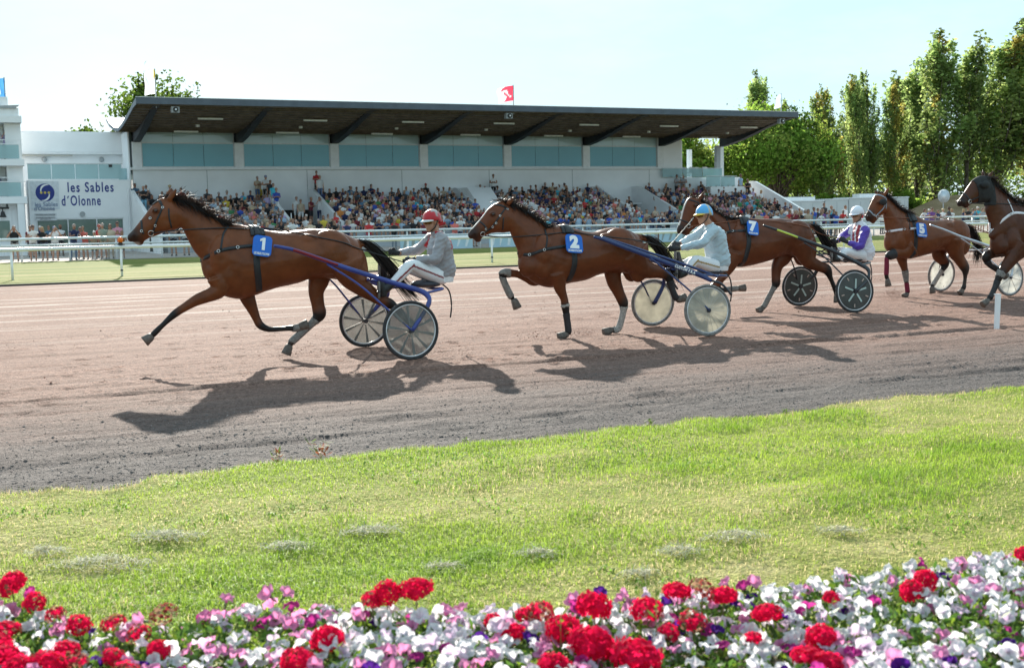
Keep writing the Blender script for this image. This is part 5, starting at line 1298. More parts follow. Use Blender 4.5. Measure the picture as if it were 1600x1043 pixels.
def strap(mb, bv, path, w, sides=(1, -1), per=6, closed=False):
    for sd in sides:
        Q = catmull(np.array(path, float), per)
        pn = [lathook(bv, x, z, sd) for x, z in Q]
        P = np.array([p for p, _ in pn]); Nn = np.array([n for _, n in pn])
        for _ in range(2):
            P[1:-1] = (P[:-2] + 2 * P[1:-1] + P[2:]) / 4
            Nn[1:-1] = (Nn[:-2] + 2 * Nn[1:-1] + Nn[2:]) / 4
        Nn /= np.linalg.norm(Nn, axis=1, keepdims=True)
        ribbon(mb, P, Nn, w)
def torus(mb, c, r, t, ax, n=14, k=6):
    """Ring of radius r round axis ax."""
    ax = np.asarray(ax, float); ax /= np.linalg.norm(ax)
    u = np.cross(ax, [0.3, 0.1, 0.9]); u /= np.linalg.norm(u); v = np.cross(ax, u)
    V = []; F = []
    for i in range(n):
        a = 2 * math.pi * i / n; d = u * math.cos(a) + v * math.sin(a)
        for j in range(k):
            b = 2 * math.pi * j / k
            V.append(np.asarray(c) + d * (r + t * math.cos(b)) + ax * t * math.sin(b))
    for i in range(n):
        for j in range(k):
            F.append((i * k + j, ((i + 1) % n) * k + j, ((i + 1) % n) * k + (j + 1) % k, i * k + (j + 1) % k))
    mb.add(V, F)

def build_horse(d, cfg):
    num = d['num']; P = d['P']; th = rad(d['th'])
    root = thing("horse", cfg['label'], "horse", (P[0], P[1], 0), th + math.pi, "trotting racehorses")
    parts = []
    tors = d['torso']
    parts.append(sag_rings(tors, 32, 4, 0.80))
    nk = [tuple(h) for h in d['head'][-1:]] + [tuple(q) for q in d['neck']]
    # the neck runs on into the shoulder
    wx0, wz0, wx1, wz1, _w = tors[1]
    nk.append(((nk[-1][0] + wx0) / 2, (nk[-1][1] + wz0) / 2 - 0.02, wx1 - 0.03, wz1 + 0.22, 0.18))
    nk.append((wx0 - 0.05, wz0 - 0.10, wx1 - 0.18, wz1 + 0.30, 0.17))
    parts.append(sag_rings(nk, 28, 4, 0.55))
    hd = d['head']
    parts.append(sag_rings(hd, 28, 4, 0.92))
    # muzzle tip
    x0, z0, x1, z1, w = hd[0]
    parts.append(ellipsoid(((x0 + x1) / 2 - 0.01, 0, (z0 + z1) / 2 + 0.0), (0.045, w * 1.05, abs(z0 - z1) / 2 + 0.012), 16, 10))
    ex, ez = d['eye']
    nx, nz = d['nostril']
    # cheek plates, eye sockets, nostril rims
    jx0, jz0, jx1, jz1, _ = hd[4]
    jc = np.array([(jx0 + 2.0 * jx1) / 3.0 - 0.02, 0, (jz0 + 2.0 * jz1) / 3.0 + 0.02])
    for sd in (1, -1):
        parts.append(ellipsoid(jc + np.array([-0.02, sd * 0.055, 0.0]), (0.105, 0.045, 0.11)))
        parts.append(ellipsoid((ex, sd * 0.088, ez + 0.012), (0.045, 0.026, 0.028)))
        parts.append(ellipsoid((nx - 0.005, sd * 0.05, nz), (0.028, 0.018, 0.026)))
    # chin and lower lip
    cx, cz = hd[1][2], hd[1][3]
    parts.append(ellipsoid((cx - 0.01, 0, cz + 0.012), (0.045, 0.035, 0.028)))
    # shoulders, breast and haunches
    sx = tors[2][2] * 0.5 + tors[2][0] * 0.5; sz = (tors[2][1] + tors[2][3]) / 2
    for sd in (1, -1):
        parts.append(ellipsoid((tors[1][2] - 0.17, sd * 0.135, wz1 + 0.20), (0.16, 0.08, 0.20)))
        parts.append(ellipsoid((tors[1][0] * 0.4 + tors[1][2] * 0.6, sd * 0.125, wz1 * 0.5 + wz0 * 0.5), (0.15, 0.11, 0.25)))
        parts.append(ellipsoid((tors[7][0], sd * 0.155, (tors[7][1] + tors[7][3]) / 2 + 0.03), (0.27, 0.135, 0.27)))
        parts.append(ellipsoid((tors[6][0] + 0.02, sd * 0.17, tors[6][1] - 0.13), (0.12, 0.07, 0.08)))
        parts.append(ellipsoid((tors[9][2] + 0.11, sd * 0.115, tors[9][3] + 0.10), (0.15, 0.10, 0.24)))
    nb_ = d['neck'][-1]; cf = tors[0]
    parts.append(ellipsoid((cf[2] - 0.10, 0, cf[3] * 0.5 + nb_[3] * 0.5), (0.13, 0.13, abs(nb_[3] - cf[3]) * 0.5 + 0.16)))
    parts.append(ellipsoid((cf[2] - 0.13, 0, cf[3]), (0.14, 0.17, 0.16)))
    for k, L in d['legs'].items():
        y0 = LEGY[k]; kn = KNEE[num][k]
        pts = []; fl = []
        m = len(L)
        for i, (x, z, r) in enumerate(L):
            t = i / (m - 1)
            y = y0 * (1.06 if i == 0 else 1.0 - 0.12 * t)
            if i > kn:
                r = min(r, 0.043)
            z = max(z, 0.055)
            pts.append((x, y, z, r))
            if k in ('nh', 'fh') and i == 0: fl.append(0.55)
            elif i == 0: fl.append(0.62)
            elif i < kn: fl.append(0.74)
            else: fl.append(0.78)
        parts.append(limb(pts, 16, 5, fl))
    for key, sd in (('n', 1), ('f', -1)):
        (bx_, bz_), (tx_, tz_) = d['ear'][key]
        p0 = np.array([bx_, sd * 0.065, bz_ - 0.02]); p1 = np.array([tx_, sd * 0.085, tz_])
        pts = [tuple(p0 + (p1 - p0) * t) + (r,) for t, r in ((0, 0.034), (0.25, 0.036), (0.55, 0.032), (0.8, 0.021), (1.0, 0.008))]
        parts.append(limb(pts, 10, 3, 0.62))
    dk = d['tail'][0]
    parts.append(limb([(dk[0] + 0.08, 0, dk[1] - 0.03, 0.05), (dk[0], 0, dk[1] - 0.01, 0.04), (d['tail'][1][0], 0, d['tail'][1][1] - 0.02, 0.03)], 10, 4, 1.0))
    me = remesh(parts, 0.0125, 6, 0.5)
    # muscle and rib relief over the trunk, thighs and neck
    V = verts(me); Nm = normals(me)
    rel = np.array([mnoise.noise(Vector((p[0] * 9.0 + 0.6 * p[2] * 9, p[1] * 5, p[2] * 4.5))) * 0.0045 + mnoise.noise(Vector((p[0] * 20, p[1] * 14, p[2] * 15))) * 0.0022 for p in V])
    up_ = np.clip((V[:, 2] - 0.55) / 0.3, 0, 1) * np.clip((d['neck'][0][2] + 0.05 - V[:, 0]) / 0.3, 0, 1)
    V = V + Nm * (rel * up_)[:, None]
    me.vertices.foreach_set("co", V.astype(np.float32).ravel()); me.update()
    V = verts(me)
    # bay coat with black points: belongs to the hair itself
    base = np.array(cfg['coat']); pts_c = np.array([0.012, 0.010, 0.010])
    col = np.tile(base, (len(V), 1))
    r2 = np.random.default_rng(3)
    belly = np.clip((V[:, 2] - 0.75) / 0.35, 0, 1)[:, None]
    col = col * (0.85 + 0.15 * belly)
    blk = np.zeros(len(V)); par_of = {}
    for k, L in d['legs'].items():
        par, dist = chain_param(V, L, LEGY[k])
        par_of[k] = (par, dist)
        kn = KNEE[num][k]
        near = dist < 0.14
        f = np.clip((par - (kn - 0.75)) / 0.8, 0, 1) * near
        blk = np.maximum(blk, f)
    mz = np.array([(hd[0][0] + hd[0][2]) / 2, 0, (hd[0][1] + hd[0][3]) / 2])
    dm = np.linalg.norm(V - mz, axis=1)
    mzl = np.clip((0.20 - dm) / 0.12, 0, 1) * 0.85
    blk = np.maximum(blk, mzl)
    blk = np.maximum(blk, np.clip((0.05 - np.linalg.norm((V - np.array([ex, 0, ez]))[:, [0, 2]], axis=1)) / 0.03, 0, 1) * 0.6)
    for key in ('n', 'f'):
        tx_, tz_ = d['ear'][key][1]
        blk = np.maximum(blk, np.clip((0.05 - np.linalg.norm((V - np.array([tx_, 0, tz_]))[:, [0, 2]], axis=1)) / 0.05, 0, 1) * 0.7)
    col = col * (1 - blk[:, None]) + pts_c * blk[:, None]
    dust = np.clip((0.55 - V[:, 2]) / 0.5, 0, 1) * np.clip(fbm(V[:, 0] * 9 + 30, V[:, 2] * 9 + 30, 71, 3) - 0.30, 0, 0.5)
    col = col * (1 - dust[:, None]) + np.array([0.20, 0.15, 0.12]) * dust[:, None]
    if cfg.get('blaze'):
        hx = np.array([(q[0], q[1]) for q in hd[1:6]])
        dmin = np.full(len(V), 9.0)
        for a, b in zip(hx[:-1], hx[1:]):
            dd = b - a; t = np.clip(((V[:, [0, 2]] - a) @ dd) / (dd @ dd), 0, 1)
            dmin = np.minimum(dmin, np.linalg.norm(V[:, [0, 2]] - (a + t[:, None] * dd), axis=1))
        bl = np.clip((0.035 - dmin) / 0.012, 0, 1) * np.clip((0.028 - np.abs(V[:, 1])) / 0.01, 0, 1)
        col = col * (1 - bl[:, None]) + np.array([0.7, 0.66, 0.62]) * bl[:, None]
    if cfg.get('snip'):
        sn = np.clip((0.05 - np.linalg.norm(V - np.array([hd[1][2] + 0.02, 0.0, hd[1][3] + 0.01]), axis=1)) / 0.02, 0, 1)
        col = col * (1 - sn[:, None]) + np.array([0.55, 0.45, 0.40]) * sn[:, None]
    # pink-dark nostril pits
    dn = np.sqrt(((V[:, 0] - nx) / 0.020) ** 2 + ((V[:, 2] - nz) / 0.017) ** 2)
    npit = np.clip(1.2 - dn, 0, 1) * (np.abs(V[:, 1]) > 0.02)
    col = col * (1 - npit[:, None]) + np.array([0.035, 0.010, 0.010]) * npit[:, None]
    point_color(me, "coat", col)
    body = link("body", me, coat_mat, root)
    bv = bvh_of(me)
    # eyes
    for sd in (1, -1):
        p, n = lathook(bv, ex, ez, sd)
        v, f = ellipsoid(p - n * 0.006, (0.019, 0.014, 0.016))
        b = MB(); b.add(v, f); b.build("eye", eye_mat, root, True)
    # hooves
    for k in d['hoof']:
        (x0, z0), (x1, z1) = d['hoof'][k]
        y = LEGY[k] * 0.88
        a = np.array([x0, y, max(z0, 0.05)]); c = np.array([x1, y, max(z1, 0.012)])
        ax = c - a; L = np.linalg.norm(ax); ax /= L; L = min(max(L, 0.085), 0.115)
        sg = np.cross([0, 1, 0], ax)
        R = []
        for t, rs, rl in ((-0.25, 0.036, 0.034), (0.05, 0.050, 0.044), (0.55, 0.057, 0.052), (1.0, 0.064, 0.060), (1.03, 0.056, 0.052)):
            an = np.linspace(0, 2 * np.pi, 16, endpoint=False)
            R.append(a + ax * L * t + np.cos(an)[:, None] * sg * rs + np.sin(an)[:, None] * np.array([0, 1, 0]) * rl)
        v, f = ring_loft(R)
        b = MB(); b.add(v, f); b.build("hoof", hoof_mat, root, True)
    # mane: rooted along the crest, blown back
    crest = np.array([(q[0], q[1]) for q in [d['head'][-1]] + list(d['neck']) + [d['torso'][0]]])
    Q = catmull(crest, 12)
    nm = 700
    ii = rng.integers(0, len(Q) - 1, nm); tt = rng.uniform(0, 1, nm)
    rt = Q[ii] + (Q[np.minimum(ii + 1, len(Q) - 1)] - Q[ii]) * tt[:, None]
    roots = np.stack([rt[:, 0], rng.uniform(-0.03, 0.035, nm), rt[:, 1] - 0.015], 1)
    bl = cfg.get('mane', 1.0)
    dirs = np.stack([rng.normal(-0.8, 0.25, nm), rng.normal(0.0, 0.35, nm), rng.normal(0.50, 0.30, nm)], 1)
    strands("mane", roots, dirs, rng.uniform(0.07, 0.20, nm) * bl, 0.005, np.array([0.030, 0.014, 0.009]), root, 0.35, 5, 0.05, 5)
    nm2 = 500
    ii = rng.integers(0, len(Q) - 1, nm2)
    side = rng.choice([1, -1], nm2)
    roots = np.stack([Q[ii, 0], side * rng.uniform(0.015, 0.05, nm2), Q[ii, 1] - 0.005], 1)
    dirs = np.stack([rng.normal(-0.55, 0.2, nm2), side * rng.uniform(0.1, 0.4, nm2), rng.normal(-0.25, 0.2, nm2)], 1)
    strands("mane", roots, dirs, rng.uniform(0.06, 0.15, nm2) * bl, 0.006, np.array([0.016, 0.010, 0.008]), root, 0.5, 4, 0.03, 6)
    # forelock
    nf_ = 70
    hx = d['head'][-1]
    roots = np.stack([rng.normal(hx[0] + 0.03, 0.03, nf_), rng.normal(0, 0.03, nf_), np.full(nf_, hx[1] - 0.005)], 1)
    dirs = np.stack([rng.normal(-0.2, 0.5, nf_), rng.normal(0, 0.3, nf_), rng.normal(0.5, 0.3, nf_)], 1)
    strands("forelock", roots, dirs, rng.uniform(0.04, 0.10, nf_), 0.005, np.array([0.03, 0.014, 0.009]), root, 0.4, 4, 0.05, 8)
    # tail
    tq = catmull(np.array(d['tail']), 10)
    nt_ = 520
    V2 = []; F2 = []; K2 = []
    r5 = np.random.default_rng(11)
    for i in range(nt_):
        off = np.array([r5.normal(0, 0.035), r5.normal(0, 0.03), r5.normal(0, 0.03)])
        spread = r5.uniform(0.3, 1.9); end = r5.uniform(0.55, 1.06); st_ = r5.uniform(0, 0.35)
        sdv = r5.normal(size=3); sdv /= np.linalg.norm(sdv); cc = np.array([0.016, 0.011, 0.010]) * r5.uniform(0.5, 1.6)
        o0 = len(V2); seg = 8
        for k in range(seg + 1):
            t = st_ + (end - st_) * k / seg
            u = min(t, 1.0) * (len(tq) - 1); iu = min(int(u), len(tq) - 2)
            q = tq[iu] + (tq[iu + 1] - tq[iu]) * (u - iu)
            if t > 1: q = q + (tq[-1] - tq[-2]) * (t - 1) * 10
            p = np.array([q[0], 0, q[1]]) + off * (0.35 + spread * t)
            wd = 0.007 * (1 - 0.7 * k / seg)
            V2.append(p - sdv * wd); V2.append(p + sdv * wd); K2 += [cc, cc]
        for k in range(seg):
            a = o0 + 2 * k; F2.append((a, a + 1, a + 3, a + 2))
    tme = nmesh("tail", V2, F2); point_color(tme, "hair", np.array(K2)); link("tail", tme, hair_mat, root)
    # boots and wraps
    for k, a, b_, m_, nm_ in cfg['boots']:
        par, dist = par_of[k]
        others = np.min([par_of[q][1] for q in par_of if q != k], axis=0)
        mask = (par > a) & (par < b_) & (dist < 0.11) & (dist < others + 0.01)
        shell(nm_, me, mask, 0.008, m_, root)
    # harness
    S = d['strap']; sm = cfg.get('strap', strap_mat); bc = cfg.get('breast', strap_mat)
    b = MB(); strap(b, bv, S['girth'], 0.075); b.build("girth", strap_mat, root, True)
    sx_, sz_ = S['saddle']
    gx = S['girth'][0][0]
    b = MB()
    for ofs in (0.05, 0.0, -0.05):
        pth = []
        for a_ in np.linspace(-1.0, 1.0, 15):
            h = bv.ray_cast(Vector((gx + ofs, a_ * 0.9, sz_ + 0.9)), Vector((0, -a_ * 0.75, -0.95)).normalized())
            if h[0] is not None: pth.append((np.array(h[0]), np.array(h[1])))
        if len(pth) > 2:
            ribbon(b, [p for p, _ in pth], [n for _, n in pth], 0.07, 0.028 if ofs == 0 else 0.018, 0.004)
    b.build("saddle_pad", strap_mat, root, True)
    b = MB(); strap(b, bv, S['breast'], 0.042); b.build("breast_collar", bc, root, True)
    b = MB(); strap(b, bv, S['neckstrap'], 0.022); b.build("neck_strap", cfg.get('neckm', strap_mat), root, True)
    b = MB()
    for key, w_ in (('cheek', 0.020), ('noseband', 0.022), ('throat', 0.016), ('brow', 0.024)):
        if len(S[key]) > 1: strap(b, bv, S[key], w_)
    b.build("bridle", cfg.get('bridle', strap_mat), root, True)
    for sd in (1, -1):
        p, n = lathook(bv, S['bit'][0], S['bit'][1], sd)
        b = MB(); torus(b, p + n * 0.008, 0.032, 0.005, n); b.build("bit_ring", steel, root, True)
        for q, r_, l_ in [(q, 0.013, 0.010) for q in S['ring']] + [(q, 0.017, 0.012) for q in S['breast'][1:3]]:
            p, n = lathook(bv, q[0], q[1], sd)
            b = MB(); torus(b, p + n * l_, r_, 0.0045, n, 10, 5); b.build("harness_ring", steel, root, True)
    if cfg.get('blinker'):
        for sd in (1, -1):
            p, n = lathook(bv, ex + 0.0, ez + 0.01, sd)
            b = MB(); v, f = ellipsoid(p + np.array([-0.05, sd * 0.028, 0.0]), (0.075, 0.05, 0.062)); b.add(v, f)
            b.build("blinker", hood_mat, root, True)
    if cfg.get('hood'):
        a = np.array([hd[3][0], hd[3][1]])
        ax_ = np.array([hd[6][0] - hd[2][0], 0, hd[6][1] - hd[2][1]])
        ax_ = np.array([-0.97, 0, 0.25])
        pr = (V - np.array([hd[3][2], 0, hd[3][3]])) @ ax_
        earm = np.zeros(len(V), bool)
        for key in ('n', 'f'):
            (bx_, bz_), _t = d['ear'][key]
            earm |= (V[:, 2] > bz_ + 0.02)
        mask = (pr > 0.0) & (V[:, 0] > d['neck'][0][2] - 0.13) & (V[:, 2] > hd[4][3] - 0.06) & ~earm
        shell("hood", me, mask, 0.009, hood_mat, root)
    # reins: a line from the bit over the back to the driver's hands, one each side
    RP = S['rein']
    for sd in (1, -1):
        pts = []
        m = len(RP)
        ends = cfg.get('hands', [(RP[-1][0], 0.10, RP[-1][1]), (RP[-1][0], -0.10, RP[-1][1])])
        for i, (x, z) in enumerate(RP[:-1]):
            h = bv.ray_cast(Vector((x, sd * 1.2, z)), Vector((0, -sd, 0)))
            y = abs(h[0].y) + 0.012 if h[0] is not None else 0.09
            pts.append((x, sd * y, z))
        e = ends[0 if sd == 1 else 1]
        pts.append(e)
        Q = catmull(np.array(pts), 7)
        for _q in Q:
            h = bv.ray_cast(Vector((_q[0], sd * 1.2, _q[2])), Vector((0, -sd, 0)))
            if h[0] is not None and h[0].y * sd > 0: _q[1] = sd * max(_q[1] * sd, h[0].y * sd + 0.012)
        Q[1:-1] = (Q[:-2] + 2 * Q[1:-1] + Q[2:]) / 4
        b = MB(); b.tube(Q, 0.0075, 6); b.build("rein", cfg.get('rein', strap_mat), root, True)
    # number cloth hung from the saddle on the near side
    if 'cloth' in d:
        c4 = np.array(d['cloth'])
        ctr = c4.mean(0)
        xa = ((c4[0] - c4[1]) + (c4[3] - c4[2])) / 2; ya = ((c4[0] - c4[3]) + (c4[1] - c4[2])) / 2
        w_, h_ = np.linalg.norm(xa) / 2, np.linalg.norm(ya) / 2
        xa /= np.linalg.norm(xa); ya /= np.linalg.norm(ya)
        hits = []
        for q in c4:
            h = bv.ray_cast(Vector((q[0], 1.2, q[1])), Vector((0, -1, 0)))
            hits.append(h[0].y if h[0] is not None else 0.25)
        ytop = (hits[0] + hits[1]) / 2; ybot = (hits[2] + hits[3]) / 2
        rgt = np.array([-xa[0], 0, -xa[1]])           # towards the tail: text runs this way seen from the near side
        upv = np.array([ya[0], (ytop - ybot) / (2 * h_), ya[1]]); upv /= np.linalg.norm(upv)
        nrm = np.cross(rgt, upv)
        if nrm[1] < 0: nrm = -nrm
        org = np.array([ctr[0], max((ytop + ybot) / 2, max(hits) - 0.02) + 0.035, ctr[1]])
        R_ = []
        rr = 0.05
        outl = []
        for cx_, cy_, a0 in ((w_ - rr, h_ - rr, 0), (-w_ + rr, h_ - rr, 90), (-w_ + rr, -h_ + rr, 180), (w_ - rr, -h_ + rr, 270)):
            for a_ in (0, 22, 45, 67, 90):
                t = rad(a0 + a_); outl.append((cx_ + rr * math.cos(t), cy_ + rr * math.sin(t)))
        b = MB()
        b.prism([org + rgt * x + upv * y for x, y in outl], nrm * 0.0, nrm * 0.012)
        cl = b.build("number_cloth", cloth_blue, root)
        if num == '1':
            q = h_ * 0.60
            one = MB(); one.prism([(q * a_, q * b_, 0) for a_, b_ in ((-0.22, -1), (0.22, -1), (0.22, 1), (-0.12, 1), (-0.55, 0.72), (-0.55, 0.36), (-0.22, 0.52))], (0, 0, -0.002), (0, 0, 0.002)); tm = pymesh("digit", one.v, one.f)
        else:
            tm = text_mesh(num, h_ * 1.75, 0.004, 0.016)
        bb = verts(tm); cxy = (bb.max(0) + bb.min(0)) / 2
        tm.vertices.foreach_set("co", (bb - cxy).astype(np.float32).ravel())
        put_mesh(tm, org + upv * h_ * 0.18 + nrm * 0.0155, rgt, upv)
        link("digit", tm, print_white, cl)
        tm = text_mesh("LES SABLES D'OLONNE", 0.040, 0.002, 0.0012)
        bb = verts(tm); ex_ = bb.max(0) - bb.min(0)
        bb = (bb - (bb.max(0) + bb.min(0)) / 2) * np.array([w_ * 1.62 / ex_[0], 1.0, 1.0])
        tm.vertices.foreach_set("co", bb.astype(np.float32).ravel())
        put_mesh(tm, org - upv * h_ * 0.76 + nrm * 0.0145, rgt, upv)
        link("place_name", tm, print_white, cl)
    return root, bv
HC = {
 '1': dict(label="bay horse leading the race with blue number 1 cloth", coat=(0.190, 0.055, 0.017), mane=1.25, snip=True,
   boots=[('fh', 4.55, 7.3, boot_grey, 'boot'), ('ff', 7.6, 9.5, boot_grey, 'boot'), ('nh', 4.6, 7.5, boot_grey, 'boot')]),
 '2': dict(label="bay horse with a white blaze and blue number 2 cloth", coat=(0.165, 0.046, 0.015), mane=0.9, blaze=True,
   boots=[('ff', 3.45, 4.35, boot_grey, 'knee_boot'), ('ff', 4.75, 7.3, boot_grey, 'boot'), ('nf', 3.7, 4.1, boot_pale, 'strap_boot'), ('nf', 4.6, 7.2, boot_black, 'boot'), ('fh', 4.35, 7.6, boot_pale, 'bandage'), ('nh', 4.5, 6.8, boot_black, 'boot')]),
 '7': dict(label="bay horse with blue number 7 cloth behind the driver in pale blue", coat=(0.150, 0.043, 0.016), mane=0.7, blaze=True, rein=strap_brown,
   boots=[('fh', 4.6, 7.6, boot_grey, 'boot'), ('ff', 4.5, 6.8, boot_grey, 'boot'), ('nf', 4.5, 6.8, boot_grey, 'boot')]),
 '5': dict(label="bay horse with blinkers, dark red leg wraps and blue number 5 cloth", coat=(0.195, 0.061, 0.021), mane=0.9, rein=strap_brown, breast=strap_white, bridle=mat("pale_blue_bridle", (0.30, 0.36, 0.42), 0.5), blinker=True,
   boots=[('nf', 2.3, 3.6, boot_black, 'knee_boot'), ('nf', 3.9, 6.3, boot_red, 'leg_wrap'), ('ff', 4.0, 5.6, boot_red, 'leg_wrap'), ('ff', 2.6, 3.95, boot_grey, 'boot'), ('nh', 5.0, 6.4, boot_black, 'boot'), ('fh', 3.7, 6.2, boot_pale, 'bandage')]),
 '6': dict(label="dark bay horse in a black hood with white breast straps", coat=(0.098, 0.030, 0.013), mane=1.0, breast=strap_white, neckm=strap_white, hood=True, blinker=True,
   boots=[('nf', 2.7, 3.2, boot_grey, 'strap_boot'), ('nf', 3.5, 5.3, boot_black, 'boot'), ('ff', 3.4, 6.0, boot_black, 'boot')]),
}

# ------------------------------------------------------------------ sulkies and their drivers
SULKY = {'1': {'P': (-1.565, 15.045), 'th': 24.9, 'style': 'fork', 'shaft': ((1.465, 0.4, 1.381), (1.244, 0.4, 1.33), (0.925, 0.43, 1.212), (0.631, 0.46, 1.099), (0.335, 0.5, 0.994), (0.038, 0.56, 0.89), (-0.174, 0.64, 0.819), (-0.264, 0.7, 0.772), (-0.3, 0.75, 0.704), (-0.267, 0.79, 0.639), (-0.212, 0.82, 0.567), (-0.097, 0.86, 0.454)), 'stay': ((0.852, 0.435, 1.151), (0.516, 0.56, 0.905), (0.262, 0.72, 0.645), (0.001, 0.86, 0.384)), 'seat': ((-0.393, 0, 0.868), (-0.722, 0, 0.869)), 'hub': ((0.002, 0.86, 0.357), (-0.027, -0.86, 0.348))}, '2': {'P': (2.37, 17.2), 'th': 18.6, 'style': 'wide', 'shaft': ((1.432, 0.36, 1.371), (1.288, 0.37, 1.33), (1.001, 0.4, 1.219), (0.65, 0.46, 1.084), (0.335, 0.52, 0.959), (-0.002, 0.62, 0.824), (-0.133, 0.74, 0.742)), 'shaft2': ((1.308, 0.33, 1.364), (0.979, 0.35, 1.259), (0.612, 0.38, 1.133), (0.285, 0.42, 1.02), (-0.075, 0.48, 0.887), (-0.338, 0.54, 0.78)), 'stay': ((0.655, 0.47, 1.072), (0.385, 0.62, 0.811), (0.183, 0.75, 0.601), (-0.065, 0.9, 0.343)), 'seat': ((-0.364, 0, 0.849), (-0.65, 0, 0.852)), 'hub': ((-0.048, 0.86, 0.355), (0.038, -0.86, 0.342))}, '7': {'P': (5.32, 20.51), 'th': 16.7, 'style': 'fork', 'shaft': ((1.388, 0.38, 1.445), (1.134, 0.4, 1.36), (0.88, 0.42, 1.27), (0.629, 0.45, 1.171), (0.312, 0.5, 1.053), (-0.028, 0.58, 0.896), (-0.239, 0.68, 0.764), (-0.301, 0.75, 0.708), (-0.308, 0.8, 0.638), (-0.254, 0.84, 0.523), (-0.151, 0.88, 0.426)), 'stay': ((0.686, 0.45, 1.151), (0.504, 0.5, 1.028), (0.333, 0.6, 0.855), (0.154, 0.75, 0.617), (-0.004, 0.9, 0.373)), 'seat': ((-0.312, 0, 0.873), (-0.757, 0, 0.843)), 'hub': ((-0.022, 0.86, 0.371), (0.023, -0.86, 0.364))}, '5': {'P': (8.7, 23.4), 'th': 24.7, 'style': 'fork', 'shaft': ((1.203, 0.38, 1.362), (0.902, 0.41, 1.269), (0.506, 0.44, 1.128), (0.177, 0.48, 1.028), (-0.166, 0.54, 0.918), (-0.344, 0.64, 0.838), (-0.401, 0.72, 0.78), (-0.396, 0.8, 0.69), (-0.389, 0.84, 0.53), (-0.339, 0.86, 0.394)), 'stay': ((0.506, 0.44, 1.105), (0.09, 0.55, 0.815), (-0.11, 0.72, 0.582), (-0.294, 0.86, 0.35)), 'seat': ((-0.571, 0, 0.88), (-1.022, 0, 0.844)), 'hub': ((-0.312, 0.86, 0.343), (-0.281, -0.86, 0.333))}}
DRIVER = {'1': {'head': (-0.645, 0, 1.626), 'neck': (-0.704, 0, 1.471), 'chest': (-0.734, 0, 1.324), 'waist': (-0.768, 0, 1.088), 'pelvis': (-0.775, 0, 0.948), 'ns': (-0.696, 0.19, 1.4), 'ne': (-0.587, 0.25, 1.151), 'nw': (-0.361, 0.13, 1.163), 'nhand': (-0.233, 0.1, 1.126), 'fs': (-0.708, -0.19, 1.404), 'fe': (-0.537, -0.25, 1.267), 'fw': (-0.239, -0.12, 1.234), 'fhand': (-0.105, -0.1, 1.261), 'nhip': (-0.684, 0.1, 0.936), 'nk': (-0.286, 0.19, 1.092), 'na': (-0.019, 0.21, 0.87), 'nt': (0.126, 0.21, 0.805), 'fhip': (-0.763, -0.1, 0.926), 'fk': (-0.39, -0.19, 1.037), 'fa': (-0.132, -0.21, 0.914), 'ft': (-0.031, -0.21, 0.976)}, '2': {'head': (-0.406, 0, 1.637), 'neck': (-0.496, 0, 1.479), 'chest': (-0.563, 0, 1.329), 'waist': (-0.614, 0, 1.076), 'pelvis': (-0.631, 0, 0.925), 'ns': (-0.465, 0.19, 1.41), 'ne': (-0.239, 0.25, 1.238), 'nw': (0.039, 0.12, 1.171), 'nhand': (0.182, 0.08, 1.174), 'fs': (-0.522, -0.19, 1.423), 'fe': (-0.376, -0.25, 1.315), 'fw': (-0.081, -0.12, 1.23), 'fhand': (0.164, -0.08, 1.202), 'nhip': (-0.525, 0.1, 0.905), 'nk': (-0.165, 0.19, 1.0), 'na': (0.009, 0.21, 0.828), 'nt': (0.112, 0.21, 0.847), 'fhip': (-0.632, -0.1, 0.896), 'fk': (-0.325, -0.19, 0.977), 'fa': (-0.177, -0.21, 0.941), 'ft': (-0.081, -0.21, 0.992)}, '7': {'head': (-0.588, 0, 1.585), 'neck': (-0.627, 0, 1.442), 'chest': (-0.653, 0, 1.268), 'waist': (-0.706, 0, 1.004), 'pelvis': (-0.732, 0, 0.894), 'ns': (-0.63, 0.19, 1.313), 'ne': (-0.487, 0.25, 1.047), 'nw': (-0.323, 0.13, 1.125), 'nhand': (-0.211, 0.1, 1.188), 'fs': (-0.624, -0.19, 1.344), 'fe': (-0.474, -0.25, 1.226), 'fw': (-0.281, -0.12, 1.133), 'fhand': (-0.157, -0.1, 1.148), 'nhip': (-0.63, 0.1, 0.895), 'nk': (-0.25, 0.19, 0.966), 'na': (-0.091, 0.21, 0.852), 'nt': (0.007, 0.21, 0.915), 'fhip': (-0.759, -0.1, 0.886), 'fk': (-0.438, -0.19, 0.964), 'fa': (-0.313, -0.21, 0.989), 'ft': (-0.25, -0.21, 1.056)}}
from mathutils import noise as mnoise
tyre_m = mat("tyre_rubber", (0.03, 0.03, 0.032), 0.7, var=0.5, scale=20)
tyre_dusty = mat("dusty_tyre_rubber", (0.19, 0.18, 0.17), 0.75, var=0.4, scale=20)
rim_m = mat("wheel_rim_alloy", (0.62, 0.62, 0.63), 0.3, metal=0.6, var=0.15)
spoke_m = mat("spoke_steel", (0.50, 0.50, 0.48), 0.35, metal=0.4)
hub_m = mat("dark_hub", (0.05, 0.05, 0.06), 0.4, metal=0.3)
seat_m = mat("dark_seat_vinyl", (0.05, 0.055, 0.07), 0.5, var=0.3)
sole_m = mat("grey_boot_sole", (0.20, 0.19, 0.18), 0.8, var=0.3, scale=25)
bootleather = mat("black_riding_boot", (0.02, 0.02, 0.021), 0.4, var=0.4, scale=20)
glove_m = mat("black_glove", (0.018, 0.018, 0.02), 0.6, var=0.3, scale=30)
skin_m = mat("skin", (0.42, 0.21, 0.135), 0.5, var=0.12, scale=25, spec=0.4)
lens_m = mat("mirrored_goggle_lens", (0.20, 0.10, 0.02), 0.10, metal=0.8, var=0.5, scale=30)
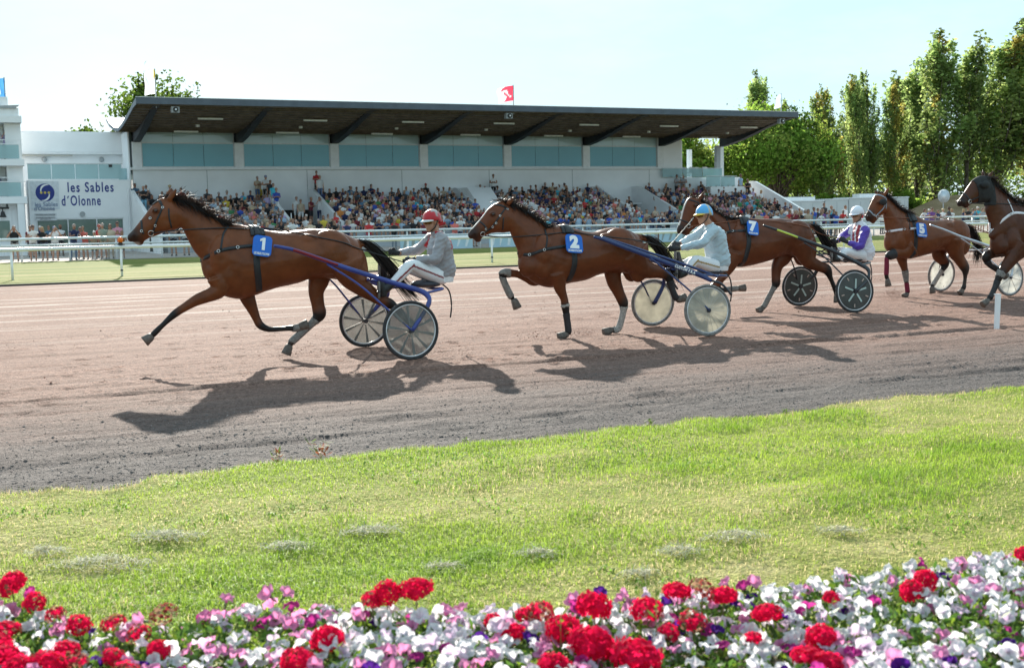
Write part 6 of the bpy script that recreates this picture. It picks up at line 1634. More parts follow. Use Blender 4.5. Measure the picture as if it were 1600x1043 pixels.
goggle_m = mat("goggle_strap", (0.03, 0.03, 0.03), 0.5)
silks = attr_mat("race_silks", "cloth", rough=0.45, var=0.08, scale=12, spec=0.4, sheen=0.3, bump=0.35, bscale=22)
def clear_mat(name, col, alpha, rough=0.15):
    if name in MATS: return MATS[name]
    m, nt, b = new_mat(name)
    n = _noise(nt, 7.0)
    r = _ramp(nt, n.outputs["Fac"], [(0.3, tuple(c * 0.8 for c in col)), (0.7, tuple(min(1, c * 1.25) for c in col))])
    nt.links.new(r.outputs["Color"], b.inputs["Base Color"])
    b.inputs["Roughness"].default_value = rough
    tr = nt.nodes.new("ShaderNodeBsdfTransparent")
    tl = nt.nodes.new("ShaderNodeBsdfTranslucent")
    nt.links.new(r.outputs["Color"], tl.inputs["Color"])
    m1 = nt.nodes.new("ShaderNodeMixShader"); m1.inputs[0].default_value = 0.45
    nt.links.new(b.outputs[0], m1.inputs[1]); nt.links.new(tl.outputs[0], m1.inputs[2])
    ms = nt.nodes.new("ShaderNodeMixShader"); ms.inputs[0].default_value = alpha
    nt.links.new(tr.outputs[0], ms.inputs[1]); nt.links.new(m1.outputs[0], ms.inputs[2])
    nt.links.new(ms.outputs[0], nt.nodes["Material Output"].inputs["Surface"])
    MATS[name] = m
    return m
disc_smoke = clear_mat("smoked_wheel_cover", (0.17, 0.175, 0.165), 0.62)
disc_cream = clear_mat("cream_wheel_cover", (0.52, 0.50, 0.42), 0.88, 0.3)
disc_white = clear_mat("white_wheel_cover", (0.78, 0.78, 0.74), 0.95, 0.3)
disc_black = mat("black_wheel_cover", (0.055, 0.057, 0.053), 0.35, var=0.3)
bar_m = mat("pale_green_wheel_bar", (0.42, 0.52, 0.48), 0.35, var=0.1)
slit_m = mat("pale_wheel_slit", (0.50, 0.38, 0.32), 0.5)

def ring_y(r, t, n=48, k=8, ty=1.0):
    V = []; F = []
    for i in range(n):
        a = 2 * math.pi * i / n
        for j in range(k):
            b = 2 * math.pi * j / k
            q = r + t * math.cos(b)
            V.append((q * math.cos(a), t * ty * math.sin(b), q * math.sin(a)))
    for i in range(n):
        for j in range(k):
            F.append((i * k + j, i * k + (j + 1) % k, ((i + 1) % n) * k + (j + 1) % k, ((i + 1) % n) * k + j))
    return V, F
def make_wheel(style, parent, hub, side):
    R = 0.352
    w = bpy.data.objects.new("wheel", None); C.objects.link(w); w.parent = parent
    w.location = hub
    w.rotation_euler = (side * rad(3.0), 0, 0)
    m = MB(); m.add(*ring_y(R - 0.020, 0.020, ty=1.1)); m.build("tyre", {'smoke': tyre_m, 'bars': tyre_m}.get(style, tyre_dusty), w, True)
    m = MB(); m.add(*ring_y(R - 0.047, 0.011, ty=1.3)); m.build("rim", rim_m, w, True)
    # cover: a shallow cone on each face
    for fs in (1, -1):
        if style == 'spoke' and fs == -side: continue
        n = 48; V = [(0, fs * 0.030, 0)]; F = []
        for q, yy in ((0.06, 0.028), (0.30, 0.010)):
            for i in range(n):
                a = 2 * math.pi * i / n; V.append((q * math.cos(a), fs * yy, q * math.sin(a)))
        for i in range(n):
            j = (i + 1) % n
            F.append((0, 1 + i, 1 + j)); F.append((1 + i, 1 + n + i, 1 + n + j, 1 + j))
        m = MB(); m.add(V, F)
        m.build("wheel_cover", {'smoke': disc_smoke, 'cream': disc_cream, 'white': disc_white, 'bars': disc_black}[style], w, True)
    ns = {'smoke': 10, 'cream': 20, 'white': 8, 'bars': 5}[style]
    for i in range(ns):
        a = 2 * math.pi * (i + 0.3) / ns
        u = np.array([math.cos(a), 0, math.sin(a)]); v = np.array([-math.sin(a), 0, math.cos(a)])
        m = MB()
        if style == 'bars':
            for q in (1, -1): m.box(u * 0.125 + np.array([0, q * 0.030, 0]), (0.078, 0.004, 0.0135), [u, [0, 1, 0], v])
            m.build("wheel_bar", bar_m, w)
            a2 = a + math.pi / 5; u2 = np.array([math.cos(a2), 0, math.sin(a2)]); v2 = np.array([-math.sin(a2), 0, math.cos(a2)])
            m = MB()
            for q in (1, -1): m.box(u2 * 0.232 + np.array([0, q * 0.0195, 0]), (0.026, 0.004, 0.008), [u2, [0, 1, 0], v2])
            m.build("wheel_slit", slit_m, w)
        elif style == 'smoke':
            m.prism([u * 0.05 + v * 0.006, u * 0.29 + v * 0.022, u * 0.29 - v * 0.014, u * 0.05 - v * 0.006], (0, -0.003, 0), (0, 0.003, 0))  # flared wedges: spokes plus the spinning light streaks, put into their shape
            m.build("spoke", spoke_m, w)
        else:
            m.tube([u * 0.03 + np.array([0, side * 0.033, 0]), u * 0.298 + np.array([0, side * 0.014, 0])], 0.0022 if style == 'cream' else 0.005, 5)
            m.build("spoke", spoke_m, w)
    m = MB(); m.tube([(0, -0.05, 0), (0, 0.05, 0)], 0.030, 14); m.tube([(0, side * 0.05, 0), (0, side * 0.06, 0)], 0.02, 10); m.build("hub", hub_m, w)
    return w
def mirror(P): return [(x, -y, z) for x, y, z in P]
def build_sulky(key, label, style, paint, accent, seatm):
    d = SULKY[key]
    root = thing("sulky", label, "racing sulky", (d['P'][0], d['P'][1], 0), rad(d['th']) + math.pi, "two-wheeled racing sulkies")
    hubs = [tuple(d['hub'][0]), (d['hub'][0][0] * 0.5 + d['hub'][1][0] * 0.5, -0.86, 0.352)]
    hubs[0] = (hubs[1][0], 0.86, 0.352)
    hx = hubs[0][0]
    for sd, h in ((1, hubs[0]), (-1, hubs[1])):
        make_wheel(style, root, h, sd)
    sh = d['shaft']
    for sd in (1, -1):
        P = catmull(sh if sd == 1 else mirror(sh), 6)
        if d['style'] == 'fork':
            end = np.array([hx, sd * 0.905, 0.352]); P = np.vstack([P[:-4], [end]])
            P = catmull(P[::3] if (len(P) - 1) % 3 == 0 else np.vstack([P[:-1:3], [end]]), 6)
        m = MB(); v, f = tube(P, np.interp(np.linspace(0, 1, len(P)), [0, 0.3, 0.85, 1], [0.014, 0.022, 0.026, 0.020]), 10, flat=1.35); m.add(v, f)
        s_ = m.build("shaft", paint, root, True)
        k = len(P)
        i0, i1 = int(k * 0.10), int(k * 0.26)
        if accent is not None:
            m = MB(); v, f = tube(P[i0:i1] + np.array([0, sd * 0.012, 0.0]), 0.019, 8, flat=0.9); m.add(v, f); m.build("shaft_flash", accent, s_, True)
        if 'shaft2' in d:
            m = MB(); v, f = tube(catmull(d['shaft2'] if sd == 1 else mirror(d['shaft2']), 6), 0.018, 10); m.add(v, f); m.build("shaft_brace", paint, root, True)
            # mudguard arm beyond the axle and the fork leg down to the hub
            e = np.array(sh[-1]) * np.array([1, sd, 1])
            m = MB(); m.tube(catmull([e, e + np.array([-0.13, sd * 0.05, -0.05]), e + np.array([-0.26, sd * 0.08, -0.20])], 5), 0.017, 8); m.build("mudguard", hub_m, root, True)
            m = MB(); m.tube(catmull([e + np.array([0.02, 0, 0.0]), (hx - 0.12, sd * 0.93, 0.60) , (hx, sd * 0.92, 0.352)], 5) if sd == 1 else catmull([e, (hx - 0.14, sd * 0.80, 0.60), (hx, sd * 0.80, 0.352)], 5), np.linspace(0.024, 0.034, 11), 8); 
            if sd == -1: m.build("fork_leg", paint, root, True)
        st_ = [list(q) for q in d['stay']]; st_[-1] = [hx, 0.915, 0.352]
        m = MB(); m.tube(catmull(st_ if sd == 1 else mirror(st_), 6), 0.0125, 8); m.build("stay", paint, root, True)
        # footrest
        m = MB()
        fy = 0.30 * sd
    # seat and its carrying bow
    (sx0, _y, sz0), (sx1, _y2, sz1) = d['seat']
    sx = (sx0 + sx1) / 2; sz = (sz0 + sz1) / 2 - 0.02
    V, F = ellipsoid((sx, 0, sz), (0.20, 0.19, 0.055), 20, 10)
    m = MB(); m.add(V, F); m.build("seat", seatm, root, True)
    bend = np.array(sh[-5] if d['style'] == 'fork' else sh[-2], float)
    m = MB()
    m.tube(catmull([(bend[0], bend[1], bend[2]), (sx - 0.05, bend[1] * 0.6, sz - 0.05), (sx - 0.05, 0, sz - 0.065), (sx - 0.05, -bend[1] * 0.6, sz - 0.05), (bend[0], -bend[1], bend[2])], 6), 0.016, 8)
    m.build("seat_bow", paint, root, True)
    m = MB()
    m.tube(catmull([(sh[4][0], sh[4][1], sh[4][2] - 0.01), (sh[4][0] - 0.05, 0.25, sh[4][2] - 0.06), (sh[4][0] - 0.05, -0.25, sh[4][2] - 0.06), (sh[4][0], -sh[4][1], sh[4][2] - 0.01)], 6), 0.013, 8)
    m.build("crossbar", paint, root, True)
    for sd in (1, -1):
        m = MB(); v, f = tube(catmull([(sx + 0.18, sd * 0.10, sz - 0.03), (sx + 0.30, sd * 0.14, sz - 0.03), (sh[4][0] - 0.05, sd * 0.22, sh[4][2] - 0.05)], 5), 0.012, 8); m.add(v, f); m.build("seat_arm", paint, root, True)
    # trailing strap behind the seat
    m = MB(); m.tube(catmull([(sx - 0.17, 0.06, sz), (sx - 0.27, 0.07, sz - 0.10), (sx - 0.30, 0.07, sz - 0.28), (sx - 0.28, 0.07, sz - 0.44)], 6), 0.010, 6); m.build("trailing_strap", strap_mat, root, True)
    return root

def spine_loft(C3, D, Wd, n=24, per=4):
    """Torso rings: centres, half depth (fore and aft), half width."""
    A = np.concatenate([np.asarray(C3, float), np.asarray(D, float)[:, None], np.asarray(Wd, float)[:, None]], 1)
    Q = catmull(A, per)
    tg = np.gradient(Q[:, :3], axis=0); tg /= np.linalg.norm(tg, axis=1, keepdims=True)
    lat = np.tile([0.0, 1.0, 0.0], (len(Q), 1)); lat -= tg * (lat * tg).sum(1, keepdims=True); lat /= np.linalg.norm(lat, axis=1, keepdims=True)
    sag = np.cross(lat, tg)
    a = np.linspace(0, 2 * np.pi, n, endpoint=False)
    cs = np.sign(np.cos(a)) * np.abs(np.cos(a)) ** 0.85; sn = np.sign(np.sin(a)) * np.abs(np.sin(a)) ** 0.85
    R = Q[:, None, :3] + (Q[:, 3][:, None] * cs)[:, :, None] * sag[:, None] + (Q[:, 4][:, None] * sn)[:, :, None] * lat[:, None]
    return ring_loft(R)
def head_parts(c, yaw=0.0, pitch=0.0, s=1.0):
    """Skull, jaw, nose, chin, ears, lips round the centre c, facing +x turned by yaw."""
    cy, sy = math.cos(yaw), math.sin(yaw); cp, sp = math.cos(pitch), math.sin(pitch)
    X = np.array([cy * cp, sy * cp, sp]); Y = np.array([-sy, cy, 0.0]); Z = np.cross(X, Y)
    A = np.array([X, Y, Z])
    P = lambda x, y, z: np.asarray(c) + (X * x + Y * y + Z * z) * s
    E = lambda p, r: ellipsoid(P(*p), [q * s for q in r], 16, 10, A)
    return [E((-0.012, 0, 0.03), (0.098, 0.076, 0.092)), E((0.022, 0, -0.045), (0.070, 0.060, 0.072)), E((0.060, 0, -0.095), (0.030, 0.030, 0.024)),
            E((0.098, 0, -0.018), (0.022, 0.014, 0.028)), E((0.090, 0, 0.008), (0.014, 0.011, 0.03)), E((0.082, 0, -0.062), (0.016, 0.026, 0.010)), E((0.081, 0, -0.073), (0.015, 0.023, 0.009)),
            E((-0.01, 0.078, -0.005), (0.022, 0.010, 0.034)), E((-0.01, -0.078, -0.005), (0.022, 0.010, 0.034)), E((0.080, 0.033, 0.030), (0.018, 0.024, 0.010)), E((0.080, -0.033, 0.030), (0.018, 0.024, 0.010))], A, P
def hand_parts(w, h, side, r=1.0):
    """Palm with four fingers curled round a rein and a thumb laid over them. w wrist, h palm centre."""
    w = np.asarray(w, float); h = np.asarray(h, float)
    f = h - w; f /= np.linalg.norm(f)
    u = np.cross(f, [0, 1, 0]) ; u /= np.linalg.norm(u)
    if u[2] < 0: u = -u
    s = np.cross(f, u)
    out = [limb([tuple(w - f * 0.01) + (0.028,), tuple((w + h) / 2) + (0.032,), tuple(h + f * 0.01) + (0.036,), tuple(h + f * 0.035) + (0.028,)], 12, 4, 0.75)]
    inn = -np.sign(h[1]) * np.array([0, 1.0, 0]) if abs(h[1]) > 0.01 else np.array([0, -1.0, 0])
    for i, L in enumerate((0.9, 1.0, 0.95, 0.8)):
        b = h + f * 0.03 + u * (0.030 - 0.020 * i)
        out.append(limb([tuple(b - f * 0.02) + (0.0105,), tuple(b + f * 0.028 * L) + (0.0105,), tuple(b + f * 0.032 * L + inn * 0.028) + (0.010,), tuple(b + f * 0.004 + inn * 0.042 * L) + (0.009,)], 8, 4, 1.0))
    tb = h - f * 0.015 + u * 0.028
    out.append(limb([tuple(tb) + (0.012,), tuple(tb + f * 0.02 + u * 0.018 + inn * 0.012) + (0.0115,), tuple(tb + f * 0.045 + u * 0.016 + inn * 0.022) + (0.010,)], 8, 4, 1.0))
    return out
def build_driver(key, cfg, at, joints):
    J = {k: np.array(v, float) for k, v in joints.items()}
    root = thing("person", cfg['label'], "sulky driver", (at['P'][0], at['P'][1], 0), rad(at['th']) + math.pi, "drivers seated on their sulkies")
    hp, A, HP = head_parts(J['head'] + np.array([0.0, 0, -0.012]), cfg['yaw'], cfg.get('pitch', -0.08))
    hc = J['head']
    # body: one continuous figure
    body = list(hp)
    nb = J['neck']
    body.append(limb([tuple(nb + np.array([-0.02, 0, -0.06])) + (0.062,), tuple(nb + np.array([0.0, 0, 0.0])) + (0.056,), tuple(hc + np.array([-0.015, 0, -0.05])) + (0.052,)], 14, 4, 1.0))
    tc = [J['pelvis'] + np.array([0, 0, -0.05]), J['pelvis'] + np.array([0, 0, 0.06]), J['waist'], (J['waist'] + J['chest']) / 2, J['chest'], J['neck'] + np.array([-0.01, 0, -0.05]), J['neck']]
    body.append(spine_loft(tc, [0.11, 0.115, 0.105, 0.11, 0.115, 0.075, 0.05], [0.16, 0.165, 0.15, 0.155, 0.165, 0.12, 0.05]))
    for sd, s_, e_, w_, h_ in ((1, 'ns', 'ne', 'nw', 'nhand'), (-1, 'fs', 'fe', 'fw', 'fhand')):
        body.append(limb([tuple(J[s_]) + (0.055,), tuple((J[s_] + J[e_]) / 2) + (0.045,), tuple(J[e_]) + (0.038,), tuple(J[e_] * 0.55 + J[w_] * 0.45) + (0.038,), tuple(J[w_]) + (0.026,)], 12, 5, 1.0))
        f = J[h_] - J[w_]; L = np.linalg.norm(f)
        J[h_] = J[w_] + f / L * min(L, 0.075)
        body += hand_parts(J[w_], J[h_], sd)
    for sd, h_, k_, a_, t_ in ((1, 'nhip', 'nk', 'na', 'nt'), (-1, 'fhip', 'fk', 'fa', 'ft')):
        body.append(limb([tuple(J[h_]) + (0.085,), tuple((J[h_] + J[k_]) / 2) + (0.075,), tuple(J[k_]) + (0.056,), tuple(J[k_] * 0.6 + J[a_] * 0.4) + (0.054,), tuple(J[a_]) + (0.036,), tuple(J[t_] + np.array([-0.05, 0, -0.02])) + (0.034,)], 14, 5, 1.0))
    me = remesh(body, 0.0075, 4, 0.5)
    link("body", me, skin_m, root)
    V = verts(me)
    # gloves
    for w_, h_ in (('nw', 'nhand'), ('fw', 'fhand')):
        ax_ = J[h_] - J[w_]; ax_ /= np.linalg.norm(ax_)
        mask = ((V - J[w_]) @ ax_ > -0.01) & (np.linalg.norm(V - J[h_], axis=1) < 0.125)
        shell("glove", me, mask, 0.004, glove_m, root)
    # jacket
    jk = [spine_loft([J['pelvis'] + np.array([0, 0, -0.02]), J['pelvis'] + np.array([-0.005, 0, 0.07]), J['waist'], (J['waist'] + J['chest']) / 2, J['chest'] + np.array([-0.01, 0, 0.0]), J['neck'] + np.array([-0.02, 0, -0.055]), J['neck'] + np.array([-0.005, 0, -0.005]), J['neck'] + np.array([0.004, 0, 0.035])],
                     [0.135, 0.155, 0.155, 0.15, 0.145, 0.098, 0.072, 0.066], [0.175, 0.195, 0.19, 0.19, 0.195, 0.15, 0.075, 0.066])]
    for s_, e_, w_ in (('ns', 'ne', 'nw'), ('fs', 'fe', 'fw')):
        inw = np.array([0, -0.05 * np.sign(J[s_][1]), 0.0])
        jk.append(limb([tuple(J[s_] + inw) + (0.085,), tuple(J[s_]) + (0.082,), tuple((J[s_] + J[e_]) / 2) + (0.070,), tuple(J[e_]) + (0.064,), tuple(J[e_] * 0.5 + J[w_] * 0.5) + (0.056,), tuple(J[w_] * 0.93 + J[e_] * 0.07) + (0.041,)], 16, 5, 1.0))
    jm = remesh(jk, 0.010, 5, 0.5)
    JV = verts(jm); JN = normals(jm)
    # cloth folds gather at elbow, waist and shoulder
    foldp = np.array([mnoise.noise(Vector((p[0] * 9, p[1] * 7, p[2] * 26 + p[0] * 12))) + 0.5 * mnoise.noise(Vector((p[0] * 22, p[1] * 18, p[2] * 34))) for p in JV])
    JV2 = JV + JN * (foldp * 0.011)[:, None]
    jm.vertices.foreach_set("co", JV2.astype(np.float32).ravel()); jm.update()
    col = np.tile(np.array(cfg['jacket']), (len(JV), 1))
    arm = np.zeros(len(JV)); 
    for s_, e_, w_ in (('ns', 'ne', 'nw'), ('fs', 'fe', 'fw')):
        for a, b in ((s_, e_), (e_, w_)):
            dd = J[b] - J[a]; t = np.clip(((JV - J[a]) @ dd) / (dd @ dd), 0, 1)
            q = np.linalg.norm(JV - (J[a] + t[:, None] * dd), axis=1)
            arm = np.maximum(arm, ((q < 0.088) & ((np.abs(JV[:, 1]) > 0.16) | (JV[:, 0] > J['chest'][0] + 0.17))).astype(float))
    if 'sleeve' in cfg:
        col = col * (1 - arm[:, None]) + np.array(cfg['sleeve']) * arm[:, None]
    if 'front' in cfg:
        f = ((JV[:, 0] > np.interp(JV[:, 2], [J['pelvis'][2], J['neck'][2]], [J['pelvis'][0], J['neck'][0]]) + 0.04) & (np.abs(JV[:, 1] - 0.04) < 0.085) & (JV[:, 2] < J['neck'][2] - 0.03) & (arm < 0.5)).astype(float)
        col = col * (1 - f[:, None]) + np.array(cfg['front']) * f[:, None]
        f = ((f > 0) & (np.abs(JV[:, 1] - 0.04) < 0.016)).astype(float)
        col = col * (1 - f[:, None]) + np.array([0.75, 0.74, 0.76]) * f[:, None]
    if 'yoke' in cfg:
        zz = JV[:, 2] - J['neck'][2]
        dd = np.abs(np.abs(JV[:, 1]) - (0.085 - zz * 0.35))
        f = ((dd < 0.024) & (zz > -0.20) & (zz < 0.03) & (arm < 0.6)).astype(float)
        col = col * (1 - f[:, None]) + np.array(cfg['yoke']) * f[:, None]
    point_color(jm, "cloth", col)
    link("jacket", jm, silks, root)
    # trousers
    tr = [spine_loft([J['pelvis'] + np.array([0, 0, -0.09]), J['pelvis'] + np.array([0, 0, 0.02]), J['pelvis'] + np.array([0, 0, 0.10])], [0.12, 0.135, 0.125], [0.165, 0.175, 0.165])]
    for h_, k_, a_ in (('nhip', 'nk', 'na'), ('fhip', 'fk', 'fa')):
        tr.append(limb([tuple(J[h_] + np.array([-0.04, 0, 0])) + (0.105,), tuple(J[h_]) + (0.105,), tuple((J[h_] + J[k_]) / 2) + (0.092,), tuple(J[k_]) + (0.073,), tuple(J[k_] * 0.55 + J[a_] * 0.45) + (0.066,), tuple(J[a_]) + (0.050,)], 16, 5, 1.0))
    tm = remesh(tr, 0.010, 4, 0.5)
    TV = verts(tm)
    tcol = np.tile(np.array(cfg['trouser']), (len(TV), 1))
    if 'stripe' in cfg:
        for h_, k_, a_ in (('nhip', 'nk', 'na'), ('fhip', 'fk', 'fa')):
            sgn = np.sign(J[h_][1])
            for a, b in ((h_, k_), (k_, a_)):
                dd = J[b] - J[a]; L = np.linalg.norm(dd); dd = dd / L
                t = (TV - J[a]) @ dd
                perp = TV - J[a] - t[:, None] * dd
                up_ = np.cross(dd, [0, 1, 0]); up_ /= np.linalg.norm(up_)
                if up_[2] < 0: up_ = -up_
                f = ((t > -0.02) & (t < L + 0.01) & (np.abs(perp @ up_ + 0.005) < 0.011) & (perp[:, 1] * sgn > 0.02)).astype(float)
                tcol = tcol * (1 - f[:, None]) + np.array(cfg['stripe']) * f[:, None]
    point_color(tm, "cloth", tcol)
    link("trousers", tm, silks, root)
    # boots braced on the foot rests, soles to the front
    for k_, a_, t_ in (('nk', 'na', 'nt'), ('fk', 'fa', 'ft')):
        t = J[t_]; a = J[a_]
        v1 = limb([tuple(a + (J[k_] - a) * 0.25) + (0.054,), tuple(a) + (0.050,), tuple(t * 0.6 + a * 0.4 + np.array([0, 0, -0.03])) + (0.050,)], 12, 4, 1.0)
        v2 = limb([tuple(t + np.array([-0.045, 0, -0.085])) + (0.042,), tuple(t + np.array([-0.035, 0, -0.02])) + (0.046,), tuple(t + np.array([-0.02, 0, 0.06])) + (0.045,), tuple(t + np.array([-0.015, 0, 0.13])) + (0.033,)], 12, 4, 1.0)
        bm_ = remesh([v1, v2], 0.010, 3)
        bo = link("boot", bm_, bootleather, root)
        S = [(t + np.array([0.012, 0.0, 0.0])) + np.array([0, y, z]) for y, z in [(0.036 * math.cos(q) * (1 if math.sin(q) > 0 else 0.85), 0.125 * math.sin(q) + 0.02) for q in np.linspace(0, 2 * math.pi, 18, endpoint=False)]]
        b = MB(); b.prism(S, (0, 0, 0), (0.020, 0, 0.004)); b.build("sole", sole_m, bo)
        b = MB(); b.tube([t + np.array([0.034, -0.06, -0.02]), t + np.array([0.034, 0.06, -0.02])], 0.012, 8); b.build("foot_rest", hub_m, root)
    # helmet with peak, goggles
    X, Y, Z = A
    hcx = HP(-0.012, 0, 0.045)
    R = []
    for ph in np.linspace(0.02, 1.75, 12):
        a = np.linspace(0, 2 * np.pi, 28, endpoint=False)
        rr = math.sin(min(ph, 1.75))
        low = np.where(np.cos(a) < -0.3, -0.03, 0.0) * (ph / 1.75) ** 2
        R.append(hcx + (np.cos(a) * 0.128 * rr)[:, None] * X + (np.sin(a) * 0.104 * rr)[:, None] * Y + (0.118 * math.cos(ph) + low)[:, None] * Z)
    v, f = ring_loft(R)
    hm = pymesh("helmet", v, f, True)
    hv = np.array(v) - hcx
    lx, ly, lz = hv @ X, hv @ Y, hv @ Z
    hcol = np.tile(np.array(cfg['helmet']), (len(hv), 1))
    if cfg.get('helmet2') is not None:
        f2 = cfg['panel'](lx, ly, lz)
        hcol[f2] = cfg['helmet2']
    point_color(hm, "cloth", hcol)
    ho = link("helmet", hm, silks, root)
    a = np.linspace(-1.15, 1.15, 15)
    I_ = [hcx + X * (0.122 * math.cos(t)) + Y * (0.100 * math.sin(t)) + Z * (-0.010) for t in a]
    O_ = [hcx + X * (0.122 * math.cos(t) + 0.055 * max(0, math.cos(t * 1.3)) ** 0.7) + Y * (0.102 * math.sin(t)) + Z * (-0.024 - 0.01 * math.cos(t)) for t in a]
    b = MB(); n_ = len(a)
    for off in (0.0, 0.006):
        b.v += [tuple(p + Z * off) for p in I_] + [tuple(p + Z * off) for p in O_]
    for i in range(n_ - 1):
        b.f += [(i, i + 1, n_ + i + 1, n_ + i), (2 * n_ + i, 3 * n_ + i, 3 * n_ + i + 1, 2 * n_ + i + 1), (n_ + i, n_ + i + 1, 3 * n_ + i + 1, 3 * n_ + i)]
    b.mi = [0] * len(b.f)
    b.build("peak", mat(cfg['key'] + "_peak", cfg['peak'], 0.45), ho, True)
    if cfg.get('bobble'):
        v, f = ellipsoid(HP(-0.135, 0.02, -0.01), (0.032, 0.028, 0.032)); b = MB(); b.add(v, f); b.build("helmet_toggle", mat("red_toggle", (0.42, 0.015, 0.02), 0.6), ho, True)
    V_ = []
    for zz, rr in ((-0.016, 0.0), (-0.006, 0.008), (0.012, 0.008), (0.024, 0.0)):
        V_.append([HP(0.016 + (0.098 + rr) * math.cos(t), (0.086 + rr) * math.sin(t), 1.25 * zz + 0.004) for t in np.linspace(-1.05, 1.05, 13)])
    V_ = np.array(V_); k1, k2 = V_.shape[:2]
    b = MB(); b.add(V_.reshape(-1, 3), [(i * k2 + j, i * k2 + j + 1, (i + 1) * k2 + j + 1, (i + 1) * k2 + j) for i in range(k1 - 1) for j in range(k2 - 1)])
    b.build("goggles", lens_m, root, True)
    b = MB()
    for sd in (1, -1):
        b.tube(catmull([HP(-0.02, sd * 0.092, 0.02), HP(0.01, sd * 0.072, -0.06), HP(0.055, sd * 0.015, -0.118)], 5), 0.008, 6)
    b.build("chin_strap", goggle_m, root, True)
    return root
def star(lx, ly, lz):
    a = np.arctan2(lx + 0.01, ly - 0.05)
    r = np.hypot(lx + 0.01, ly - 0.045)
    return ((lz > 0.03) & (r < 0.045 + 0.020 * np.cos(4 * a))) | (lx < -0.085) & (np.abs(ly) < 0.09)
def band(lx, ly, lz):
    return (np.abs(lx + 0.025) < 0.013) | (lz < -0.012) & (lx > -0.06)
silver_blue = mat("blue_shaft_paint", (0.025, 0.045, 0.24), 0.35, var=0.25, scale=10, coat=0.4)
navy_paint = mat("navy_shaft_paint", (0.012, 0.030, 0.125), 0.35, var=0.2, scale=10, coat=0.4)
black_paint = mat("black_shaft_paint", (0.018, 0.02, 0.028), 0.35, var=0.2, scale=10, coat=0.4)
silver_paint = mat("silver_shaft_tube", (0.50, 0.52, 0.56), 0.35, metal=0.6, var=0.15)
flash_red = mat("dark_red_flash", (0.20, 0.012, 0.02), 0.45)
flash_yel = mat("yellow_green_flash", (0.55, 0.65, 0.10), 0.45)
SUL = {
 '1': ("blue sulky with smoked wheel covers behind the number 1 horse", 'smoke', silver_blue, flash_red),
 '2': ("navy sulky with cream wheel covers behind the number 2 horse", 'cream', navy_paint, None),
 '7': ("black sulky with pale bars on its dark wheels behind the number 7 horse", 'bars', black_paint, flash_yel),
 '5': ("silver sulky with white wheel covers behind the number 5 horse", 'white', silver_paint, None)}
DRV = {
 '1': dict(key='red', label="driver in silver jacket and red helmet with goggles holding the reins of horse 1", yaw=0.35, jacket=(0.30, 0.29, 0.31), yoke=(0.45, 0.012, 0.02), trouser=(0.78, 0.78, 0.80), stripe=(0.22, 0.01, 0.015), helmet=(0.50, 0.012, 0.025), helmet2=(0.38, 0.38, 0.36), panel=star, peak=(0.70, 0.70, 0.70), bobble=True),
 '2': dict(key='blue', label="driver in pale blue jacket and sky blue helmet holding a whip", yaw=0.10, jacket=(0.42, 0.52, 0.58), trouser=(0.75, 0.75, 0.78), stripe=(0.36, 0.22, 0.06), helmet=(0.10, 0.42, 0.80), helmet2=(0.62, 0.47, 0.22), panel=band, peak=(0.75, 0.52, 0.08)),
 '7': dict(key='white', label="driver in white jacket with purple sleeves and white helmet", yaw=0.30, jacket=(0.72, 0.72, 0.78), sleeve=(0.085, 0.035, 0.36), front=(0.36, 0.012, 0.03), trouser=(0.75, 0.75, 0.78), helmet=(0.76, 0.77, 0.84), helmet2=None, peak=(0.72, 0.73, 0.80)),
 '5': dict(key='lilac', label="driver in white and lilac half hidden behind the hooded horse", yaw=0.0, jacket=(0.66, 0.66, 0.76), sleeve=(0.50, 0.46, 0.66), trouser=(0.72, 0.72, 0.74), helmet=(0.70, 0.70, 0.74), helmet2=None, peak=(0.70, 0.70, 0.74))}
DRIVER['5'] = {k: (v[0] - 0.92, v[1], v[2] - 0.05) for k, v in DRIVER['2'].items()}
def from_sulky(key, p):
    """A point in a sulky's frame to its horse's frame (both stand on the ground)."""
    s, h = SULKY[key], HORSES[key]
    def ax(d): t = rad(d['th']); return np.array([-math.cos(t), -math.sin(t)]), np.array([math.sin(t), -math.cos(t)])
    f, l = ax(s); w = np.array(s['P']) + f * p[0] + l * p[1]
    F, L = ax(h); q = w - np.array(h['P'])
    return (float(q @ F), float(q @ L), p[2])

